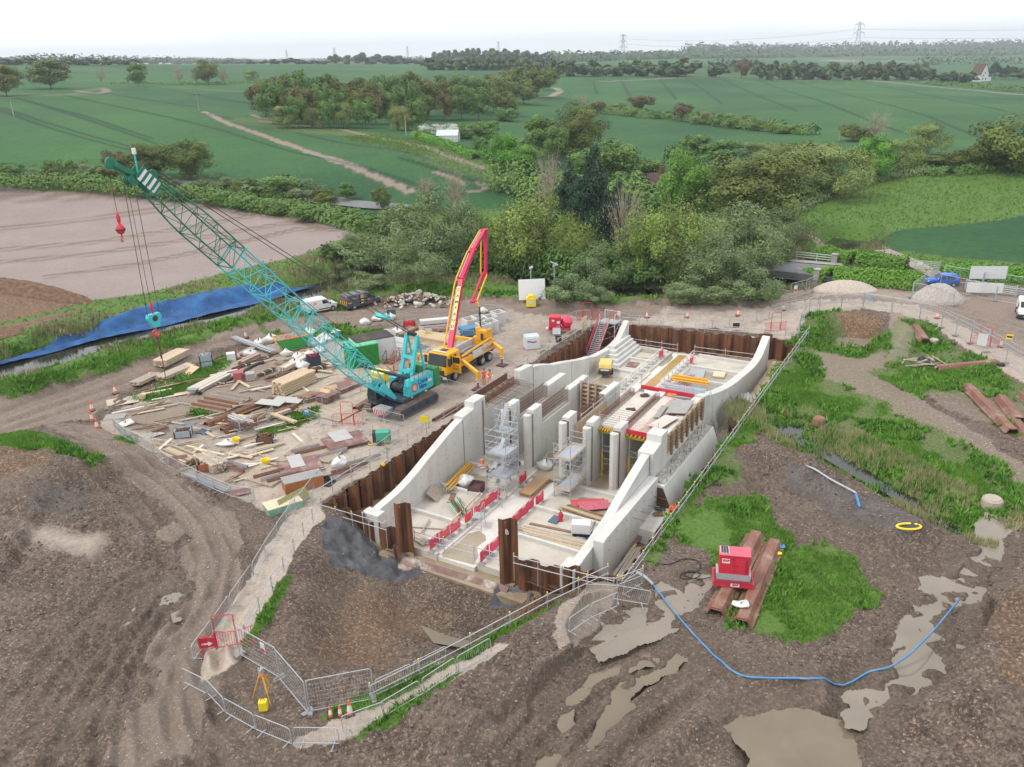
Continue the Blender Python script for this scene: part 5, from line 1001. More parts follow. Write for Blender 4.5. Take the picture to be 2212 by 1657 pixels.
def run(kind,px,label,group=None,far=False,z=None,n=None):
 mk,ln={'barrier':(make_barrier,2.3),'panel':(make_panel,3.5)}[kind]
 P=[Vector(G(*p))if far else Vector((*W(*p)[:2],0))for p in px]
 for i in range(len(P)-1):
  d=P[i+1]-P[i];m=n or max(1,round(Vector((d.x,d.y)).length/ln))
  for k in range(m):
   a=P[i].lerp(P[i+1],k/m);c=P[i].lerp(P[i+1],(k+1)/m);q=(a+c)/2;L_=Vector((c.x-a.x,c.y-a.y)).length
   if kind not in _first:_first[kind]=mk(GALV);o=_first[kind]
   else:o=dup(_first[kind],(0,0,0))
   za,zc=hz(a.x,a.y),hz(c.x,c.y);o.location=(q.x,q.y,(za+zc)/2 if z is None else z);o.rotation_euler=(0,-math.atan2(zc-za,L_)if z is None else 0,math.atan2(d.y,d.x)+random.uniform(-.04,.04));o.scale=(L_/ln*1.0,1,1)
   o['label']=label;o['group']=group or label+' row'
B='barrier';PN='panel'
run(B,[(250,940),(279,973),(305,985),(336,1004),(388,1030),(428,1048),(501,1078),(551,1085)],'grey barrier in the row along the muddy edge of the material yard')
run(B,[(640,1105),(600,1162),(548,1248),(500,1318),(462,1372),(418,1432)],'grey barrier in the row down the outer side of the gravel footpath')
run(B,[(398,1479),(448,1503),(489,1543),(552,1582),(633,1612)],'grey barrier in the row curving round the survey tripod')
run(B,[(637,1610),(735,1612)],'single grey barrier with a faded red sign at the path end')
run(B,[(741,1587),(832,1555),(919,1520),(992,1483),(1066,1449)],'grey barrier in the row beside the narrow front footpath')
run(B,[(814,1508),(891,1473),(963,1429)],'grey barrier standing on grass against the tube rail')
run(B,[(1228,1396),(1273,1362),(1332,1330)],'grey barrier between the stony mound and the brown puddle')
run(B,[(1321,1315),(1398,1313)],'single grey barrier standing in the brown puddle');run(B,[(1345,1298),(1385,1268)],'grey barrier leaning by the corner of the low piling')
run(B,[(655,904),(690,918),(729,922)],'grey barrier with blue notice beside the red walk gate','barriers by the red walk gate');run(B,[(784,906),(829,910),(874,922)],'grey barrier in front of the crane tracks')
run(B,[(657,890),(735,865),(780,850),(812,838)],'grey barrier in the row behind the brown plywood stacks');run(B,[(774,931),(807,941)],'grey barrier between the red walk gate and the green welder')
run(B,[(862,951),(801,996),(768,1010),(729,1029),(686,1045),(655,1089),(628,1112)],'grey barrier in the row between the yard and the rusty piling')
run(B,[(945,831),(967,842),(1007,854)],'grey barrier in front of the yellow lorry cab');run(B,[(985,735),(1025,733)],'grey barrier by the blue dumper skip');run(B,[(1046,742),(1072,716)],'grey barrier against the white concrete boxes')
run(B,[(1046,676),(1072,677),(1102,688)],'grey barrier behind the white concrete boxes');run(B,[(925,686),(965,686)],'grey barrier beside the haul road behind the pump boom');run(B,[(842,700),(905,690)],'grey barrier lying along the haul road near the bags')
run(B,[(905,742),(960,712)],'grey barrier beside the timber beams and tarpaulin');run(B,[(812,838),(860,805),(905,775),(930,757)],'grey barrier in the row from the yellow bin to the lorry');run(B,[(495,925),(520,938),(548,922)],'rust-stained barrier against the long brown piles');run(B,[(558,930),(580,915),(592,900)],'grey barrier standing on grass beside the long brown piles')
run(B,[(1673,676),(1737,664),(1795,655),(1868,655),(1946,663),(1986,672),(2033,685),(2063,698),(2101,715),(2135,735),(2169,754),(2225,785)],'grey barrier in the long row along the road side of the pale path')
run(B,[(1332,692),(1362,700),(1433,705)],'grey barrier beside the white washout patch behind the piling');run(B,[(1441,694),(1513,693)],'grey barrier behind the traffic cone and white washout patch');run(B,[(1500,714),(1575,708),(1660,690),(1700,679)],'grey barrier in the row between the haul road and the end piling')
run(B,[(1182,740),(1210,722)],'grey barrier around the white fuel tank');run(B,[(1220,700),(1245,690),(1275,688)],'grey barrier behind the red cement mixer');run(B,[(1678,642),(1704,647)],'short grey barrier at the river bank by the bridge');run(B,[(1142,668),(1172,667)],'grey barrier beside the yellow box and white panel')
run(PN,[(1720,738),(1726,716),(1746,678),(1768,672),(1863,667),(1924,678),(1985,691),(2031,708),(2063,726),(2094,742),(2131,762),(2170,786),(2225,820)],'tall mesh panel in the fence along the grass side of the pale path')
run(PN,[(519,1414),(603,1468),(666,1543)],'tall mesh panel beside the survey tripod with a small white sign','mesh panels by the tripod');run(PN,[(668,1541),(810,1512)],'tall mesh panel across the brown hollow behind the cones')
run(PN,[(1968,644),(2012,613)],'tall mesh panel between the hedge end and the stone heap');run(PN,[(1968,644),(2057,662)],'tall mesh panel lying against the stone heap');run(PN,[(2027,626),(2092,640),(2148,652),(2225,664)],'tall mesh panel with white banner in front of the road');run(PN,[(1706,645),(1739,637),(1762,626)],'tall mesh panel at the river bank by the bridge')
run(PN,[(2034,608),(2120,622),(2215,636)],'tall mesh panel along the road verge behind the car')
def make_gate():
 t=thing('walk_gate','x','gate');b=MB();b.path([(-.55,0,0),(-.55,0,2.1),(-.45,0,2.2),(.45,0,2.2),(.55,0,2.1),(.55,0,0)],.03,6);b.obj('arch',RED,t)
 for sx,w in((-1,.7),(1,.7)):
  b=MB();x0=sx*.6;x1=sx*(.6+w);b.path([(x0,0,.15),(x0,0,1.1),(x1,sx*.3,1.1),(x1,sx*.3,.15),(x0,0,.15)],.024,6)
  for k in range(1,6):f=k/6;b.tube((x0+(x1-x0)*f,sx*.3*f,.15),(x0+(x1-x0)*f,sx*.3*f,1.1),.012,4)
  b.beam((x1,sx*.3-.25,.05),(x1,sx*.3+.25,.05),.04,.04);b.obj('side_panel',RED,t)
 b=MB();frame_loop(b,1.0,1.08,.15,.022)
 for k in range(7):b.tube((-.42+k*.14,0,.15),(-.42+k*.14,0,1.08),.012,4)
 g=b.obj('gate_leaf',RED,t);g.rotation_euler=(0,0,.15);return t
g0=None
for(px,rz,lab,zz)in(((492,1400),.1,'red walk gate with a red arrow sign on the gravel path',0),((752,918),-.15,'red walk gate in the barrier row before the crane',0),((1674,716),.05,'red walk gate near the end piling with a white box',0),((2124,748),-.7,'red walk gate at the bend of the pale path',0),((1268,692),.1,'red walk gate at the top of the red stair tower',0),((862,802),.4,'red walk gate behind the crane gantry',0)):
 if g0 is None:g0=make_gate();o=g0
 else:o=dup(g0,(0,0,0))
 q=W(*px);o.location=(q[0],q[1],hz(q[0],q[1]));o.rotation_euler=(0,0,rz);o['label']=lab
def board(name,label,px,w,h,zc,rz,m,tilt=0,leg=True,txt=None,bar=None):
 q=W(*px);t=thing(name,label,'sign',(q[0],q[1],hz(q[0],q[1])),rz);b=MB();b.box((0,0,zc),(w,.03,h),0,rx=tilt);f=b.obj('sign_face',m,t)
 if leg:
  for x in(-w*.4,w*.4):b=MB();b.tube((x,.1,0),(x,.02,zc+h/2),.02,5);b.tube((x,.5,0),(x,.04,zc+h/2-.1),.015,5);b.obj('leg',DARK,t)
 if bar:b=MB();b.box((0,-.02,zc+bar[1]*h),(w*.86,.012,h*bar[2]),0,rx=tilt);b.obj('sign_band',bar[0],f)
 if txt:text_obj('lettering',txt[0],txt[1],txt[2],f,face_M((0,-.022,zc+txt[3]),(1,0,0),(0,-math.sin(tilt),math.cos(tilt))),.003,sx=txt[4]if len(txt)>4 else 1)
 return t,f
t,f=board('pedestrian_sign','red sign with a white arrow and lettering by the walk gate',(451,1408),.95,.72,.62,.15,RED,.15,True,('PEDESTRIANS',.135,WHITE,.22))
b=MB();b.add([(-.3,-.025,.5),(.05,-.025,.5),(.05,-.025,.4),(.3,-.025,.56),(.05,-.025,.72),(.05,-.025,.62),(-.3,-.025,.62)],[tuple(range(7))]);o=b.obj('arrow',WHITE,f);o.location=(0,-.01,0)
board('warning_sign','yellow and white warning sign on a stand beside the piling',(918,926),.75,.75,.85,-.25,YELP,.15,True,None,(WHITE,.3,.3));board('warning_sign','white and yellow board by the grey tarpaulin',(926,732),.7,.8,.8,.1,WHITE,.1,True,None,(YELP,-.2,.4))
board('notice_board','small white sign with red ring on the mesh panel',(575,1447),.34,.6,1.45,-.66,WHITE,0,False,None,(RED,-.25,.4));board('notice_board','blue and white notice on the barrier corner',(664,906),.5,.5,.7,-.4,mat('blue_sign',(.05,.25,.6)),0,False,None,(WHITE,.25,.4));board('yellow_notice','yellow notice on the fence along the pale path',(2174,757),.6,.5,1.5,-.6,YELP,0,False,None,(DARK,0,.4));board('white_board','white board tied to the fence beside the grass',(2118,752),.9,1.3,.95,-.75,WHITE,0,False);board('grey_sign','blue grey plate on the barrier row by the curved path',(1878,656),.6,.8,.75,0,mat('blue_grey',(.3,.38,.45)),0,False);board('notice_board','small white notice beside the bridge on mesh panel',(1716,644),.45,.9,1.2,.2,WHITE,0,False,None,(RED,-.2,.35));board('white_banner','large white banner on the mesh panels by the road',(2122,645),4.2,1.3,1.3,-.22,WHITE,0,False);board('white_banner','white hoarding sheet behind the road fence',(2128,622),4.6,1.7,1.9,-.1,WHITE,0,False);board('white_board','white plate leaning on the stone heap',(2015,638),.8,1.0,1.0,0,WHITE,.2,False);board('white_board','white plate on the gate post beside the car',(2028,612),1.2,.6,.9,-.1,WHITE,0,False);board('grey_sign','dark notice board leaning on the haul road by the bags',(846,690),1.1,.7,.9,.15,mat('slate_sign',(.06,.1,.12)),0,True);board('dark_panel','dark grey panel leaning on the rail by the fuel tank',(1206,742),.7,.9,.5,-.3,DARK,.2,False);board('dark_panel','dark board leaning on the rail near the end piling',(1589,712),.75,.6,.5,-.1,DARK,.2,False)
board('white_hoarding','tilted white panel behind the yellow box at the river',(1149,662),3.4,2.6,1.4,.08,WHITE,-.25,False);board('plywood_board','pale plywood board standing by the stair tower',(1262,716),1.0,1.8,.9,.9,OSB,0,False)
c0=thing('traffic_cone','x','cone');b=MB();b.lathe([(.14,.05),(.115,.2)],14,0);b.lathe([(.115,.2),(.075,.5)],14,1);b.lathe([(.075,.5),(.03,.74)],14,0);b.obj('cone_body',[mat('cone_orange',(.75,.13,.05),.5,.15,5),WHITE],c0);b=MB();b.prism([(-.2,-.2),(.2,-.2),(.2,.2),(-.2,.2)],0,.05);b.obj('base',DARK,c0)
CN=[((325,817),'on the haul road beside the weathered timber'),((250,850),'at the haul road edge by the grass strip'),((200,889),'at the yard corner with the upper pair'),((201,915),'in the mud at the yard corner'),((214,943),'beside the mesh barrier start'),((532,734),'behind the stacked timber at the road'),((516,775),'between the white machine and the timber'),((1397,687),'beside the white washout patch'),((1484,687),'behind the end barrier loop'),((1593,683),'alone on the back haul road'),((1691,671),'near the bend of the back haul road'),((1336,686),'just behind the stair tower'),((2023,688),'small and orange by the long barrier row'),((2160,750),'by the yellow notice on the path')]
for i,(p,lab)in enumerate(CN):
 o=c0 if i==0 else dup(c0,(0,0,0));q=W(*p);o.location=(q[0],q[1],hz(q[0],q[1]));o.rotation_euler=(random.uniform(-.05,.05),0,random.random()*3);o['label']='orange and white traffic cone '+lab;o.scale=(1.35,)*3
for p,s,lab in(((714,1547),.85,'small traffic cone, end one of three at the tube rail'),((735,1545),.85,'small traffic cone, middle one of three at the tube rail'),((756,1543),1.2,'tall traffic cone of the three at the tube rail')):q=W(*p);dup(c0,(q[0],q[1],hz(q[0],q[1])),.3,lab,'three cones',s)
q=W(572,1505);t=thing('survey_tripod','yellow survey tripod with a total station on top','tripod',atxy(q[0],q[1]));
for a in(1.2,3.3,5.4):
 b=MB();x,y=math.cos(a),math.sin(a);b.beam((x*.13,y*.13,1.35),(x*.42,y*.42,.55),.07,.05);b.tube((x*.38,y*.38,.65),(x*.62,y*.62,0),.02,6);b.obj('leg',YELT,t)
b=MB();b.lathe([(.12,1.34),(.13,1.42),(.08,1.44)],12);b.obj('head_plate',ORANGE,t);b=MB();b.box((0,0,1.53),(.2,.18,.1));b.box((-.1,0,1.68),(.05,.1,.24));b.box((.1,0,1.68),(.05,.1,.24));b.tube((0,-.14,1.7),(0,.14,1.7),.07,10);b.obj('instrument',mat('instrument_grey',(.35,.38,.38),.5),t)
q=W(570,1533);t=thing('instrument_case','bright yellow instrument case standing by the tripod','case',atxy(q[0],q[1]),.1);b=MB();b.box((0,0,.3),(.42,.34,.58));b.obj('shell',YELP,t,bevel=.05);b=MB();b.path([(-.1,0,.58),(-.1,0,.68),(.1,0,.68),(.1,0,.58)],.02,6);b.obj('handle',RED,t)
guardrail('tube rail down the footpath beside the brown hollow',[atxy(*W(*p)[:2])for p in((694,1103),(655,1160),(612,1235),(560,1325),(530,1385))],2.2)
guardrail('long tube rail along the grass bank of the brown hollow',[atxy(*W(*p)[:2])for p in((1310,1262),(1180,1330),(1015,1412),(905,1470),(800,1518))],2.3)
guardrail('tube rail from the corner of the piling to the hose',[atxy(*W(*p)[:2])for p in((1265,1266),(1330,1288),(1385,1262))],2.)
GREEN=mat('container_green',(.03,.28,.05),.5,.12,1,0,dirt=(.05,.22,.06));GTOP=mat('pale_green_roof',(.16,.5,.32),.6,.1,1)
def container(name,label,px,rz,l,w,h,m,roof,ribs=22):
 q=W(*px);t=thing(name,label,'container',(q[0],q[1],hz(q[0],q[1])),rz);b=MB()
 def wall(a,c,n):
  a=Vector(a);c=Vector(c);d=(c-a);nn=Vector((d.y,-d.x,0)).normalized()*.03;vs=[];N=n*4
  for k in range(N+1):p=a+d*k/N+(nn if(k//2)%2 else nn*-1);vs+=[(p.x,p.y,.12),(p.x,p.y,h)]
  b.add(vs,[(2*k,2*k+2,2*k+3,2*k+1)for k in range(N)])
 wall((-l/2,-w/2,0),(l/2,-w/2,0),ribs);wall((l/2,w/2,0),(-l/2,w/2,0),ribs);wall((-l/2,w/2,0),(-l/2,-w/2,0),ribs//2);b.obj('side_wall',m,t)
 b=MB();b.bb(-l/2-.02,l/2+.02,-w/2-.02,w/2+.02,h-.02,h+.08)
 for k in range(ribs):b.bb(-l/2+l*(k+.3)/ribs,-l/2+l*(k+.7)/ribs,-w/2+.05,w/2-.05,h+.08,h+.11)
 b.obj('roof',roof,t);b=MB();b.bb(-l/2,l/2,-w/2,w/2,.02,.16);b.bb(l/2-.5,l/2-.45,-w/2+.06,w/2-.06,.17,h-.03);b.obj('floor_frame',DARK,t)
 return t
t=container('shipping_container','green storage container with pale green ribbed roof beside the boom',(782,787),math.radians(-152)+math.pi,3.0,2.4,2.4,GREEN,GTOP)
b=MB();b.box((1.52,-.6,1.25),(.05,1.15,2.2));d=b.obj('door',GREEN,t,bevel=.01);b=MB();b.box((1.552,-.6,1.55),(.01,.5,.6));b.obj('notice',WHITE,d);b=MB();b.box((1.75,.85,1.25),(.5,.7,2.2),0,rz=.6);b.obj('door_dark',DARK,t)
WC=mat('white_container_paint',(.72,.74,.76),.5,.06,1,0,dirt=(.6,.6,.58));FLATR=mat('dark_flat_roof',(.07,.06,.055),.85,.4,.7,0,dirt=(.2,.13,.05))
t=container('shipping_container','white site store with dark flat roof and open white doors',(806,775),math.radians(-152)+math.pi,4.2,2.5,2.5,WC,FLATR,30)
for(x,y,rz_)in((2.6,1.45,2.45),(2.45,-1.75,-1.1)):b=MB();b.box((0,0,1.3),(1.25,.06,2.35));o=b.obj('door',WC,t,(x,y,0),rz_,bevel=.01);b=MB();b.box((0,-.04,1.3),(1.0,.015,.06));b.box((0,-.04,.7),(1.0,.015,.06));b.box((0,-.04,1.9),(1.0,.015,.06));b.obj('door_rail',GALVD,o)
b=MB();b.box((1.95,-.3,1.25),(.05,1.6,2.3));b.box((1.99,.1,1.7),(.02,.4,.4),1);b.obj('dark_interior',[mat('van_interior',(.02,.02,.022)),BLUET],t)
for k,p in enumerate(((838,789),(866,783))):
 q=W(*p);s=thing('timber_steps',('brown timber steps at the nearer open white door','brown timber steps at the farther open white door')[k],'steps',atxy(q[0],q[1]),-.3);b=MB()
 for j in range(3):b.box((0,j*.28,.12+j*.16),(.9,.3,.05))
 b.obj('tread',TIMD,s);b=MB()
 for x in(-.45,.45):b.beam((x,-.2,.05),(x,.8,.6),.05,.12);b.tube((x,-.2,0),(x,-.2,1.0),.04,5);b.tube((x,.7,0),(x,.7,1.4),.04,5);b.beam((x,-.2,.95),(x,.7,1.4),.05,.08)
 b.obj('handrail',TIMD,s)
q=W(822,824);t=thing('storage_bin','yellow lidded bin between the crane boom and the green container','bin',atxy(q[0],q[1]),-.5);b=MB();b.box((0,0,.5),(1.5,1.0,.95),taper=1.05);b.obj('bin_body',YELP,t,bevel=.04);b=MB();b.box((0,0,1.05),(1.65,1.12,.16));b.obj('lid',mat('yellow_lid',(.85,.72,.12),.5),t,bevel=.04)
q=W(632,752);t=thing('waste_skip','green waste skip with yellow end heaped with rubble','skip',atxy(q[0],q[1]),.52);b=MB();b.prism([(-1.2,.1),(1.2,.1),(1.9,1.45),(-1.9,1.45)],-.85,.85,0,'y');b.obj('skip_body',GREEN,t);b=MB();b.add([(-1.21,-.84,.12),(-1.21,.84,.12),(-1.905,.84,1.4),(-1.905,-.84,1.4)],[(0,1,2,3)]);b.obj('skip_end',YELT,t)
b=MB();b.bb(-1.95,1.95,-.9,-.82,1.4,1.5);b.bb(-1.95,1.95,.82,.9,1.4,1.5);b.bb(-1.95,-1.85,-.9,.9,1.4,1.5);b.bb(1.85,1.95,-.9,.9,1.4,1.5);b.obj('rim',ORANGE,t)
b=MB();r=random.Random(4);b.grid(lambda i,j:(-1.75+3.5*i,-.78+1.56*j,1.35+.35*math.sin(i*3.1)*math.sin(j*3.1)+.12*r.random()),14,8);b.obj('rubble',mat('skip_rubble',(.16,.11,.09),.95,.5,3,.6,col2=(.36,.3,.27)),t)
def bag_mesh(seed,s=1.):
 r=random.Random(seed);b=MB();n=14;ph=[r.uniform(0,6)for _ in range(6)]
 def f(i,j):
  a=i*2*math.pi;z=j;w=(.44+.13*math.sin(z*math.pi))*(1+.1*math.sin(3*a+ph[0]+z*3)+.07*math.sin(5*a+ph[1]-z*5));
  if z>.7:w*=1-(z-.7)*2.6
  sq=1/max(abs(math.cos(a)),abs(math.sin(a)))**.7
  return(w*sq*math.cos(a),w*sq*math.sin(a),z*(.62+.2*math.sin(2*a+ph[3])*z)+.05*math.sin(5*a+ph[2])*z+.05*r.random()*z)
 b.grid(f,n,9);return b
bags=[bag_mesh(k).obj('bulk_bag',BAGM,smooth=True)for k in range(4)];used=[False]*4
def bag(px,label,s=1.,z=None,k=None,group='white bulk bags',sz=1.,loc=None):
 k=random.randrange(4)if k is None else k;o=bags[k]if not used[k]else bags[k].copy()
 if used[k]:C.objects.link(o)
 used[k]=True;q=W(*px)if px else loc;o.location=(q[0],q[1],(hz(q[0],q[1])if z is None else z)-.03);o.rotation_euler=(random.uniform(-.15,.15),random.uniform(-.15,.15),random.random()*6);o.scale=(s,s,s*sz)
 if group in('bags heaped around the skip',):tag(o,label,'bag',group)
 else:tag(o,label,'bag')
for p in((585,738),(608,742),(560,745),(618,768),(645,775),(668,770),(655,795),(640,790),(690,742),(700,730),(710,735),(725,722),(668,722),(672,745),(690,760)):bag(p,'white bulk bag heaped beside the green skip and the crane boom',random.uniform(.95,1.25),group='bags heaped around the skip')
bag((788,700),'white bulk bag with orange cloth beside the haul road',1.1,group='');bag((815,692),'flat white bulk bag behind the turquoise bridle',1.1,.0,None,'',.8);bag((843,690),'white bulk bag next to the dark notice board',1.2,group='');bag((857,722),'white bulk bag behind the white site store',1.2,group='');bag((540,768),'slumped white bag on the grass by the tubes',1.2,group='',sz=.8)
bag((882,655),'slumped white bag at the foot of the broken concrete',1.2,group='',sz=.75);bag((904,660),'tall white bag in front of the broken concrete',1.2,group='');bag((273,925),'slumped white sheet bag at the corner of the yard',1.2,group='',sz=.45);bag((1043,655+20),'white bag by the concrete boxes',1.0,group='');bag((492,960),'torn white bag beside the small yellow bucket',1.3,group='',sz=.4);bag((735,1005),'white sack behind the barrier row on the grass',1.1,group='');bag((1190,712),'white sack heap beside the red silo',1.0,group='',sz=.6)
bag(None,'white bulk bag standing on the wet floor inside the excavation',1.25,FL+.2,1,'',1.,L(9.9,5.8));bag(None,'white bulk bag at the foot of a pier',1.1,FL+.2,2,'',1.,L(15.4,9.95));bag(None,'white plastic sheet bag by the yellow compressor',1.3,FL+.2,3,'',.4,L(33.2,7.4))
def trough(label,a,b_,n=1,z=None,cat='sheet pile',scale=1.,m=None,far=False,w=1.3,nest=True):
 pa,pb=Vector(W(*a)),Vector(W(*b_));d=pb-pa;ln=d.length;q=(pa+pb)/2;hh=hz(q.x,q.y)if z is None else z
 P=[(-.62,0),(-.5,.0),(-.45,.05),(-.28,.38),(.28,.38),(.45,.05),(.5,0),(.62,0)];P=[(x*w/1.24,y)for x,y in P];bb=MB();N=len(P)
 for k in range(n):
  o=k*.06;vs=[(x0,x,z0+o)for x0 in(-ln/2+k*.08,ln/2+k*.05)for(x,z0)in P]+[(x0,x,z0+o-.03)for x0 in(-ln/2+k*.08,ln/2+k*.05)for(x,z0)in P]
  fs=[(j,j+1,N+j+1,N+j)for j in range(N-1)]+[(2*N+j+1,2*N+j,3*N+j,3*N+j+1)for j in range(N-1)]+[(j,2*N+j,2*N+j+1,j+1)for j in range(N-1)]+[(N+j+1,3*N+j+1,3*N+j,N+j)for j in range(N-1)]
  bb.add(vs,fs)
 t=thing('sheet_pile_stack' if n>1 else 'sheet_pile',label,cat,(q.x,q.y,hh+.03),math.atan2(d.y,d.x));bb.obj('steel_pile',m or RUSTL,t)
 bb=MB()
 for x in(-ln*.35,ln*.35):bb.box((x,0,-.02),(.12,w*1.05,.1))
 bb.obj('bearer',TIMW,t);return t
trough('rusty sheet pile under the red generator with a blue rope end',(1545,1330),(1632,1160),2);trough('rusty sheet pile under the red generator with a white rag',(1600,1352),(1672,1178),2);trough('short stack of rusty sheet piles beside the earth ridge',(1968,714),(1995,752),3);trough('long rusty sheet pile by the black sheeting and branches',(2020,798),(2152,786),1);trough('long stack of rusty sheet piles on the far grass',(2087,838),(2185,938),3);trough('rusty sheet pile stack at the picture edge on grass',(2160,862),(2200,912),2);trough('rusty sheet pile lying in front of the edge stack',(2192,914),(2225,955),1);trough('rusty sheet pile at the very edge beyond the stack',(2208,855),(2240,885),1)
trough('rusty trough pile lying beside the crane tracks',(768,888),(806,864),1,w=1.0);trough('rusty beam lying on the platform edge behind the rail',(936,912),(1000,878),1,w=.5);trough('long brown steel pile across the material yard',(446,922),(590,866),1,m=RUST);trough('long brown steel pile nearer the barriers',(480,935),(640,882),1,m=RUST)
q=(W(1583,1288)+W(1640,1270))/2;q=W(1580,1268);t=thing('generator','red diesel generator with a solar panel on its roof','generator',(q[0],q[1],hz(q[0],q[1])+.5),math.radians(-12));b=MB();b.box((0,0,.14),(2.35,1.5,.28));o=b.obj('drip_tray',RED,t);b=MB();b.box((0,-.1,.31),(2.2,1.35,.02));b.obj('grating',mat('red_grating',(.2,.02,.03),.8,.3,30),o)
b=MB();b.prism([(-.95,.32),(.95,.32),(1.0,.55),(1.0,.72),(-1.0,.72),(-1.0,.55)],-.5,.5,0,'y');b.obj('base_frame',GALV,t);b=MB();b.box((0,0,1.35),(1.75,.95,1.25));cb=b.obj('canopy',RED,t,bevel=.025);b=MB();b.box((0,0,2.0),(1.82,1.02,.06));b.obj('roof',mat('pink_roof',(.6,.1,.14),.5,.1,2),t,bevel=.02)
b=MB();b.box((-.58,.05,2.045),(.5,.75,.02));sp=b.obj('solar_panel',WHITE,t);b=MB()
for i in range(3):
 for j in range(4):b.box((-.73+i*.15,-.23+j*.185,2.058),(.135,.17,.012))
b.obj('solar_cells',mat('solar_cell',(.015,.02,.04),.2),sp);b=MB();b.box((-.5,-.482,1.6),(.45,.012,.3));pl=b.obj('name_plate',WHITE,t);text_obj('lettering','GAP',.2,RED,pl,face_M((-.5,-.49,1.63),(1,0,0),(0,0,1)),.003,bold=.014,shear=.15);b=MB();b.box((.1,-.76,.16),(.5,.012,.22));pl=b.obj('name_plate',WHITE,t);text_obj('lettering','GAP',.18,RED,pl,face_M((.1,-.768,.18),(1,0,0),(0,0,1)),.003,bold=.013,shear=.15)
b=MB()
for x in(-.02,.18):b.tube((x,-.478,1.3),(x,-.487,1.3),.04,8)
b.tube((-.1,-.478,1.75),(-.1,-.487,1.75),.05,8)
for k in range(12):b.box((.7,-.479,.85+k*.08),(.14,.012,.03))
b.box((.005,-.479,1.35),(.015,.012,1.1));b.obj('door_fittings',mat('dark_red',(.12,.01,.015)),cb)
def hose(label,px,r,m,z=.06,far=False):
 P=[Vector(G(*p))+Vector((0,0,z))for p in px];Q=[]
 for i in range(len(P)-1):
  p0,p1,p2,p3=P[max(i-1,0)],P[i],P[i+1],P[min(i+2,len(P)-1)]
  for k in range(6):s=k/6;v=.5*((2*p1)+(-p0+p2)*s+(2*p0-5*p1+4*p2-p3)*s*s+(-p0+3*p1-3*p2+p3)*s**3);Q.append((v.x,v.y,hz(v.x,v.y)+z))
 Q.append(tuple(P[-1]));b=MB();b.path(Q,r,6);o=b.obj('hose',m,smooth=True);tag(o,label,'hose');return o
BLUEH=mat('blue_hose',(.06,.22,.46),.6,.15,1.2,0,dirt=(.28,.3,.3))
hose('flat blue discharge hose curving across the brown mud',[(1408,1262),(1470,1340),(1520,1395),(1580,1450),(1650,1466),(1740,1468),(1860,1462),(1930,1438),(2000,1380),(2072,1295)],.055,BLUEH,.06);hose('grey hose end coming out of the excavation corner',[(1375,1240),(1390,1248),(1410,1266)],.1,GALVD,.12)
hose('coiled black cable lying beside the red generator',[(1395,1212),(1440,1220),(1480,1208),(1510,1215),(1505,1235),(1475,1238),(1470,1250),(1500,1250),(1512,1240),(1490,1234),(1478,1244),(1510,1252),(1545,1245)],.03,BLACK,.04);hose('pale pipe lying on top of the clay bank',[(1740,1008),(1800,1042),(1848,1068)],.08,GALV,.1);hose('blue pipe end hanging down the clay bank',[(1848,1070),(1856,1098)],.1,BLUEH,.08)
o=tag(MB().path([(.55*math.cos(a)*1.4,.35*math.sin(a),.1)for a in np.linspace(0,6.4,20)],.07,6).obj('yellow_ring',YELP),'yellow oval ring lying on the clay bank','ring');q=G(1962,1140);o.location=q
for lab,px,m,s in(('crumpled white rag on the rusty sheet pile',(1598,1322),BAGM,.7),('blue strap coil at the far end of the pile',(1686,1185),BLUEH,.4),('yellow strap coil beside the rusty pile',(1678,1200),YELP,.4)):o=bag_mesh(len(lab)).obj('rag',m,smooth=True);q=W(*px);o.location=(q[0],q[1],hz(q[0],q[1])+(.5 if 'rag' in lab else.1));o.scale=(s*1.2,s*.8,.25);tag(o,lab,'cloth')
def cam_post(label,px,h,solar):
 q=W(*px);t=thing('camera_post',label,'camera post',atxy(q[0],q[1]));b=MB();b.tube((0,0,0),(0,0,h),.08,8);b.obj('post',GALV,t);b=MB();b.box((.12,-.1,h-.1),(.25,.4,.2));b.tube((-.1,0,h-.4),(-.1,0,h-.1),.1,8);b.obj('camera',WHITE,t)
 if solar:b=MB();b.box((0,0,h+.05),(1.1,.7,.05),0,ry=.45);b.obj('solar_panel',GALVD,t)
cam_post('tall grey post with camera and tilted solar panel',(1197,641),4.4,True);cam_post('slim post with white camera behind the yellow box',(1147,650),3.9,False)
q=W(1147,668);t=thing('equipment_box','yellow equipment box standing in front of a tilted white panel','box',atxy(q[0],q[1]));b=MB();b.box((0,0,.55),(1.2,.9,1.1));b.prism([(-.6,1.1),(.6,1.1),(.25,1.45),(-.25,1.45)],-.4,.4,0,'y');b.obj('shell',YELP,t,bevel=.03);b=MB();b.box((0,-.46,.6),(.6,.01,.5));b.obj('notice',mat('notice_print',(.6,.6,.55),.6,.3,25),t)
bx_=mat('precast_concrete',(.56,.555,.54),.8,.06,1,.05,dirt=(.45,.44,.42))
for k,p in enumerate(((1014,712),(1034,706),(1058,706),(1076,696),(1044,722),(1060,716))):
 q=W(*p);t=thing('concrete_box','open white precast concrete box in the block behind the pump lorry','concrete box',(q[0],q[1],0),.55,'open precast concrete boxes');b=MB();w,l,h,th=1.35,1.5,1.35,.12;b.bb(-w,w,-l/2,-l/2+th,0,h)if 0 else None
 b.bb(-w/2,w/2,-l/2,-l/2+th,0,h);b.bb(-w/2,w/2,l/2-th,l/2,0,h);b.bb(-w/2,-w/2+th,-l/2+th,l/2-th,0,h-.004);b.bb(w/2-th,w/2,-l/2+th,l/2-th,0,h-.004);b.bb(-w/2+th,w/2-th,-l/2+th,l/2-th,.05,.3);b.obj('box_wall',bx_,t)
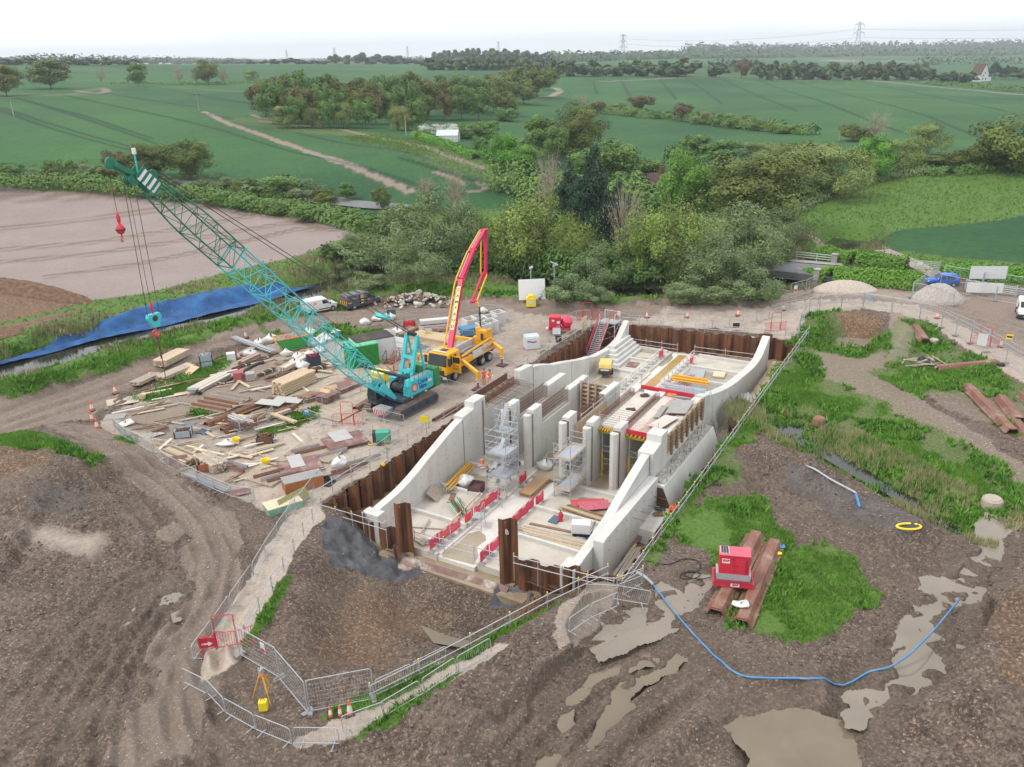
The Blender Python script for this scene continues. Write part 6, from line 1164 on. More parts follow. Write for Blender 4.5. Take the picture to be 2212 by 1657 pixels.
q=W(1010,728);t=thing('dumper_skip','blue tipping skip beside the concrete boxes','skip',atxy(q[0],q[1]),.5);b=MB();b.prism([(-.6,.35),(.5,.35),(.95,1.2),(-.9,1.2)],-.75,.75,0,'y');b.box((0,0,.9),(1.9,1.4,.08));b.obj('hopper',mat('dumper_blue',(.06,.19,.36),.5,.15,2,0,dirt=(.2,.22,.24)),t,bevel=.02);b=MB();b.box((0,.5,.2),(1.4,.15,.12));b.box((0,-.5,.2),(1.4,.15,.12));b.tube((0,-.5,.2),(0,-.5,.6),.06,6);b.tube((0,.5,.2),(0,.5,.6),.06,6);b.obj('frame',DARK,t)
q=W(1208,718);t=thing('grout_mixer','red grout mixing plant with square hopper and round drum','mixer',atxy(q[0],q[1]),-.1);b=MB();b.box((-.5,0,1.35),(1.35,1.3,1.3));b.obj('hopper',RED,t,bevel=.02);b=MB();b.lathe([(.2,-.6),(.6,-.4),(.68,0),(.6,.4),(.2,.6)],16);o=b.obj('drum',mat('pink_red',(.62,.05,.12),.4),t,(.85,.1,1.3));o.rotation_euler=(.5,.3,0);b=MB();b.box((0,0,.55),(2.6,1.2,.12))
for x in(-1,0,1.1):
 for y in(-.5,.5):b.tube((x,y,0),(x,y,.6),.05,6)
b.box((-.3,-.9,.5),(.9,1.0,.06),1,rx=.7);b.obj('frame',[RED,GALV],t);b=MB();b.box((-.7,-.66,1.6),(.3,.01,.2));b.box((-.1,-.66,1.4),(.35,.01,.3));b.obj('notice',WHITE,t)
q=W(1148,752);t=thing('fuel_tank','white cube fuel tank with a blue and red stripe beside the rail','tank',atxy(q[0],q[1]),.25);b=MB();b.box((0,0,.75),(1.6,1.3,1.4));b.obj('tank_body',WHITE,t,bevel=.08);b=MB();b.box((0,0,1.47),(1.5,1.2,.06));b.obj('lid',mat('pale_blue_grey',(.5,.58,.62)),t);b=MB();b.box((-.3,-.655,.95),(.7,.01,.12),0,ry=.2);b.box((.2,-.657,.9),(.4,.01,.14),1,ry=-.25);b.obj('stripe',[BLUET,RED],t)
def stack(label,a,b_,w,h,nl,m,cat='timber stack',gaps=.02,per=None,z=0,jit=.03):
 pa,pb=Vector(W(*a)),Vector(W(*b_));d=pb-pa;ln=d.length;q=(pa+pb)/2;t=thing('timber_stack',label,cat,(q.x,q.y,hz(q.x,q.y)+z),math.atan2(d.y,d.x));r=random.Random(len(label));lh=h/nl;n=per or max(2,round(w/.22));ms=m if isinstance(m,list)else[m]
 for j in range(nl):
  b=MB()
  for k in range(n):y=-w/2+w*(k+.5)/n;b.box((r.uniform(-jit,jit)*4,y,.08+lh*(j+.5)),(ln*r.uniform(.93,1.0),w/n-gaps,lh*.82),r.randrange(len(ms)),rz=r.uniform(-.006,.006))
  b.obj('plank_layer',ms,t)
 b=MB()
 for x in(-ln*.33,ln*.33):b.box((x,0,.04),(.12,w,.08))
 b.obj('bearer',TIMD,t);return t
stack('largest stack of fresh sawn timber in the middle of the yard',(600,855),(672,822),1.7,1.25,5,[TIMB,mat('fresh_timber',(.56,.43,.28),.85,.2,3)]);stack('small square stack of brown boards beside the fresh timber',(654,872),(682,860),1.3,.6,6,TIMD);stack('stack of brown plywood sheets behind the barriers',(690,872),(720,858),2.0,.7,7,PLYR,per=1);stack('red faced plywood pile with white top beyond the barriers',(720,850),(775,826),2.2,.45,4,PLYR,per=1)
stack('weathered timber stack at the haul road edge',(345,800),(400,772),1.6,.7,4,[TIMW,TIMB]);stack('low bundle of weathered planks by the cone',(290,835),(340,812),1.2,.35,3,[TIMW,TIMB]);stack('weathered timber heap under the chain hook',(345,825),(415,795),1.3,.5,3,[TIMW,TIMD]);stack('long pale plank stack beside the wheelbarrow',(415,850),(490,812),1.5,.35,3,[TIMW,mat('white_timber',(.6,.56,.5))]);stack('grey plank pair beside the small grass patch',(520,770),(565,748),.8,.3,2,TIMW);stack('pale planks stacked by the white bags',(610,805),(665,775),1.0,.5,3,[TIMB,mat('white_timber',(.6,.56,.5))]);stack('dull timber stack next to the white machine',(520,790),(560,770),.9,.4,3,[TIMW,PLYR]);stack('jumbled timber and boards beside the yard barrier',(360,985),(420,1010),1.5,.45,3,[TIMW,TIMD,TIMB]);stack('round posts stacked behind the yard barrier',(435,1000),(480,1025),1.3,.75,4,[mat('post_timber',(.45,.38,.28),.9,.2,3),TIMW]);stack('white planks over the long brown piles',(585,905),(640,925),.4,.18,2,TIMB,z=.4);stack('timber beams with scalloped ends near the pump boom',(895,728),(975,742),2.2,.55,2,[mat('beam_timber',(.55,.4,.22),.8,.15,3),TIMB]);stack('pale concrete lintels behind the timber beams',(908,702),(972,696),1.0,.55,1,bx_,cat='lintels',per=2);stack('pale boards laid flat behind the timber beams',(915,716),(970,712),1.4,.25,2,[TIMW,PLYR]);stack('jumble of brown planks beside the timber beams',(862,728),(895,712),1.4,.35,3,[TIMD,TIMW]);stack('timber pile behind the open white doors',(870,775),(895,752),1.6,.5,3,[TIMW,TIMD]);stack('sleeper pair lying across the yard by the brown frame',(575,908),(625,890),.7,.35,1,TIMW)
def flat(name,label,px,l,w,rz,m,z=.06,th=.03,tilt=0,cat='board'):q=W(*px);b=MB();b.box((0,0,0),(l,w,th),0,rx=tilt);o=b.obj(name,m,loc=(q[0],q[1],hz(q[0],q[1])+z),rz=rz);return tag(o,label,cat)
flat('plywood_sheet','pale plywood sheet with darker centre at the yard corner',(265,868),2.8,2.0,.45,mat('dull_ply',(.45,.38,.31),.8,.15,1));flat('plywood_sheet','new yellow plywood board propped on the grass strip',(405,805),2.4,1.5,-.6,PLY,.35,.04,.35);flat('grey_board','grey flat board at the outer yard corner',(250,906),1.8,1.3,.2,PLYG);flat('red_board','small red sign board lying on the grass strip',(325,850),1.7,1.0,.3,mat('faded_red',(.6,.2,.15),.7,.3,2,0,dirt=(.7,.62,.58)),.1);flat('plywood_sheet','dark red faced shutter panel lying near the welder',(745,957),3.4,2.6,.5,PLYR,.25,.1);flat('white_sheet','pale sheet on top of the dark red panel',(735,948),1.6,2.2,.5,mat('pale_sheet',(.42,.4,.4),.7,.1,1),.33,.02);flat('plywood_sheet','dark red faced shutter panel near the orange block',(648,1012),3.2,2.5,.42,PLYR,.3,.1);flat('white_sheet','pale strip across the dark red panel',(640,1005),1.1,2.3,.42,mat('pale_sheet',(.62,.6,.6)),.38,.02);flat('plywood_sheet','brown plywood sheet lying flat beside the wheelbarrow',(395,852),1.6,.7,.4,PLY,.1);flat('plywood_sheet','brown plywood sheet leaning on the barrier before the crane',(698,866),1.2,1.5,-.5,PLY,.5,.03,.8);flat('plywood_sheet','plywood sheet leaning on the barrier by the walk gate',(718,852),1.2,1.2,.5,PLY,.4,.03,.7);flat('mesh_sheet','white mesh frame lying across the brown piles',(585,880),2.6,1.2,-.3,mat('white_grid',(.42,.42,.4),.6,.2,14),.5,.04);flat('mesh_sheet','white framed mesh panel lying beside the brown boards',(623,873),2.8,1.3,-.25,mat('white_grid',(.42,.42,.4)),.45,.04);flat('plywood_sheet','brown sheet leaning on the yard barrier end',(388,1012),1.4,1.0,.3,PLYR,.35,.03,.8);flat('red_board','red brown board under the barrier at the yard end',(513,1068),1.7,1.0,.4,PLYR,.1)
flat('plank','white plank lying across the timber jumble',(430,985),2.6,.25,-.5,TIMB,.6);flat('plank','long pale plank over the yard timber heap',(455,995),3.0,.22,-.4,OSB,.7,.05)
q=W(655,1052);t=thing('block_stack','stack with grey top and orange brown sides by the footpath','stack',atxy(q[0],q[1]),math.radians(28));b=MB();b.box((0,0,.45),(2.9,1.25,.85));b.obj('stack_side',mat('orange_brown',(.36,.13,.04),.7,.12,2),t);b=MB();b.box((0,0,.9),(2.95,1.3,.05));b.obj('top_sheet',PLYG,t)
q=W(612,1098);t=thing('board_stack','pale board stack in green wrap at the path corner','stack',atxy(q[0],q[1]),math.radians(33));b=MB();b.box((0,0,.25),(2.5,1.3,.5));b.obj('wrapped_base',mat('green_wrap',(.2,.38,.28),.4,.25,3),t);b=MB();b.box((0,0,.53),(2.55,1.35,.06));b.obj('top_board',OSB,t);flat('green_board','dark green edge board leaning on the path barrier',(636,1090),2.6,.9,.95,mat('olive_board',(.3,.28,.12)),.5,.04,1.1)
def slat_panel(label,px,l,w,rz,ns,beams,m=TIMB):
 q=W(*px);t=thing('slatted_shutter',label,'formwork panel',atxy(q[0],q[1]),rz);b=MB()
 for k in range(ns):b.box((-l/2+l*(k+.5)/ns,0,.16),(l/ns*.45,w*random.uniform(.95,1),.1))
 b.obj('slats',m,t);b=MB();b.box((0,-w*.42,.06),(l,.1,.1));b.box((0,w*.42,.06),(l,.1,.1));b.obj('bearer',TIMW,t)
 for f,mm in beams:
  b=MB();y=f*w
  for s in(-.07,.07):b.box((0,y+s,.32),(l*.98,.035,.2))
  for k in range(16):b.box((-l*.47+l*.94*k/15,y,.32),(.1,.145,.1),1)
  b.obj('steel_soldier',[mm,DARK],t)
RS=mat('rusty_soldier',(.24,.12,.09),.8,.25,4);GS=mat('grey_soldier',(.38,.33,.32),.8,.2,4)
slat_panel('brown slatted shutter with five steel beams near the brown piles',(478,872),4.2,4.0,math.radians(-25),30,[(-.4,RS),(-.2,RS),(0,RS),(.2,GS),(.4,GS)]);slat_panel('pale slatted shutter with three steel beams in the near yard',(682,978),4.4,3.0,math.radians(-22),26,[],mat('pale_slat',(.52,.44,.34),.9,.2,4));slat_panel('slatted shutter with three steel beams behind the orange block',(575,1030),3.4,2.6,math.radians(-28),22,[],mat('pale_slat',(.52,.44,.34)))
for k,(p,ln,rz)in enumerate((((660,975),2.4,.5),((672,980),2.6,.5),((716,985),2.6,.55),((582,1030),2.4,.55),((598,1036),2.4,.55),((614,1038),2.6,.55),((506,1010),3.0,-.5),((498,1020),3.0,-.5),((785,1000),3,.55),((720,1035),3.2,.5),((700,1045),2.6,.5),((756,1018),3.,.52))):
 q=W(*p);b=MB()
 for s in(-.08,.08):b.box((0,s,.12),(ln,.04,.22))
 for j in range(12):b.box((-ln*.46+ln*.92*j/11,0,.12),(.1,.165,.1),1)
 o=b.obj('steel_soldier',[RS if k%2 else GS,DARK],loc=(q[0],q[1],hz(q[0],q[1])+.2),rz=rz);tag(o,'perforated steel beam lying on timber in the near yard','steel beam','perforated steel beams in the near yard')
def crate(name,label,px,l,w,h,rz,m,fill=None,stacked=1,cat='crate'):
 q=W(*px);t=thing(name,label,cat,atxy(q[0],q[1]),rz)
 for s in range(stacked):
  z=.08+s*(h+.08);b=MB();th=.05;b.bb(-l/2,l/2,-w/2,-w/2+th,z,z+h);b.bb(-l/2,l/2,w/2-th,w/2,z,z+h);b.bb(-l/2,-l/2+th,-w/2+th,w/2-th,z,z+h);b.bb(l/2-th,l/2,-w/2+th,w/2-th,z,z+h);b.bb(-l/2+th,l/2-th,-w/2+th,w/2-th,z,z+.05);b.obj('box_wall',m,t)
  for x in(-1,1):
   for y in(-1,1):b=MB();b.box((x*l/2,y*w/2,z+h/2-.02),(.09,.09,h+.12));b.obj('corner_post',DARK,t)
  if fill and s==stacked-1:
   b=MB();r=random.Random(5)
   for k in range(12):b.beam((r.uniform(-l*.4,l*.4),r.uniform(-w*.4,w*.4),z+h*.6),(r.uniform(-l*.4,l*.4),r.uniform(-w*.4,w*.4),z+h*1.05),.08,.08)
   b.obj('contents',fill,t)
 return t
LB_=mat('pale_steel_box',(.33,.38,.42),.6,.15,3)
crate('steel_box','two pale blue steel boxes stacked at the yard edge',(447,792),1.2,1.0,.6,.4,LB_,GALVD,2);crate('steel_box','pale blue steel box with scrap in the middle yard',(398,947),1.3,1.0,.55,.2,LB_,RUSTY);crate('skip_box','orange rusty open box amid the timber jumble',(452,1018),1.6,1.2,.7,.35,mat('orange_rust',(.33,.1,.05),.7,.2,3),TIMW);crate('scrap_box','dark rusty open box with scrap beside the white frame',(573,955),1.3,1.0,.5,.2,RUSTY,RUSTY);crate('wire_cage','dark wire cage filled with red fittings',(678,788),1.3,1.1,1.0,.35,mat('dark_cage',(.04,.045,.08),.7,.3,16),mat('red_fittings',(.35,.03,.06)),1,'cage');crate('wire_cage','red wire crate beside the white bags near the bridle',(884,705),1.3,.9,.5,.1,RED,RED,1,'cage')
q=W(527,822);t=thing('block_pallet','pallet of red bricks wrapped beside grey blocks','bricks',atxy(q[0],q[1]),.3);b=MB();b.box((-.45,.1,.55),(1.0,1.0,.9));b.obj('brick_pack',mat('brick_pack_red',(.4,.1,.11),.8,.3,8,.2),t,bevel=.02);b=MB();b.box((.65,-.15,.45),(.9,.9,.75));b.obj('block_pack',mat('block_pack_grey',(.36,.33,.32),.9,.25,10),t,bevel=.02);b=MB();b.box((.12,-.4,.45),(.5,.08,.8),0,rx=.2);b.obj('leaning_board',PLYR,t)
q=W(500,778);t=thing('white_machine','small white washing machine box at the yard edge','appliance',atxy(q[0],q[1]),.35);b=MB();b.box((0,0,.42),(.9,.75,.84));b.obj('casing',WHITE,t,bevel=.03);b=MB();b.box((-.46,0,.45),(.02,.6,.6));b.obj('door',DARK,t)
def bundle(label,a,b_,w,n,r,m,z=.1,cat='tubes',straps=None):
 pa,pb=Vector(W(*a)),Vector(W(*b_));d=pb-pa;q=(pa+pb)/2;ln=d.length;t=thing('bar_bundle',label,cat,(q.x,q.y,hz(q.x,q.y)),math.atan2(d.y,d.x));b=MB();rr=random.Random(n+len(label))
 for k in range(n):y=rr.uniform(-w/2,w/2);zz=z+rr.uniform(0,w*.5);e=rr.uniform(-.2,.2);b.tube((-ln/2+e,y,zz),(ln/2+e,y+rr.uniform(-.1,.1),zz),r,5)
 b.obj('bars',m,t)
 if straps:
  b=MB()
  for x in(-ln*.25,ln*.25):b.path([(x,-w*.6,.05),(x,-w*.5,w*.6),(x,0,w*.75),(x,w*.5,w*.6),(x,w*.6,.05)],.05,5)
  b.obj('strap',straps,t)
 return t
LG=mat('pale_green_strap',(.3,.6,.42));bundle('long galvanised tube bundle in upright racks',(502,735),(592,768),.8,40,.03,GALV,.15,'tubes');bundle('rusty rebar bundle with green straps in the upper yard',(505,800),(600,766),.35,24,.03,RUSTY,.1,'rebar',LG);bundle('short rusty rebar bundle with green straps near the black pipe',(560,815),(592,800),.5,24,.035,RUSTY,.1,'rebar',LG);bundle('rusty rebar bundle below the bags with green straps',(575,822),(650,792),.3,18,.03,RUSTY,.1,'rebar',LG);bundle('rusty rebar coil beside the green container',(660,812),(702,795),.6,30,.035,RUSTY,.1,'rebar',LG);bundle('grey tubes lying inside the yard barrier',(405,1032),(490,1068),.5,22,.03,GALV,.08);bundle('white steel bars across the brown pile',(500,912),(545,930),.5,14,.03,mat('white_bar',(.6,.6,.6)),.6);bundle('brown bars leaning on the brown pile',(485,925),(550,935),.6,16,.025,RUSTY,.5);bundle('dark brown rods beside the cage',(640,808),(690,782),.5,16,.03,TIMD,.1)
bundle('dark bars scattered in the near yard corner',(330,945),(365,935),.5,14,.02,RUSTY,.08)
hose('long black plastic pipe through the middle of the yard',[(425+55,832),(510,815),(548,792),(570,785)],.17,SHEETB,.15)
for lab,px,sc,m in(('crumpled grey tarpaulin beside the timber beams',(905,752),(2.4,1.2,.5),mat('grey_tarp',(.16,.17,.18),.5,.3,3,.4)),('black sheeting bundle behind the path barrier',(706,1044),(1.1,.8,.6),SHEETB),('black sheeting over branches on the grass',(1992,785),(2.0,1.1,.6),SHEETB),('dark blue sheeting by the brown pile ends',(440,938),(1.2,.7,.4),mat('blue_tarp',(.06,.09,.14),.5,.3,3)),('slate grey sheet spread in the yard',(395,920),(2.2,1.1,.12),mat('grey_tarp',(.16,.17,.18))),('dried grey slurry heap by the yard barrier',(320,952),(2.4,1.0,.22),CONCR),('black plastic heap behind the boxes',(1035,738),(.9,.8,.7),SHEETB)):
 b=MB();r=random.Random(len(lab));n=18
 b.grid(lambda i,j:((i-.5)*2*(1+.1*math.sin(j*9)),(j-.5)*2*(1+.15*math.sin(i*7)),max(0,1-abs(i-.5)*2)**.5*max(0,1-abs(j-.5)*2)**.5*(.6+.8*r.random())),n,n);q=W(*px);o=b.obj('sheeting',m,loc=(q[0],q[1],hz(q[0],q[1])-.02),rz=r.random()*3,smooth='black' not in lab);o.scale=(sc[0]*.5,sc[1]*.6,sc[2]);tag(o,lab,'sheeting')
def lathe_thing(name,label,px,prof,m,cat,loc=None,n=14):b=MB();b.lathe(prof,n);q=loc or atxy(*W(*px)[:2]);o=b.obj(name,m,loc=q);return tag(o,label,cat)
tub=[(.2,0),(.27,.05),(.34,.42),(.36,.45),(.31,.42),(.22,.06)]
lathe_thing('tub','yellow rubber tub standing alone on the pale yard',(574,1003),tub,YELP,'bucket');lathe_thing('tub','yellow rubber tub beside the torn white bag',(510,958),tub,YELP,'bucket');lathe_thing('tub','pale yellow tub in the upper yard corner',(308,862),tub,OSB,'bucket');lathe_thing('yellow_ball','small yellow light on the piling edge',(828,1008),[(.02,0),(.16,.1),(.18,.2),(.1,.34),(.02,.36)],YELT,'light');lathe_thing('tyre','black tyre lying by the fence at the grass',(2160,790),[(.25,0),(.4,.02),(.42,.12),(.4,.22),(.25,.24)],BLACK,'tyre')
q=W(825,958);t=thing('welder_generator','green and black welding generator on a yellow wheeled frame','generator',atxy(q[0],q[1]),.1);b=MB();b.box((.1,0,.75),(1.2,.75,.8));b.obj('casing',mat('jade_green',(.06,.36,.25),.5,.1,2),t,bevel=.03);b=MB();b.box((-.58,0,.72),(.3,.77,.86));b.obj('end_panel',DARK,t,bevel=.03);b=MB();b.box((.72,0,.7),(.06,.7,.7));b.obj('end_panel',DARK,t);b=MB();b.tube((-1.1,-.3,.12),(.8,-.3,.3),.03,6);b.tube((-1.1,.3,.12),(.8,.3,.3),.03,6);b.tube((-1.1,-.3,.12),(-1.1,.3,.12),.03,6);b.obj('frame',YELP,t)
for y in(-.42,.42):b=MB();b.wheel((-.2,y,.22),.22,.12,'y',14);b.obj('wheel',DARK,t)
q=W(420,853);t=thing('wheelbarrow','grey wheelbarrow standing in the plank yard','wheelbarrow',atxy(q[0],q[1]),-.2)
def barrow(t):
 b=MB();b.prism([(-.3,.35),(.25,.35),(.45,.65),(-.5,.62)],-.3,.3,0,'y');b.obj('tray',mat('barrow_grey',(.22,.25,.28),.5,.15,3),t);b=MB();b.wheel((.6,0,.2),.2,.1,'y',12);b.obj('wheel',BLACK,t);b=MB()
 for y in(-.25,.25):b.tube((.6,y*.3,.2),(-1.0,y,.6),.02,5);b.tube((-.2,y,.4),(-.3,y,0),.02,5)
 b.obj('handles',DARK,t)
barrow(t);t=thing('wheelbarrow','grey wheelbarrow between piers inside the excavation','wheelbarrow',L(14.2,7.6,FL+.19),.6);barrow(t)
r=random.Random(11);pk={}
YARD=PW([(230,915),(300,860),(440,790),(560,735),(700,760),(760,800),(640,880),(700,930),(560,1060),(400,1020)])
nn=0
while nn<150:
 px,py=r.uniform(230,760),r.uniform(735,1080);q=W(px,py)
 if not bool(inpoly(np.array([q[0]]),np.array([q[1]]),YARD)[0]):continue
 k=r.randrange(6)
 if k not in pk:b=MB();b.box((0,0,.05),((1.2,2.0,2.8,3.6,1.6,2.4)[k],(.12,.2,.24,.16,.1,.3)[k],.06));o=b.obj('plank',[TIMB,TIMW,mat('white_timber',(.6,.56,.5)),TIMD,TIMW,TIMB][k]);pk[k]=o
 else:o=pk[k].copy();C.objects.link(o)
 o.location=(q[0],q[1],hz(q[0],q[1])+.05+r.random()*.12);o.rotation_euler=(0,r.uniform(-.03,.03),r.choice((.55,.5,-.4,.6,r.uniform(0,3))));tag(o,['short loose plank strewn in the material yard','loose weathered plank strewn in the material yard','loose white plank strewn in the material yard','long dark loose plank strewn in the material yard','thin loose batten strewn in the material yard','broad loose board strewn in the material yard'][k],'plank',['short planks','weathered planks','white planks','dark planks','battens','broad boards'][k]+' strewn in the yard');nn+=1
b=MB()
for k in range(16):
 for j in range(26):b.box((k*1.5-.2,-j*.32-.3,.02),(1.47,.3,.08))
o=b.obj('timber_mats',mat('mat_timber',(.40,.33,.255),.9,.22,2,.2,world=True,dirt=(.3,.24,.19),dscale=.6),loc=(L(12.6,-8.6)[0],L(12.6,-8.6)[1],.06),rz=PIT_ANG);o.rotation_euler=(0,0,PIT_ANG);o.scale=(1,-1,1);tag(o,'wide platform of timber mats under the crane and the lorry','timber mats');o['kind']='structure';del o['label'],o['category']
def lput(o,u,v,z=FL+.18,rz=0):o.location=L(u,v,z);o.rotation_euler=(0,0,PIT_ANG+rz);return o
def make_redb():
 t=thing('plastic_barrier','x','barrier');b=MB();b.box((0,0,.95),(1.15,.05,.14));b.box((0,0,.3),(1.15,.05,.14))
 for k in range(9):b.box((-.54+k*.135,0,.62),(.06,.05,.56))
 b.obj('panel',REDP,t);b=MB();b.box((0,-.03,.95),(.5,.012,.1));b.obj('white_label',WHITE,t)
 for x in(-.4,.4):b=MB();b.box((x,0,.08),(.3,.5,.16),taper=.7);b.obj('foot',GALVD,t)
 return t
rb=None
for lab,pts in(('red plastic barrier in the nearest row along the channel',[(1.2,8.9),(2.4,8.95),(3.6,9.05)]),('red plastic barrier in the row by the small steps',[(5.2,9.15),(6.4,9.2),(7.6,9.2),(8.8,9.25)]),('red plastic barrier half hidden by the tallest pile',[(1.6,12.75),(2.8,12.8)]),('red plastic barrier in the row across the channel from the steps',[(4.6,12.35),(5.7,12.3),(6.8,12.2),(7.9,12.2),(9.0,12.15),(10.1,12.35)]),('red plastic barrier beside the white rails near the end piling',[(44.6,9.0)]),('red plastic barrier beside the stacked white frames',[(43.9,12.7)]),('red plastic barrier beside the scaffold tower and wheelbarrow',[(12.4,9.6)])):
 for u,v in pts:
  if rb is None:rb=make_redb();o=rb
  else:o=dup(rb,(0,0,0))
  lput(o,u,v,FL+(.18 if not 9.4<v<12.4 else.02),random.uniform(-.06,.06));o['label']=lab;o['group']=lab+' set'
wr=None
for lab,us,v in(('white hooped edge rail along the channel by the compressor',np.arange(33.6,45.4,1.15),8.75),('white hooped edge rail along the channel by the flooded bay',np.arange(36.6,46.6,1.15),12.15)):
 for u in us:
  if wr is None:
   wr=thing('edge_rail','x','rail');b=MB();b.path([(-.52,0,.1),(-.52,0,.8),(-.42,0,.92),(.42,0,.92),(.52,0,.8),(.52,0,.1)],.035,6);b.tube((-.52,0,.5),(.52,0,.5),.03,5);b.obj('hoop',WHITE,wr);b=MB();b.box((-.5,0,.06),(.2,.45,.12));b.box((.5,0,.06),(.2,.45,.12));b.obj('foot',GALVD,wr);o=wr
  else:o=dup(wr,(0,0,0))
  lput(o,u,v,FL+.18,0);o['label']=lab;o['group']=lab+' set'
def tower(label,u0,u1,v0,v1,h,plats,stair=False,cap=None):
 t=thing('scaffold_tower',label,'scaffold tower',L((u0+u1)/2,(v0+v1)/2,FL+.18),PIT_ANG);a,c=(u1-u0)/2,(v1-v0)/2;b=MB()
 for x in(-a,a):
  for y in(-c,c):b.tube((x,y,.12),(x,y,h),.035,6);b.wheel((x,y,.09),.09,.06,'x',8)
 b.obj('upright',GALV,t);b=MB();n=int(h/.5)
 for k in range(1,n+1):
  z=k*.5
  for x in(-a,a):b.tube((x,-c,z),(x,c,z),.025,5)
  if k%2==0:
   for y in(-c,c):b.tube((-a,y,z),(a,y,z),.025,5)
 for k in range(int(h/2)):
  for y in(-c,c):b.tube((-a,y,k*2+.3),(a,y,k*2+2.0),.022,5)
 b.obj('ledger',GALV,t)
 for z in plats:
  b=MB();b.bb(-a,a,-c,c,z,z+.05);b.bb(-a,a,-c,-c+.03,z+.05,z+.2,1);b.bb(-a,a,c-.03,c,z+.05,z+.2,1);b.bb(-a,-a+.03,-c,c,z+.05,z+.2,1);b.bb(a-.03,a,-c,c,z+.05,z+.2,1);b.obj('platform',[mat('deck_mesh',(.36,.38,.42),.7,.3,12),cap or GALVD],t)
 if stair:
  b=MB();z=.2
  while z+1.8<h:b.beam((-a*.8,c*.3,z),(a*.8,c*.3,z+1.9),.32,.06);z+=2
  b.obj('inner_stair',GALVD,t)
 return t
tower('tall aluminium scaffold tower with inner stairs by the crane side wall',9.7,11.6,7.9,9.7,5.6,(1.5,3.4),True);tower('slim scaffold tower in the first bay against a pier',12.3,13.6,7.2,8.5,6.2,(2,4),True);tower('wheeled scaffold tower with timber edged platform between piers',11.6,14.3,12.8,14.2,4.6,(.7,3.3),False,TIMB)
t=thing('step_ladder','aluminium ladder standing beside the tall scaffold tower','ladder',L(9.0,9.7,FL+.02),PIT_ANG);b=MB()
for y in(-.25,.25):b.tube((-.5,y,0),(.4,y,2.4),.025,5)
for k in range(8):f=(k+.5)/8;b.tube((-.5+.9*f,-.25,2.4*f),(-.5+.9*f,.25,2.4*f),.02,5)
b.obj('ladder_frame',GALV,t)
t=thing('podium_steps','small aluminium podium steps standing on the channel floor','steps',L(5.3,9.9,FL+.02),PIT_ANG+.3);b=MB();b.box((0,0,.95),(.9,.7,.06));b.obj('platform',GALVD,t);b=MB()
for x in(-.45,.45):
 for y in(-.35,.35):b.tube((x*1.3,y,0),(x,y,.95),.022,5)
for y in(-.35,.35):b.tube((-.45,y,.95),(-.45,y,1.9),.022,5);b.tube((.45,y,.95),(.45,y,1.9),.022,5);b.tube((-.45,y,1.9),(.45,y,1.9),.022,5)
for k in range(3):b.tube((-.58+.04*k,-.35,.25*k+.2),(-.58+.04*k,.35,.25*k+.2),.022,5)
b.obj('frame',GALV,t)
def ladder(label,p0,p1,w=.4):
 t=thing('ladder',label,'ladder',p0,0);d=Vector(p1)-Vector(p0);s=Vector(L(0,1))-Vector(L(0,0));s=Vector((UU[0],UU[1],0));b=MB()
 for k in(-1,1):b.tube(tuple(s*k*w/2),tuple(d+s*k*w/2),.03,5)
 n=int(d.length/.28)
 for k in range(n):q=d*(k+.5)/n;b.tube(tuple(q-s*w/2),tuple(q+s*w/2),.018,4)
 b.obj('ladder_frame',GALVD,t)
ladder('grey ladder leaning on the outside of the right concrete wall',L(25.6,21.6,FL),L(26.6,20.0,2.9));ladder('grey ladder leaning against the shutter between piers',L(24.5,9.3,1),L(25.8,8.9,4.2));
t=thing('stair_tower','red and grey access stair tower going down into the excavation','stairs',L(45,1.5,FL),PIT_ANG);b=MB();n=18
for k in range(n):f=(k+.5)/n;b.box((-2.6+3.4*f,0,3.2*f-.3),(.26,1.0,.05))
b.obj('tread',GALV,t);b=MB()
for y in(-.55,.55):b.beam((-2.7,y,-.4),(.9,y,3.0),.05,.22)
b.obj('stringer',GALVD,t);b=MB()
for y in(-.6,.6):
 for o_ in(.55,1.05):b.tube((-2.7,y,-.4+o_),(.9,y,3.0+o_),.03,6)
 for k in range(6):f=k/5;b.tube((-2.7+3.6*f,y,-.4+3.4*f),(-2.7+3.6*f,y,.65+3.4*f),.025,5)
b.path([(.9,-.6,4.05),(3.0,-.6,4.05),(3.0,-.6,3.0)],.035,6);b.path([(.9,-.6,3.5),(3.0,-.6,3.5)],.03,6);b.path([(.9,.6,4.05),(2.2,1.3,4.05),(2.2,1.3,3.0)],.035,6);b.obj('handrail',RED,t);b=MB();b.bb(.8,2.4,-1.4,.7,2.86,2.95)
b.obj('landing',GALV,t);b=MB()
for x in(.85,2.35):
 for y in(-1.3,.6):b.tube((x,y,-.4),(x,y,4.0),.04,6)
for z in(0.6,1.8):b.tube((.85,-1.3,z),(2.35,-1.3,z+.9),.025,5);b.tube((2.35,-1.3,z),(2.35,.6,z+.9),.025,5);b.tube((.85,.6,z),(.85,-1.3,z+.9),.025,5)
b.tube((2.35,-1.3,4.0),(.85,-1.3,4.0),.03,5);b.tube((2.35,-1.3,4.0),(2.35,.6,4.0),.03,5);b.obj('support_frame',WHITE,t)
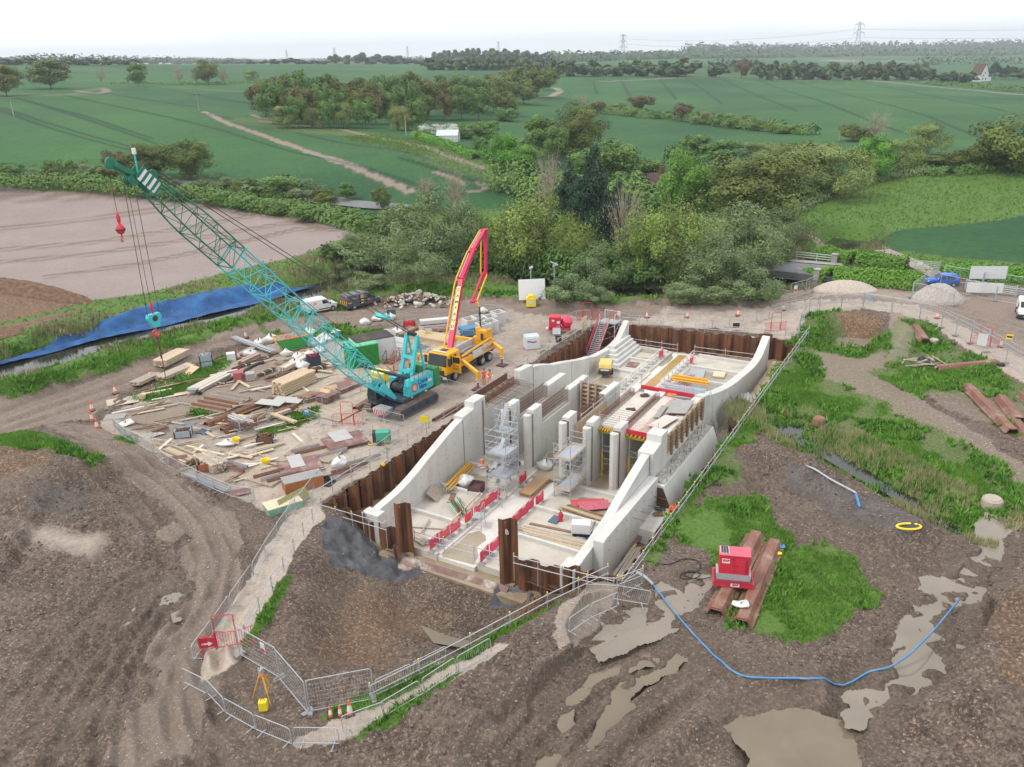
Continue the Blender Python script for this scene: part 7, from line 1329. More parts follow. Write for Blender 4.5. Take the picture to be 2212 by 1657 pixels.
t=thing('air_compressor','yellow and black towable compressor on the excavation floor','compressor',L(37.2,5.6,FL+.18),PIT_ANG+.35);b=MB();b.prism([(-1.2,.8),(1.2,.8),(1.1,1.45),(-1.0,1.55)],-.65,.65,0,'y');b.obj('canopy',mat('cream_yellow',(.72,.5,.14),.5,.1,2),t,bevel=.08);b=MB();b.box((0,0,.6),(2.2,1.2,.4));b.box((-1.15,0,.75),(.1,1.2,.7));b.obj('lower_body',DARK,t,bevel=.05);b=MB();b.box((-1.21,0,.95),(.02,.9,.16));b.box((.7,-.66,1.1),(.6,.015,.4),1);b.obj('decal',[WHITE,BLUET],t);b=MB();b.box((-1.18,-.5,.5),(.05,.2,.12));b.box((-1.18,.5,.5),(.05,.2,.12));b.obj('rear_lamp',LAMPR,t)
for y in(-.68,.68):b=MB();b.wheel((.2,y,.32),.32,.18,'y',14);b.obj('wheel',BLACK,t)
t=thing('welding_set','white portable generator on a blue tray on the floor slab','generator',L(7.5,17.1,FL+.18),PIT_ANG-1.2);b=MB();b.box((0,0,.75),(1.35,.8,.75));b.obj('casing',WHITE,t,bevel=.03);b=MB();b.box((0,0,.3),(1.2,.7,.16));b.tube((.7,-.3,.4),(.95,-.3,1.1),.025,5);b.tube((.7,.3,.4),(.95,.3,1.1),.025,5);b.tube((.95,-.3,1.1),(.95,.3,1.1),.025,5);b.obj('frame',DARK,t);b=MB();b.box((.3,0,.05),(1.1,.9,.08));b.obj('drip_tray',mat('tray_blue',(.03,.08,.25)),t)
for y in(-.42,.42):b=MB();b.wheel((-.4,y,.2),.2,.12,'y',14);b.obj('wheel',BLACK,t)
t=thing('fire_extinguisher','red fire extinguisher standing on the floor slab','extinguisher',L(8.6,14.9,FL+.18));b=MB();b.lathe([(.02,0),(.16,.02),(.17,.1),(.17,.6),(.1,.72),(.04,.76)],14);b.obj('cylinder',RED,t,smooth=True);b=MB();b.box((0,0,.82),(.06,.2,.08));b.tube((.1,0,.75),(.2,0,.3),.02,5);b.obj('valve',DARK,t)
b=MB();b.box((0,0,.05),(1.0,.7,.1));lput(tag(b.obj('spill_tray',mat('slate_tray',(.09,.13,.18)),bevel=.02),'slate blue tray beside the fire extinguisher','tray'),8.5,14.5)
def lflat(name,label,u,v,l,w,rz,m,z=.05,th=.04,cat='board',tilt=0):b=MB();b.box((0,0,0),(l,w,th),0,rx=tilt);o=b.obj(name,m);lput(o,u,v,FL+.18+z,rz);return tag(o,label,cat)
def lstack(name,label,u,v,l,w,h,nl,rz,ms,n=5,cat='timber',z=0):
 t=thing(name,label,cat,(0,0,0));lput(t,u,v,FL+.18+z,rz);r=random.Random(len(label))
 for j in range(nl):
  b=MB()
  for k in range(n):b.box((r.uniform(-.25,.25),-w/2+w*(k+.5)/n,.03+h/nl*(j+.5)),(l*r.uniform(.85,1),w/n*.86,h/nl*.85),r.randrange(len(ms)),rz=r.uniform(-.02,.02))
  b.obj('plank_layer',ms,t)
 return t
lstack('board_pallet','pallet of brown boards with tools lying on the channel floor',12.2,10.8,3.0,1.25,.4,4,.0,[mat('tan_board',(.38,.24,.13),.8,.1,3)],1,'boards',-.16);lstack('plank_pile','long planks stacked behind the nearest right kerb',5.9,15.9,.9,5.2,.25,2,0,[TIMB,TIMW],1);
lstack('timber_pile','long pale planks lying across the near right bay',6.1,15.6,5.4,1.0,.3,2,-math.pi/2+.08,[TIMB,TIMW],5);lstack('timber_pile','brown timber lengths behind the fire extinguisher',10.1,16.2,4.2,.9,.25,2,-math.pi/2-.1,[TIMB,TIMD],5);lstack('timber_pile','plank stack lying outside the wall in wet sand',6.2,21.3,4.2,.9,.3,3,.05,[TIMW],4,z=-.3);lstack('timber_pile','red brown plank bundle against the outer wall face',8.2,20.75,3.4,.3,.2,2,.05,[PLYR,TIMD],3,z=-.3);lstack('timber_pile','square stack of grey boards in the sand by the piling',36.2,20.8,2.2,1.6,.9,5,.3,[GALVD,TIMW],6,z=-.25);lstack('timber_pile','stack of grey tubes and boards near the ladder',31,21.3,2.4,1.3,.7,4,.3,[GALVD,TIMD],6,z=-.25);lstack('timber_pile','planks lying at the foot of the ladder',28.2,20.9,3.2,.6,.2,2,.1,[TIMW],3,z=-.25);lstack('timber_pile','red and pale boards behind the tall single pile',1.6,7.4,1.7,.8,.15,2,1.3,[TIMW,PLYR],3)
lflat('pallet_frame','wooden pallet frame leaning on the side wall',7.2,4.75,1.6,1.2,.3,TIMW,.35,.1,'pallet',.7);lflat('brown_board','brown board lying by the pallet frame',7.6,6.,1.5,.4,.4,TIMD);lflat('brown_plank','long brown plank on the near right bay floor',7.4,14.9,3.6,.25,-1.45,TIMD,cat='plank');lflat('pole','long pale pole lying across the near kerb',6.6,8.0,4.6,.1,.1,TIMB,.35,.1,'pole');lflat('pole','crossed pole on the nearest bay floor',3.1,6.9,3.2,.08,-1.2,TIMW,.08,.08,'pole');lflat('pole','short pole crossing another in the nearest bay',3.2,6.7,1.8,.1,.3,TIMW,.16,.08,'pole');lflat('white_channel','white metal channel on the nearest bay floor',2.0,7.9,2.2,.2,-1.25,WHITE,.08,.05,'channel');lflat('red_mesh_panel','white framed red mesh panel lying in silt',11.4,16.3,2.3,1.0,-.9,mat('pink_grid',(.5,.12,.16),.6,.5,10),.25,.05,'mesh panel',.15);lflat('red_mesh_panel','crumpled red mesh panel under the white framed one',11.8,15.6,2.6,1.0,-1.0,WIREM,.1,.04,'mesh panel');lflat('ladder_stack','stack of white ladder frames in the far bay',41.6,14.1,2.4,1.6,.2,GALV,.1,.08,'frames');lflat('board','pallet with pale boards in the far bay',42.2,16.3,1.5,1.2,.2,OSB,.15,.18,'pallet');lflat('red_sheet','dark red sheet lying in the far left bay',41.2,7,1.6,1.2,.1,PLYR);lflat('plank','pale plank pair beyond the far kerb',43.6,6.7,2.2,.3,-1.3,TIMB)
def lbundle(name,label,u,v,ln,w,n,r_,m,rz,z=.1,cat='tubes',slope=0):
 t=thing(name,label,cat,(0,0,0));lput(t,u,v,FL+.18,rz);b=MB();rr=random.Random(n)
 for k in range(n):y=rr.uniform(-w/2,w/2);e=rr.uniform(-.3,.3);zz=z+rr.uniform(0,w*.5);b.tube((-ln/2+e,y,zz),(ln/2+e,y+rr.uniform(-.12,.12),zz+slope),r_,6,rr.randrange(len(m)))
 b.obj('tube_set',m,t);return t
lbundle('prop_bundle','yellow and grey props lying along the side wall',10.2,5.0,4.4,.7,16,.05,[YELT,GALV,GALV],.15,.3);lbundle('strapped_bundle','rusty bar bundle with green straps on the bay floor',6.4,7.4,1.9,.8,24,.04,[RUSTY,RUSTY,LG],.9);lbundle('bar_bundle','grey steel bars on the near right bay floor',6.5,15.1,5.,.5,10,.025,[GALVD],-1.4);lbundle('tube_rack','yellow tubes racked in the far right bay',37.6,14.6,3.6,.9,12,.08,[YELT],-1.5,.6);lbundle('tube_rack','blue grey tubes racked beside the yellow ones',35.6,15.,4.0,.8,14,.05,[GALV,mat('pale_blue_tube',(.35,.5,.6))],-1.5,.5);lbundle('tube_rack','grey scaffold frames stacked behind the deck',33,15.5,3.2,1.6,26,.04,[GALV,GALVD],-1.4,.4);lbundle('tube_rack','flat grey frames in the far right bay',39,13.8,2.6,1.2,14,.03,[GALVD],-.2,.1);lbundle('rebar_offcuts','rusty rebar offcuts at the toe of the end piles',.9,17.6,2.4,.7,16,.02,[RUSTY],1.5);lbundle('rebar_offcuts','rusty rebar offcuts at the curved wall end',1.1,19.5-1,1.6,.6,12,.02,[RUSTY],1.2)
t=thing('steel_box','brown steel tool box on the floor by the scaffold tower','tool box',(0,0,0));lput(t,9.4,7.1,FL+.18,.2);b=MB();b.bb(-.6,.6,-.5,-.44,0,.7);b.bb(-.6,.6,.44,.5,0,.7);b.bb(-.6,-.54,-.44,.44,0,.7);b.bb(.54,.6,-.44,.44,0,.7);b.bb(-.54,.54,-.44,.44,.02,.45);b.obj('box_wall',mat('brown_steel',(.1,.055,.05),.7,.3,3),t)
t=thing('mortar_tub','pale square mortar tub between two piers','tub',(0,0,0));lput(t,16.6,10.0,FL+.18,.3);b=MB();b.prism([(-.4,0),(.4,0),(.6,.65),(-.6,.65)],-.5,.5,0,'y');b.obj('tub_shell',mat('tub_grey',(.5,.5,.49)),t,bevel=.03);b=MB();b.bb(-.5,.5,-.42,.42,.651,.655);b.obj('mortar',SILT,t)
t=thing('waling_beam','rusty steel waling beam with white splashes in front of the slab','steel beam',L(-.5,11,FL-.25),0);b=MB();pa,pb=(-.05,6.9),(.35,15.4)
def wl(off,z,f):u=pa[0]+(pb[0]-pa[0])*f-off;v=pa[1]+(pb[1]-pa[1])*f;return(u,v,z)
prof=[(0,FL-.2),(.12,FL-.2),(.75,FL-.75),(.75,FL-1.05),(.6,FL-1.05),(0,FL-.5)]
vs=[wl(o_,z_,f)for f in(0,1)for o_,z_ in prof];n=len(prof);b.add(vs,[(k,(k+1)%n,n+(k+1)%n,n+k)for k in range(n)]+[tuple(range(n)),tuple(range(2*n-1,n-1,-1))]);lmesh(b,'beam',mat('splashed_rust',(.2,.12,.1),.75,.3,1.5,.2,dirt=(.62,.6,.57),dscale=.45),t)
b=MB();b.add([wl(.2,FL-.9,.0),wl(.6,FL-.9,.0),wl(.5,FL+.75,-.03),wl(.1,FL+.75,-.03)],[(0,1,2,3)]);b.add([wl(.2,FL-.9,.03),wl(.6,FL-.9,.03),wl(.5,FL+.75,0),wl(.1,FL+.75,0)],[(0,1,2,3)]);lmesh(b,'end_plate',RUSTL,t)
def person(label,loc,rz,helmet,vest,pose,hair=DARK):
 t=thing('person',label,'person',loc,rz);me=bpy.data.meshes.new('body');J_={};ed=[];rad=[]
 def j(n,p,r,par=None):J_[n]=len(rad);rad.append((p,r));ed.append((J_[par],J_[n]))if par else None
 lean=pose.get('lean',0);kn=pose.get('crouch',0)
 hipz=.93-.45*kn;j('hip',(0,0,hipz),.14);j('waist',(.03+lean*.1,0,hipz+.17),.13,'hip');j('chest',(.06+lean*.25,0,hipz+.4),.155,'waist');j('neck',(.06+lean*.35,0,hipz+.56),.06,'chest');j('head0',(.08+lean*.4,0,hipz+.64),.075,'neck');j('head1',(.1+lean*.42,0,hipz+.73),.1,'head0');j('nose',(.2+lean*.42,0,hipz+.7),.022,'head1')
 for s,k in((1,'l'),(-1,'r')):
  st=pose.get('step',.1)*s;j('th'+k,(0,s*.1,hipz-.08),.1,'hip');j('kn'+k,(.06+st*.5+.25*kn,s*.11,hipz*.52),.07,'th'+k);j('an'+k,(st,s*.11,.09),.05,'kn'+k);j('to'+k,(st+.18,s*.12,.05),.045,'an'+k)
  j('sh'+k,(.05+lean*.28,s*.2,hipz+.46),.075,'chest');f=pose.get('arm',.25);j('el'+k,(.08+f*.2+lean*.3,s*.27,hipz+.2),.052,'sh'+k);j('wr'+k,(.12+f*.9+lean*.35,s*.2,hipz+.06+f*.35),.038,'el'+k);w=rad[J_['wr'+k]][0];j('pa'+k,(w[0]+.07,w[1],w[2]-.02),.036,'wr'+k)
  for q_ in range(4):j('f%d%s'%(q_,k),(w[0]+.12,w[1]+(q_-1.5)*.022,w[2]-.03),.01,'pa'+k);j('g%d%s'%(q_,k),(w[0]+.15+.01*(q_ in(1,2)),w[1]+(q_-1.5)*.022,w[2]-.06),.008,'f%d%s'%(q_,k))
  j('t'+k,(w[0]+.08,w[1]-s*.05,w[2]-.03),.011,'pa'+k)
 me.from_pydata([p for p,_ in rad],ed,[]);o=bpy.data.objects.new('body',me);C.objects.link(o);sk=o.modifiers.new('skin','SKIN');sk.use_smooth_shade=True;sv=me.skin_vertices[0].data
 for i,(_,r_)in enumerate(rad):sv[i].radius=(r_,r_)
 sv[0].use_root=True;ss=o.modifiers.new('sub','SUBSURF');ss.levels=1;ss.render_levels=1
 dg=bpy.context.evaluated_depsgraph_get();m2=bpy.data.meshes.new_from_object(o.evaluated_get(dg));m2 .materials.clear()
 for m in(vest,NAVY,SKIN,HIVIS,BLACK):m2 .materials.append(m)
 hd=hipz+.58;wz=[rad[J_['pa'+k]][0]for k in 'lr']
 for p in m2 .polygons:
  c_=p.center;i=0
  if c_.z>hd:i=2
  elif c_.z<.1:i=4
  elif any((c_-Vector(q_)).length<.11 for q_ in wz):i=2
  elif abs(c_.z-(hipz+.22))<.035 or abs(c_.z-.35)<.03:i=3
  elif c_.z<hipz-.02:i=0 if pose.get('suit')else 1
  p.material_index=i
 o.modifiers.clear();o.data=m2;o.parent=t;h_=rad[J_['head1']][0]
 b=MB();b.lathe([(.155,0),(.135,.02),(.125,.06),(.085,.12),(.02,.145)],16,0,(h_[0],h_[1],h_[2]+.02));b.box((h_[0]+.13,0,h_[2]+.03),(.1,.16,.02));b.obj('helmet',helmet,t,smooth=True)
 b=MB()
 for s in(-1,1):b.tube((h_[0]+.09,s*.035,h_[2]-.0),(h_[0]+.105,s*.035,h_[2]),.012,6);
 b.obj('eyes',BLACK,t);b=MB();b.lathe([(.104,-.05),(.11,.0),(.108,.03)],12,0,(h_[0]-.02,0,h_[2]));b.obj('hair',hair,t);return t
PINKO=mat('pale_orange_cloth',(.85,.33,.17),.8,.12,8)
GH=mat('grey_helmet',(.1,.11,.13),.4);BH=mat('blue_helmet',(.04,.09,.3),.4);q=W(1045,832);person('worker in orange jacket and dark grey helmet looking over the board',(q[0],q[1],.06),math.radians(-60),GH,ORANGE,{'step':.05,'arm':.1,'suit':True});q=W(1057,834);person('worker in pale orange jacket and blue helmet leaning over the board',(q[0],q[1],.06),math.radians(-75),BH,PINKO,{'step':.12,'arm':.45,'lean':.35,'suit':True})
person('worker in orange vest and orange helmet bending beside the scaffold tower',L(12.0,6.6,FL+.18),PIT_ANG+2.5,ORANGE,ORANGE,{'lean':.9,'crouch':.25,'arm':.4})
t=thing('hung_jacket','orange work jacket hung on a post of the low piling','jacket',L(11.8,22.3,-.75),0);b=MB();b.grid(lambda i,j:(.22*math.cos(i*6.28)*(1.2-.5*j)+.02*math.sin(j*9),.16*math.sin(i*6.28)*(1.2-.5*j),j*.75),14,6);b.obj('jacket_body',ORANGE,t,smooth=True);b=MB();b.path([(.2,0,.65),(.3,0,.4),(.28,.02,.1)],.08,6);b.path([(-.2,0,.65),(-.3,0,.4),(-.28,.02,.1)],.08,6);b.obj('sleeve',ORANGE,t)
for u,v,z,m,lab in((13.9-1.2,21.0,-1.2,DARK,'black tool belt lying on the footing ledge'),(12.,21.1,-1.25,TIMD,'brown tool bag lying on the footing ledge'),(24.6-.8,15.2,2.62,DARK,'black harness heap on the white deck'),(25,17.2,2.62,ORANGE,'orange netting heap at the back of the deck'),(20.5,15.3,2.6,DARK,'black hand tools in the middle of the white deck')):
 o=bag_mesh(len(lab)).obj('kit_heap',m);o.location=L(u,v,z);o.scale=(.7,.5,.22);tag(o,lab,'kit')
def strip(name,pts,hw,z,m,drape=False,n=8,off=0):
 Q=[]
 for i in range(len(pts)-1):
  for k in range(n):Q.append((Vector(pts[i][:2])).lerp(Vector(pts[i+1][:2]),k/n))
 Q.append(Vector(pts[-1][:2]));b=MB();vs=[]
 for i,p in enumerate(Q):
  d=(Q[min(i+1,len(Q)-1)]-Q[max(i-1,0)]).normalized();nn=Vector((-d.y,d.x))
  for s in(-1,1):q=p+nn*(hw*s+off);vs.append((q.x,q.y,z+(hz(q.x,q.y)if drape else 0)))
 b.add(vs,[(2*i,2*i+1,2*i+3,2*i+2)for i in range(len(Q)-1)]);return b.obj(name,m,smooth=True)
WTR=mat('river_water',(.022,.024,.018),.06,.4,.25,.03,world=True,spec=.6,fine=2.5)
structure(strip('river',RIVER,6,-1.5,WTR));MUDW=mat('muddy_water',(.165,.128,.088),.07,.18,.25,.015,world=True,fine=3);MUDG=mat('grey_muddy_water',(.215,.18,.14),.08,.12,.3,.01,world=True)
for K,lvl,kind in PUDS:
 kg=K.reshape(nr,nc);kd=kg.copy();kd[1:]|=kg[:-1];kd[:-1]|=kg[1:];kd[:,1:]|=kg[:,:-1];kd[:,:-1]|=kg[:,1:];kk=kd.ravel();qd=np.stack([a_:=(np.arange(nr-1)[:,None]*nc+np.arange(nc-1)).ravel(),a_+nc,a_+nc+1,a_+1],1);qd=qd[kk[qd].all(1)];u,inv=np.unique(qd,return_inverse=True);b=MB();b.add([(X[t_],Y[t_],lvl)for t_ in u],[tuple(f_)for f_ in inv.reshape(-1,4).tolist()]);structure(b.obj('puddle',(MUDW,MUDG)[kind],smooth=True))
def pud(pts,z,m):
 P=PW(pts);b=MB();b.add([(x,y,z)for x,y in P],[tuple(range(len(P)))]);structure(b.obj('puddle',m))
pud([(1760,800),(1800,795),(1840,830),(1800,840),(1770,850)],-.12,WTR);pud([(1650,885),(1700,880),(1760,930),(1850,985),(1940,1045),(2040,1090),(2120,1130),(2090,1150),(1980,1090),(1860,1025),(1740,955),(1670,915)],-.48,WTR);pud([(1790,705),(1890,705),(1880,745),(1800,735)],-1.35,MUDG);pud([(900,1262),(960,1285),(1010,1295),(1000,1310),(930,1300)],-3.0,MUDW)
ASPH=mat('asphalt',(.17,.172,.178),.9,.15,1.5,.1,world=True,fine=30);RD=PW([(1480,556),(1570,565),(1650,573),(1720,581),(1850,592),(2000,606),(2120,617),(2300,634)]);rz_=.12
structure(strip('road',RD,3.3,rz_,ASPH));structure(strip('footway',RD,.8,rz_+.1,mat('footway_tarmac',(.33,.3,.27),.9,.15,2,world=True),off=4.2));LANE=[tuple(G(*p)[:2])for p in((380,398),(520,408),(640,425),(720,437),(800,447),(900,455))];structure(strip('lane',LANE,2.2,.35,ASPH,True));b=MB()
for i in range(len(RD)-1):
 a,c=Vector(RD[i]),Vector(RD[i+1]);n=int((c-a).length/4);d=(c-a).normalized();nn=Vector((-d.y,d.x))*.06
 for k in range(n):p=a.lerp(c,k/n);q=p+d*2;b.add([(*(p-nn),rz_+.004),(*(q-nn),rz_+.004),(*(q+nn),rz_+.004),(*(p+nn),rz_+.004)],[(0,1,2,3)])
structure(b.obj('road_marking',WHITE));structure(strip('farm_track',GP([(1700,517),(1770,528),(1830,545),(1950,560),(2000,585),(2030,600)]),1.4,.14,mat('track_gravel',(.27,.235,.2),.9,.2,2,world=True),True))
t=thing('road_bridge','small concrete road bridge with grey railings over the stream','bridge',(*RD[2],0));d=(Vector(RD[3])-Vector(RD[2])).normalized();t.rotation_euler=(0,0,math.atan2(d.y,d.x));b=MB();b.bb(-3,9.5,-4.2,5.4,-.55,rz_-.02);b.obj('deck',mat('old_concrete',(.33,.32,.3),.9,.2,1,.2),t);b=MB();b.bb(-3,9.5,-4.3,-3.9,rz_-.5,.45);b.obj('edge_beam',mat('dark_edge',(.12,.12,.12),.9,.2,2),t);b=MB();b.bb(-4,-2.2,-4.6,5.6,-3,-.55);b.obj('abutment',MATS['old_concrete'],t);b=MB();b.bb(8.4,10.5,-4.6,5.6,-3,-.55);b.obj('abutment',MATS['old_concrete'],t)
for x,y in((-2.6,5.9),(8.6,5.9),(-2.6,-4.4),(8.8,-4.4)):b=MB();b.box((x,y,.6),(.8,.8,1.5));b.box((x,y,1.38),(.95,.95,.12));b.obj('pillar',MATS['old_concrete'],t)
b=MB()
for z in(.45,.8,1.15):b.tube((-2.6,5.9,z),(8.6,5.9,z),.06,6)
for x in(0,3,6):b.tube((x,5.9,0),(x,5.9,1.2),.06,6)
b.obj('railing',mat('pale_railing',(.55,.56,.55),.6),t)
def gate(label,a,c,m=GALV):
 pa,pc=Vector(W(*a)),Vector(W(*c));d=pc-pa;t=thing('field_gate',label,'gate',(pa.x,pa.y,hz(pa.x,pa.y)),math.atan2(d.y,d.x));b=MB();l=d.length
 for k in range(5):b.tube((0,0,.25+k*.25),(l,0,.25+k*.25),.03,5)
 for k in range(5):b.tube((l*k/4,0,.2),(l*k/4,0,1.3),.03,5)
 b.obj('bars',m,t);b=MB();b.tube((-.1,0,0),(-.1,0,1.5),.09,6);b.obj('post',m,t);b=MB();b.tube((l+.1,0,0),(l+.1,0,1.5),.09,6);b.obj('post',m,t);b=MB();b.box((l*.4,-.05,.9),(.7,.03,.5));b.obj('notice',WHITE,t)
gate('grey field gate across the pale farm track beyond the road',(1958,583),(2025,590));gate('grey double gate behind the white banner at the road',(2085,628),(2190,643))
t=thing('crash_barrier','grey crash barrier among the verge plants by the bridge','crash barrier',atxy(*W(1800,562)[:2]),-.12);b=MB();b.box((0,0,.6),(7,.06,.3));b.obj('rail',GALVD,t)
for x in(-3,0,3):b=MB();b.box((x,.1,.3),(.12,.12,.7));b.obj('post',GALVD,t)
bundle('black drainage pipes stacked behind the sand heap',(1780,612),(1858,613),1.0,10,.16,SHEETB,.2,'pipes')
def mound(label,px,l,w,h,rz,m,seed=1,rough=.12,cat='heap',name='heap',n=40):
 r=np.random.RandomState(seed);b=MB()
 if isinstance(px[0],tuple):pa,pb=W(*px[0]),W(*px[1]);q=(pa+pb)/2;l=float(np.hypot(*(pb-pa)[:2]));rz=math.atan2(*(pb-pa)[1::-1])
 else:q=W(*px)
 def f(i,j):
  x,y=i*2-1,j*2-1;e=max(0,1-(abs(x)**2.2+abs(y)**2.2));z=h*e**1.1+(rough*h*(r.rand()-.4)*min(1,e*5));return(x*l/2,y*w/2,z-.1-1.0*max(0,1-e*5))
 b.grid(f,n,n);o=b.obj(name,m,loc=atxy(q[0],q[1]),rz=rz);return tag(o,label,cat)
GRV=mat('gravel_heap',(.36,.30,.25),.95,.25,5,.6,col2=(.56,.49,.43));STN=mat('stone_heap',(.3,.27,.24),.95,.3,9,.9,col2=(.58,.54,.5));SPOIL=mat('brown_spoil',(.11,.062,.035),.95,.35,1.5,.8,col2=(.22,.135,.08));mound('long pale sand and gravel heap beside the river fence',(1825,628),9,4.6,1.4,-.1,GRV,2,.06);mound('grey crushed stone heap behind a mesh panel',(2024,650),6.6,4.6,2.2,-.2,STN,3,.1);mound('dark brown topsoil heap beside the ploughed field',((-90,606),(208,660)),0,4.5,1.4,0,SPOIL,4,.25);mound('low brown earth patch heap near the picture edge',((-70,735),(60,712)),0,5,.7,0,SPOIL,5,.2);mound('brown soil heaped against the short sheet piles',(1160,1262),3.2,2.2,1.2,.2,SPOIL,8,.2)
q=W(905,655);t=thing('rubble_heap','heap of broken concrete slabs beside the haul road','rubble',atxy(q[0],q[1]));r=random.Random(3);b=MB()
for k in range(240):
 x,y=r.gauss(0,2.6),r.gauss(0,1.1);z=max(0,1.3-abs(x)*.22-abs(y)*.5);s=r.uniform(.12,.55);b.box((x,y,z),(s*1.5,s,s*.5),r.randrange(3),r.uniform(0,3),rx=r.uniform(-.7,.7),ry=r.uniform(-.7,.7),taper=.8)
o=b.obj('broken_slabs',[CONC2,CONCR,SPOIL],t);o['kind']='stuff'
t=thing('log_pile','cut branches heaped with black sheeting on the grass','logs',atxy(*W(1985,790)[:2]));b=MB()
for k in range(16):b.tube((r.uniform(-2.5,2.5),r.uniform(-1.5,1.5),r.uniform(.1,.6)),(r.uniform(-2.5,2.5),r.uniform(-1.5,1.5),r.uniform(.1,.5)),r.uniform(.06,.14),6,r2=.05)
b.obj('branches',TIMW,t)
for k,(p,ss)in enumerate((((1768,912),1.5),((2015,742),1.3),((2140,1095),1.9))):b=MB();b.lathe([(ss*.4,-.1),(ss*.36,ss*.3),(ss*.28,ss*.38)],9);o=b.obj(('tree_stump','boulder','tree_stump')[k],(TIMD,CONCR,TIMW)[k],loc=atxy(*W(*p)[:2]));tag(o,('brown tree stump standing in the reeds','grey boulder beside the short sheet pile stack','grey root stump at the ditch by the puddle')[k],('stump','boulder','stump')[k])
T_=[(-120,790),(0,757),(150,712),(300,668),(480,626),(600,604),(680,601)];B_=[(-120,824),(0,790),(150,750),(300,715),(480,674),(600,643),(690,616)]
NB=[]
for i in range(len(T_)-1):
 for k in range(14):s=k/14;NB.append((Vector(PW([T_[i]])[0]).lerp(Vector(PW([T_[i+1]])[0]),s),Vector(PW([B_[i]],-1.3)[0]).lerp(Vector(PW([B_[i+1]],-1.3)[0]),s)))
b=MB();r=random.Random(2);n=10;vs=[]
for i,(a,c)in enumerate(NB):
 for j in range(n+1):p=a.lerp(c,j/n);vs.append((p.x,p.y,max(hz(p.x,p.y),-1.45)+.14+.1*r.random()+.12*math.sin(i*.3+j)))
b.add(vs,[(i*(n+1)+j,(i+1)*(n+1)+j,(i+1)*(n+1)+j+1,i*(n+1)+j+1)for i in range(len(NB)-1)for j in range(n)]);o=b.obj('bank_netting',mat('blue_netting',(.006,.035,.15),.8,.3,.6,.5,col2=(.022,.13,.34),dirt=(.025,.08,.05),dscale=.9,world=True),smooth=True);tag(o,'long blue netting sheet covering the far stream bank','netting')
g=G(968,306);t=thing('greenhouse','small white framed greenhouse in the garden beyond the field','greenhouse',tuple(g),-.15);b=MB();GLW=mat('greenhouse_glass',(.55,.6,.6),.15,.1,3);b.bb(-3,3,-1.6,1.6,0,1.7);b.prism([(-1.7,1.7),(1.7,1.7),(0,3.1)],-3,3,0,'x');b.obj('glazing',GLW,t);b=MB()
for k in range(7):
 x=-3+k;b.beam((x,-1.62,0),(x,-1.62,1.7),.1,.1);b.beam((x,-1.72,1.7),(x,0,3.12),.1,.08)
for z in(.05,.9,1.7):b.beam((-3.05,-1.62,z),(3.05,-1.62,z),.1,.1)
b.beam((-3,0,3.14),(3,0,3.14),.12,.12);b.obj('frame',WHITE,t)
g=G(2113,176);t=thing('farmhouse','white gabled farmhouse with brown tiled roof far off','house',tuple(g),.5);b=MB();b.bb(-5,5,-4.5,4.5,0,6);b.prism([(-5,6),(5,6),(0,13.5)],-4.5,4.5,0,'y');b.obj('wall',WHITE,t);ROOF=mat('brown_tiles',(.1,.06,.05),.9,.25,2);b=MB()
for s in(-1,1):b.add([(s*5.6,-4.9,5.2),(s*5.6,4.9,5.2),(0,4.9,13.8),(0,-4.9,13.8)],[(0,1,2,3)])
b.bb(5,10,-4,4,3.2,4.5);b.obj('roof',ROOF,t);b=MB();b.bb(5,10,-4,4,0,3.2);b.obj('side_wing',WHITE,t);b=MB();b.bb(3.2,4.6,-1,1,6,13);b.obj('chimney',mat('brick_red',(.16,.075,.06),.9,.2,3),t)
for x,z in((-2,2),(2,2),(0,6.5),(-2,4.6)):b=MB();b.box((x,-4.53,z),(1.2,.05,1.3));b.obj('window',GLASS,t)
for k,(px,wd2,lb)in enumerate((((2070,177),9,'dark red barn roof left beside the white farmhouse'),((150,140),10,'red brick house among trees at the far left horizon'),((1237,318),8,'house roof with red chimney pots half hidden by garden trees'),((1418,415),10,'slate roofed house hidden behind the dark conifers'))):
 g=G(*px);t=thing('house',lb.replace(' left',''),'house',(g[0],g[1],g[2]-(1.8 if k>1 else 0)),.3);b=MB();b.bb(-wd2/2,wd2/2,-3,3,0,3.4);b.obj('wall',mat('brick_red',(.3,.1,.07)),t);b=MB();b.prism([(-3.4,3.3),(3.4,3.3),(0,6)],-wd2/2-.2,wd2/2+.2,0,'x');rr=b.obj('roof',ROOF,t);b=MB();b.box((1,0,6.3),(.8,.8,1.6));b.obj('chimney',MATS['brick_red'],rr)
def pylon(label,px,by,ty,m):
 g=G(px,by);dd=math.hypot(g[0],g[1]);h=pz(Vector(g),ty)-g[2];t=thing('pylon',label,'pylon',tuple(g),math.atan2(-g[0],g[1])+.4);b=MB();w=lambda z:h*(.085*(1-z)**1.3+.014);r_=max(.11,dd*.00016);N=9;zs=[1-(1-k/N)**1.15 for k in range(N+1)]
 for k in range(N):
  a,c=zs[k],zs[k+1]
  for sx,sy in((-1,-1),(1,-1),(1,1),(-1,1)):b.tube((sx*w(a),sy*w(a),a*h),(sx*w(c),sy*w(c),c*h),r_,4,cap=False);b.tube((sx*w(a),sy*w(a),a*h),(-sx*w(c)if sx==sy else sx*w(c),sy*w(c)if sx==sy else-sy*w(c),c*h),r_*.6,3,cap=False)
 b.obj('tower',m,t)
 for f,l in((.63,.13),(.8,.105),(.95,.09)):
  b=MB()
  for s in(-1,1):b.tube((s*w(f),0,f*h),(s*l*h,0,f*h),r_,4);b.tube((s*w(f),0,(f+.035)*h),(s*l*h,0,f*h),r_,4);b.tube((s*l*h,0,f*h),(s*l*h,0,(f-.075)*h),r_*.8,3)
  b.obj('cross_arm',m,t)
 return g,h
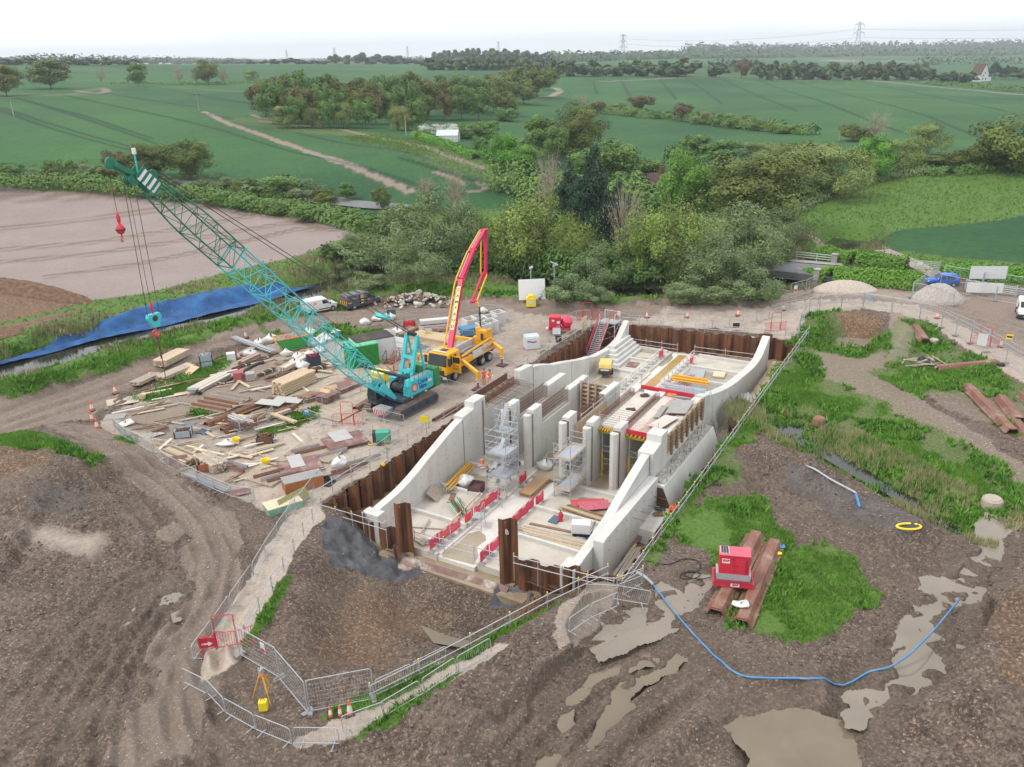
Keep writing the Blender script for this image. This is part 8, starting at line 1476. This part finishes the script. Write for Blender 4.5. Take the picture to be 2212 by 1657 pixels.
PYM=mat('pylon_steel',(.3,.32,.34),.6,.1,1);py=[pylon('tall lattice pylon at the crest of the green field',1843,168,47,PYM),pylon('distant lattice pylon behind the central hedgerow trees',1344,150,74,PYM)]
for px,by,ty,lb in((1077,130,66,'faint distant pylon above the hilltop wood'),(881,132,82,'faint distant pylon left of the hilltop wood'),(724,134,92,'very faint far pylon over the far hedge'),(621,135,97,'faintest far pylon near the tree line')):pylon(lb.replace(' left of',' west of'),px,by,ty,mat('hazed_steel',(.55,.57,.6)))  # far pylons get a paler steel: distance haze painted into their colour
b=MB();(g1,h1),(g2,h2)=py
for f in(.55,.72,.87):
 for s in(-4,4):
  for pa,pb in(((*g1[:2],g1[2]+h1*f),(*g2[:2],g2[2]+h2*f)),((*g1[:2],g1[2]+h1*f),(g1[0]+420,g1[1]+60,g1[2]+h1*f+3))):b.path([(pa[0]+(pb[0]-pa[0])*u+s*(1-u),pa[1]+(pb[1]-pa[1])*u,pa[2]+(pb[2]-pa[2])*u-20*u*(1-u))for u in np.linspace(0,1,9)],.055,3)
o=b.obj('power_lines',PYM);tag(o,'thin power lines hanging between the lattice pylons','power line')
for px,by,ty,lb in((430,240,203,'beside the dirt track in the green field'),(30,252,218,'at the picture edge in the green field'),(621,266,231,'in front of the light green trees'),(877,293,252,'in the garden by the white blossom'),(1232,322,283,'between the garden trees and oak'),(1812,305,272,'above the far hedgerow shrubs')):
 g=G(px,by);h=pz(Vector(g),ty)-g[2];t=thing('telegraph_pole','wooden telegraph pole '+lb,'pole',tuple(g),.4);b=MB();b.tube((0,0,-.2),(0,0,h),.16,6,r2=.11);b.obj('mast',TIMW,t);b=MB();b.box((0,0,h-.3),(2.2,.12,.12));b.obj('cross_arm',DARK,t)
RS_=np.random.RandomState(5)
def leaf_mesh(name,P,Nn,size,m,parent=None,asp=.6):
 """small leaf faces at points P facing along Nn"""
 n=len(P);t=RS_.normal(size=(n,3));u=np.cross(Nn,t);u/=np.linalg.norm(u,axis=1)[:,None]+1e-9;w=np.cross(Nn,u);s=size*RS_.uniform(.6,1.35,(n,1));u*=s;w*=s*asp
 V=np.stack([P-u,P-w*.9,P+u,P+w*.9],1).reshape(-1,3);me=bpy.data.meshes.new(name);me.vertices.add(4*n);me.vertices.foreach_set('co',V.astype(np.float32).ravel());me.loops.add(4*n);me.loops.foreach_set('vertex_index',np.arange(4*n,dtype=np.int32));me.polygons.add(n);me.polygons.foreach_set('loop_start',np.arange(0,4*n,4,dtype=np.int32));me.polygons.foreach_set('loop_total',np.full(n,4,np.int32));me.update(calc_edges=True);me.materials.append(m)
 o=bpy.data.objects.new(name,me);C.objects.link(o)
 if parent:o.parent=parent
 return o
def unit(v):return v/(np.linalg.norm(v,axis=-1,keepdims=True)+1e-9)
def clumps(K,kind):
 c=[]
 while len(c)<K:
  p=RS_.uniform(-1,1,3);q=np.linalg.norm(p)
  if q>1 or q<.35:continue
  if kind=='cone':z=(p[2]+1)/2;k=(1-z)**.8;a=RS_.rand()*6.28;u=RS_.uniform(.45,1)*.46*k;c.append((math.cos(a)*u,math.sin(a)*u,.06+.9*z,.06+.08*k));continue
  if kind=='column':c.append((p[0]*.34,p[1]*.34,.55+p[2]*.42,.12));continue
  if kind=='bush':c.append((p[0]*.42,p[1]*.42,.42+p[2]*.4,RS_.uniform(.12,.2)));continue
  if kind=='willow':c.append((p[0]*.42,p[1]*.42,.56+p[2]*.38,RS_.uniform(.08,.15)));continue
  c.append((p[0]*.43,p[1]*.43,.56+p[2]*.38,RS_.uniform(.12,.19)))
 return np.array(c)
def proto(kind,K,nl,size,m,bark,br=9,up=.5,bare=0):
 c=clumps(K,kind);n=nl//K;d=unit(RS_.normal(size=(K,n,3)));rr=c[:,None,3:4]*RS_.uniform(.55,1.08,(K,n,1))
 P=c[:,None,:3]+d*rr*np.array([1,1,.75]);mid=np.array([0,0,.55]);Nn=unit(d*.8+unit(c[:,None,:3]-mid)*.5+np.array([0,0,up])+RS_.normal(size=d.shape)*.45)
 if kind=='willow':P[...,2]-=RS_.rand(K,n)**2*.1
 lf=leaf_mesh('crown',P.reshape(-1,3),Nn.reshape(-1,3),size,m);b=MB();r_=.016 if kind!='bush' else.008;ht=.45 if kind not in('cone','column')else.95
 b.path([(0,0,-.03),(.008,0,ht*.4),(-.006,.008,ht)],[r_,r_*.75,r_*.35],6)
 for k in range(br+bare):
  e=c[RS_.randint(len(c)),:3]*(1.0 if k<br else RS_.uniform(1.0,1.12));z0=ht*RS_.uniform(.25,.95);mm=(e[0]*.45,e[1]*.45,(z0+e[2])/2+.02);b.path([(0,0,z0),mm,tuple(e)],[r_*.45,r_*.3,r_*.1],4)
  if bare:
   for j in range(7):f=e+RS_.normal(size=3)*.09;b.path([mm,tuple((np.array(mm)+f)/2+.01),tuple(f)],[r_*.2,r_*.12,r_*.05],3)
 return lf,b.obj('trunk',bark)
BARK=mat('bark',(.13,.105,.075),.95,.3,6);BARKP=mat('pale_bark',(.33,.28,.21),.95,.2,6)
def lm(n,a,c,r=.14):
 a=tuple(q*.9 for q in a);c=tuple(min(.8,q*1.6)for q in c);return mat(n,a,.65,0,5,0,col2=c,rnd=r,spec=.2)
G1=lm('willow_leaf',(.075,.11,.045),(.155,.205,.085));G2=lm('alder_leaf',(.075,.125,.02),(.21,.28,.06));G3=lm('olive_leaf',(.045,.065,.012),(.12,.15,.034));G4=lm('bright_leaf',(.035,.1,.01),(.13,.28,.035));G5=lm('conifer_leaf',(.008,.026,.014),(.028,.06,.032));G6=lm('twig_leaf',(.16,.13,.095),(.26,.215,.16));G7=lm('brown_leaf',(.05,.045,.018),(.14,.115,.045));G8=lm('mid_leaf',(.035,.08,.016),(.125,.215,.05));G9=lm('far_leaf',(.03,.055,.022),(.085,.13,.05),.2);GB=lm('blossom',(.3,.34,.24),(.75,.75,.68));GC=lm('pale_willow_leaf',(.09,.125,.03),(.195,.24,.075))
NS=.0125
PR={'willow':proto('willow',48,13000,NS,G1,BARKP,12),'alder':proto('willow',46,11000,NS,G2,BARKP,14,bare=4),'oak':proto('round',40,14000,.0155,G3,BARK,12),'oakfar':proto('round',28,6000,.025,G3,BARK,8),'bright':proto('round',30,12000,.0145,G4,BARK,5),'conifer':proto('cone',80,7000,.016,G5,BARK,3,up=.2),'bare':proto('round',30,900,.012,G6,BARKP,10,bare=22),'brown':proto('round',26,5000,.026,G7,BARK,8),'mid':proto('round',28,6000,.025,G8,BARK,6),'pale':proto('bush',30,10000,.0145,GC,BARKP,6),'bush':proto('bush',24,6000,.023,G8,BARK,3),'gbush':proto('bush',26,7000,.018,G1,BARKP,5),'far':proto('bush',14,800,.1,G9,BARK,2),'farmid':proto('round',18,1100,.08,G9,BARK,3),'poplar':proto('column',22,700,.03,G9,BARK,1),'blossom':proto('bush',20,2200,.026,GB,BARK,3),'olive':proto('bush',28,7500,.022,G3,BARK,3),'chest':proto('round',30,12000,.016,G4,BARK,3)}
_pu=set();NT=[0]
TW={'willow':'grey green willow','alder':'airy yellow green alder','oak':'broad olive oak','oakfar':'olive green oak','bright':'bright green maple','conifer':'dark conifer','bare':'bare twiggy tree','brown':'red brown leafed tree','mid':'mid green tree','pale':'pale yellow green tree','bush':'dense green bush','gbush':'grey green bush','far':'small green tree','farmid':'round green tree','poplar':'tall thin poplar','blossom':'white blossoming tree','olive':'olive green bush','chest':'chestnut tree with white flower candles'}
def tree(kind,px,by,ty,wpx,where,group=None,solo=False):
 g=G(px,by);zc=float(FW@(g-np.array([0,0,H])));h=max(1.2,pz(Vector(g),ty)-g[2]);w=wpx*zc/F*1.12
 nm={'gbush':'bush','olive':'bush','pale':'tree','bare':'tree','blossom':'tree','far':'tree','farmid':'tree'}.get(kind,'bush' if kind=='bush' else 'tree')
 t=thing(nm,('' if not solo else '')+TW[kind]+' '+where,nm,tuple(g),random.random()*6.28)
 if not solo:t['group']=group or TW[kind]+' '+where
 for o in PR[kind]:
  c=o if o.name not in _pu else o.copy()
  if o.name in _pu:C.objects.link(c)
  _pu.add(o.name);c.parent=t
 t.scale=(w,w*random.uniform(.9,1.1),h);NT[0]+=1
R1_='on the river bank behind the pump boom'
for k in((860,602,440,150),(950,592,405,165),(800,590,495,95),(905,618,520,130),(1000,590,430,120),(760,560,500,70)):tree('willow',*k,R1_)
for k in((1150,605,398,180),(1085,592,440,110),(1235,606,455,110),(1440,636,415,170),(1380,600,440,120),(1500,600,445,120)):tree('alder',*k,'on the river bank above the end piling')
for k in((1300,640,520,130),(1540,640,490,170),(1610,620,445,150),(1590,560,430,160),(1660,560,450,110)):tree('willow',*k,'on the river bank west of the bridge')
for k in((1225,650,575,110),(1490,652,590,120),(1560,655,600,90),(1630,650,560,110),(1290,652,610,70),(800,622,580,90),(740,605,560,70),(1370,615,580,60),(1410,600,560,90),(1690,520,440,90),(1680,580,500,70),(1625,600,520,80)):tree('gbush',*k,'at the water edge of the stream')
for k in((1282,560,310,150),(1232,520,345,110),(1335,560,385,120)):tree('conifer',*k,'in the dark group behind the river bank')
tree('bare',1190,500,325,100,'with pale branches beside the conifers',solo=True);tree('bare',1345,600,395,90,'with golden top beside the alders',solo=True);tree('bare',985,470,365,70,'beside the curved field tracks',solo=True);tree('bare',1888,310,238,75,'with ivy at the field hedge',solo=True);tree('bare',570,255,190,50,'at the tip of the middle wood',solo=True);tree('bare',920,440,380,60,'at the end of the dirt track',solo=True)
for k in((1078,400,268,95),(1130,380,300,80),(1490,470,305,125)):tree('bright',*k,'in the garden belt beyond the river')
for k in((1165,340,246,90),(1205,360,270,70),(1330,420,300,110),(1260,400,320,90),(1400,400,340,70),(1560,360,300,100),(1500,350,290,80),(1460,400,310,70)):tree('mid',*k,'among the mixed trees beyond the river')
tree('oak',1625,500,318,215,'towering over the meadow edge near the bridge',solo=True);tree('oak',1248,345,222,120,'with spreading branches behind the garden',solo=True);tree('oak',412,388,298,112,'the larger of the pair behind the crane boom tip',solo=True);tree('oak',330,388,303,105,'the smaller of the pair behind the crane boom tip',solo=True);tree('brown',262,385,315,60,'beside the oak pair at the lane',solo=True)
for k in((1735,425,280,140),(1810,430,290,130),(1690,400,285,90),(1940,375,282,85),(1995,335,250,90),(1760,380,290,110),(1640,360,292,90)):tree('pale',*k,'at the meadow edge')
tree('chest',1880,392,290,95,'at the meadow corner',solo=True);tree('olive',2180,372,222,170,'the big one leaning at the picture edge',solo=True)
for k in((2090,362,305,90),(2130,365,280,90),(2030,352,325,90),(1970,350,318,70),(2215,365,290,80)):tree('olive',*k,'at the meadow far edge')
tree('olive',1850,305,258,75,'beside the ivy covered bare tree',solo=True)
for i,k in enumerate(((25,388,345,60),(80,390,350,60),(110,386,340,45),(145,386,333,55),(190,388,340,70),(230,392,350,50),(290,400,352,60),(480,410,370,80),(540,420,382,80),(600,425,365,130),(650,430,378,100),(700,440,400,70),(-30,385,345,70),(360,405,375,60),(430,412,380,60))):tree(('bush','gbush','olive')[i%3],*k,'in the thick hedge line along the lane')
for k in((470,440,405,80),(540,450,412,80),(610,462,420,90),(680,475,432,90),(750,486,440,80),(810,500,455,70),(400,428,398,80),(330,420,390,80),(720,560,520,60),(840,490,445,60),(880,480,430,60)):tree('bush',*k,'along the top of the ploughed field')
tree('mid',752,435,392,42,'standing alone beside the lane',solo=True);tree('oakfar',825,455,403,42,'small and yellowish near the river willows',solo=True)
W1='in the middle wood between the green fields'
for i in range(15):x=575+i*35;tree(('brown','oakfar','mid','mid','oakfar')[i%5],x,252-(i>10)*8,152+random.uniform(-3,14),random.uniform(55,75),W1)
for i in range(13):x=590+i*37;tree(('mid','oakfar','brown','mid')[i%4],x,268-(i>8)*8,176+random.uniform(-4,14),random.uniform(48,66),W1)
for i,x in enumerate((615,645,680,712,745,790,860,905,880)):tree(('pale','mid')[i%2],x,277+(x>800)*5,205+random.uniform(0,20),52,'at the front edge of the middle wood')
for k in((930,290,262,50),(965,288,262,60),(1000,292,268,45)):tree('blossom',*k,'behind the greenhouse')
for k in((1010,300,258,50),(1050,300,250,60),(1040,322,290,40),(915,300,275,40),(1095,262,225,60)):tree('bush',*k,'around the greenhouse garden')
for k in((1160,210,138,75),(1110,205,142,70),(1130,225,170,70),(1065,225,160,80),(1090,250,195,60),(1185,195,150,40)):tree('oakfar',*k,'on the knoll before the pale track')
for x,by,ty,w,k in((110,192,128,88,'oakfar'),(14,208,138,75,'oakfar'),(300,188,135,52,'mid'),(450,183,128,55,'oakfar'),(543,176,146,34,'pale')):tree(k,x,by,ty,w,{110:'the broadest alone in the left field',14:'beside the broad lone tree at the frame edge',300:'alone in the field below the poplar',450:'alone between two bare trees',543:'small and alone near the middle wood'}[x].replace(' left',' western'),solo=True)
for x in(220,390,425,482):tree('bare',x,183,142+random.uniform(0,8),32,'on the far field boundary')
tree('poplar',298,138,108,13,'rising above the far tree line',solo=True)
FS='in the far tree line on the hills';n=0
for x in range(-30,1000,26):tree(('far','farmid')[n%2],x,141-(x>300)*2,random.uniform(121,131)-(x<60)*4-(700<x<860)*12,random.uniform(28,44),FS);n+=1
for x in range(945,1165,16):tree('farmid',x,138,96+abs(x-1050)*.09+random.uniform(0,6),30,'in the domed hilltop wood')
for x in range(930,1180,22):tree('far',x,152,118+random.uniform(0,8),40,'in the domed hilltop wood')
for x in range(1180,1480,26):tree(('far','farmid')[n%2],x,165,124+random.uniform(0,14)-(x<1240)*4,random.uniform(36,52),'in the hedgerow above the tramlined field');n+=1
for k in((1480,166,122,60,'farmid'),(1545,168,135,50,'farmid'),(1600,170,122,46,'brown'),(1455,166,132,50,'far'),(1645,162,145,40,'far')):tree(k[4],*k[:4],'at the crest of the tramlined field')
for x in range(1640,2000,21):tree(('farmid','far')[n%2],x,173,126+random.uniform(-3,8),36,'in the long wood behind the tall pylon');n+=1
for k in((2145,172,132,45,'conifer'),(2170,172,140,40,'conifer'),(2200,172,142,50,'farmid'),(2085,182,152,40,'farmid'),(2050,182,150,36,'farmid'),(2020,180,155,40,'far'),(2225,172,140,50,'farmid')):tree(k[4],*k[:4],'around the white farmhouse')
for k in((1388,240,200,62,'brown'),(1470,262,218,50,'brown'),(1335,245,218,40,'pale'),(1520,268,232,60,'pale'),(1560,272,238,60,'bush'),(1600,276,245,70,'bush'),(1650,282,250,60,'olive'),(1700,288,262,70,'bush'),(1430,256,232,50,'bush'),(1360,250,226,40,'bush'),(1290,245,215,40,'brown'),(1255,240,200,40,'bare'),(1240,235,212,40,'bush')):tree(k[4],*k[:4],'in the hedgerow between the two right fields'.replace(' right',' eastern'))
def hedge(label,px,w,h,size,dens,m,far=False,kind=None,cat='hedge',name='hedge',irr=.35):
 P=[np.array(G(*p))for p in px];out=[];nn=[]
 for i in range(len(P)-1):
  d=P[i+1]-P[i];ln=np.hypot(d[0],d[1]);k=int(ln*dens);s=RS_.rand(k);q=P[i]+d*s[:,None];a=RS_.rand(k)*np.pi;side=np.array([-d[1],d[0],0])/ln;hh=h*(1-irr+irr*2*vnoise(q[:,0]*.35,q[:,1]*.35,4));rr=RS_.uniform(.7,1.05,k)
  out.append(q+side*(np.cos(a)*w/2*rr)[:,None]+np.stack([0*a,0*a,np.abs(np.sin(a))**.7*hh*rr],1));nn.append(unit(side*np.cos(a)[:,None]+np.stack([0*a,0*a,np.sin(a)+.3],1)+RS_.normal(size=(k,3))*.4))
 o=leaf_mesh(name,np.concatenate(out),np.concatenate(nn),size,m)
 if kind:o['kind']=kind
 else:tag(o,label,cat)
 return o
hedge('trimmed green hedge on the near side of the road',[(1728,610),(1800,610),(1900,618),(1985,625)],3,2.3,.17,520,G4,irr=.15);hedge('trimmed green hedge on the far side of the road',[(1768,562),(1850,574),(1955,588)],3.4,2.3,.17,420,G4,irr=.2);hedge('trimmed green hedge beyond the parked car by the field',[(2032,596),(2120,602),(2300,616)],3,2.0,.17,420,G4,irr=.12)
hedge('clipped low hedge running down from the greenhouse',[(895,296),(950,312),(1030,345)],3,1.8,.25,160,G4,irr=.1);hedge('scrubby growth along the riverside field edge',[(1680,478),(1740,440),(1900,385),(2000,375)],5,1.6,.25,120,G1);hedge('low bramble bank at the meadow top',[(1960,372),(2050,378),(2230,360)],6,2.,.25,140,G8)
hedge('dark undergrowth below the riverside trees',[(1000,585),(1150,590),(1300,600),(1420,590),(1560,590),(1640,560)],9,4.5,.32,200,G8);hedge('dense undergrowth below the willows',[(720,575),(850,560),(1000,560)],8,3.5,.32,170,G1);hedge('thicket under the garden trees',[(1080,400),(1250,440),(1450,450),(1640,440),(1740,420)],12,6,.4,170,G8)
hedge('low hedge on the far field boundary',[(240,182),(420,184),(640,175)],4,1.5,.5,12,G8);hedge('hedge line below the tramlined field',[(1230,240),(1330,248),(1450,258),(1600,278),(1760,292)],6,3.2,.4,60,G8);hedge('thick scrub hedge above the ploughed field',[(-120,400),(150,402),(420,428),(640,460),(800,498)],7,2.6,.3,120,G8);hedge('hedge beside the farmhouse field',[(1990,182),(2100,190),(2260,200)],5,3,.6,20,G8)
for lab,px,h,m in(('a',[(1480,120),(1700,117),(1900,113),(2260,108)],26,G9),('b',[(1180,134),(1420,128),(1700,124),(2000,121),(2260,117)],13,G9),('c',[(-250,140),(100,139),(560,136),(900,134),(1200,128)],10,G9),('d',[(1560,150),(1620,146)],8,G9),('e',[(1990,141),(2120,139),(2260,138)],13,G9)):hedge('',px,40,h,5 if lab in 'ab' else 2.8,5 if lab in 'ab' else 2.5,m,kind='stuff',name='distant_woods',irr=.5)
def cover(name,mask,n,maxd,hgt,m,blades=4,wide=.035,lean=.5,mind=0):
 k=np.nonzero((mask>.45)&(dist<maxd)&(dist>mind))[0]
 if not len(k):return
 p=Dg.ravel()[k]**3;p/=p.sum();s=RS_.choice(k,n,p=p);cell=np.clip(dist[s]**2*.0016/30*1.4,.03,2.6);x=X[s]+RS_.uniform(-1,1,n)*cell;y=Y[s]+RS_.uniform(-1,1,n)*cell;x=np.repeat(x,blades)+RS_.normal(size=n*blades)*.08;y=np.repeat(y,blades)+RS_.normal(size=n*blades)*.08;z=np.repeat(Zg[s],blades)-.02;N_=n*blades;a=RS_.rand(N_)*6.28;h=hgt*RS_.uniform(.4,1.2,N_);w=wide*RS_.uniform(.7,1.4,N_)*(1+np.repeat(dist[s],blades)/90);l=lean*h*RS_.rand(N_);b_=RS_.rand(N_)*6.28
 V=np.stack([np.stack([x-np.cos(a)*w,y-np.sin(a)*w,z],1),np.stack([x+np.cos(a)*w,y+np.sin(a)*w,z],1),np.stack([x+np.cos(b_)*l,y+np.sin(b_)*l,z+h],1)],1).reshape(-1,3)
 me=bpy.data.meshes.new(name);me.vertices.add(3*N_);me.vertices.foreach_set('co',V.astype(np.float32).ravel());me.loops.add(3*N_);me.loops.foreach_set('vertex_index',np.arange(3*N_,dtype=np.int32));me.polygons.add(N_);me.polygons.foreach_set('loop_start',np.arange(0,3*N_,3,dtype=np.int32));me.polygons.foreach_set('loop_total',np.full(N_,3,np.int32));me.update(calc_edges=True);me.materials.append(m);o=bpy.data.objects.new(name,me);C.objects.link(o);o['kind']='stuff';return o
def blades(n,a,c):return mat(n,a,.7,0,.35,0,col2=c,world=True,spec=.15)
NM=inpoly(X,Y,PW(T_)+PW(B_[::-1],-1.3));grassm[NM]=0
gp=grassm*np.clip((fbm(X*.3,Y*.3,12,3)-np.where(grassm>.8,.22,.42))*5,0,1);cover('grass_tufts',gp,46000,95,.2,blades('grass_blade',(.085,.2,.022),(.2,.38,.065)),5,.022);cover('grass_tufts',grassm,34000,270,.3,blades('meadow_blade',(.085,.17,.03),(.19,.29,.07)),4,.03,mind=85);cover('weeds',grassm*(fbm(X*.5,Y*.5,14,3)>.55),9000,110,.45,blades('weed_leaf',(.06,.17,.02),(.16,.32,.045)),6,.06,1.0)
md=culled(X,Y,PW([(1650,890),(1800,960),(2000,1070),(2110,1130)]),8,lambda a,b_:dpoly(a,b_,PW([(1650,890),(1800,960),(2000,1070),(2110,1130)]))[0],99);cover('reeds',((md<3.4)&(fbm(X*.4,Y*.4,15,3)>.5)).astype(float),2600,100,.6,blades('dry_reed',(.17,.24,.08),(.46,.4,.22)),5,.02,.35)
rv=culled(X,Y,RIVER,12,lambda a,b_:dpoly(a,b_,RIVER)[0],99);rv[NM]=99;cover('bank_reeds',((rv>3.3)&(rv<6.5)&(fbm(X*.3,Y*.3,16,3)>.5)).astype(float),7000,150,.8,blades('bank_reed',(.09,.14,.04),(.32,.3,.16)),5,.03,.4);cover('dry_grass',((grassm>.5)&(rv<12)&(fbm(X*.2,Y*.2,18,3)>.52)).astype(float),6000,150,.7,blades('dry_stalk',(.26,.21,.13),(.42,.35,.23)),4,.025,.5)
def lumps(name,mask,n,maxd,s0,s1,m,pw=3):
 k=np.nonzero((mask>.5)&(dist<maxd))[0];p=Dg.ravel()[k]**pw;p/=p.sum();s=RS_.choice(k,n,p=p);T=np.array([(1,0,0),(-1,0,0),(0,1,0),(0,-1,0),(0,0,1),(0,0,-.6)],float);fs=np.array([(0,2,4),(2,1,4),(1,3,4),(3,0,4),(2,0,5),(1,2,5),(3,1,5),(0,3,5)])
 sz=s0*(s1/s0)**(RS_.rand(n)**2.2);a=RS_.rand(n)*6.28;V=T[None]*RS_.uniform(.6,1.3,(n,6,1))*sz[:,None,None]*np.array([1,.8,.65]);cx,sx=np.cos(a)[:,None],np.sin(a)[:,None];cell=np.clip(dist[s]**2*.0016/30,.03,.5);Vx=V[...,0]*cx-V[...,1]*sx+(X[s]+RS_.uniform(-1,1,n)*cell)[:,None];Vy=V[...,0]*sx+V[...,1]*cx+(Y[s]+RS_.uniform(-1,1,n)*cell)[:,None];V=np.stack([Vx,Vy,V[...,2]+Zg[s][:,None]+sz[:,None]*.15],2).reshape(-1,3);Fc=(fs[None]+np.arange(n)[:,None,None]*6).reshape(-1,3)
 me=bpy.data.meshes.new(name);me.vertices.add(len(V));me.vertices.foreach_set('co',V.astype(np.float32).ravel());me.loops.add(Fc.size);me.loops.foreach_set('vertex_index',Fc.astype(np.int32).ravel());nf=len(Fc);me.polygons.add(nf);me.polygons.foreach_set('loop_start',np.arange(0,nf*3,3,dtype=np.int32));me.polygons.foreach_set('loop_total',np.full(nf,3,np.int32));me.update(calc_edges=True);me.materials.append(m);o=bpy.data.objects.new(name,me);C.objects.link(o);o['kind']='stuff'
okm=(~inner)*(M['crop']<.3)*(M['plough']<.3)*(grassm<.4)*(rv>6.5)
lumps('stones',okm.astype(float),22000,120,.015,.1,mat('flint_stone',(.2,.165,.14),.9,.3,.8,0,col2=(.46,.41,.36),world=True));lumps('soil_clods',okm*(M['gravel']<.3)*(M['track']<.4)*(patch_full:=np.where(near,fbm(X*.13,Y*.13,90,3),0))>.47,24000,95,.03,.15,mat('soil_clod',(.06,.045,.036),.95,.3,1.2,0,col2=(.22,.17,.14),world=True));lumps('gravel_stones',((M['gravel']>.5)+(M['track']>.3)*(dist<75)>0)*okm,16000,110,.02,.07,mat('pale_stone',(.42,.36,.3),.9,.3,1,0,col2=(.68,.62,.55),world=True))
b=MB();b.bb(-3600,3600,-150,6500,-60,130);hm=bpy.data.materials.new('haze');hm.use_nodes=True;t=hm.node_tree;t.nodes.clear();vo=t.nodes.new('ShaderNodeVolumePrincipled');ou=t.nodes.new('ShaderNodeOutputMaterial');vo.inputs['Color'].default_value=(.84,.91,1.0,1);vo.inputs['Density'].default_value=HAZE;vo.inputs['Anisotropy'].default_value=.2;t.links.new(vo.outputs[0],ou.inputs['Volume']);ho=b.obj('haze',hm);ho['kind']='stuff'
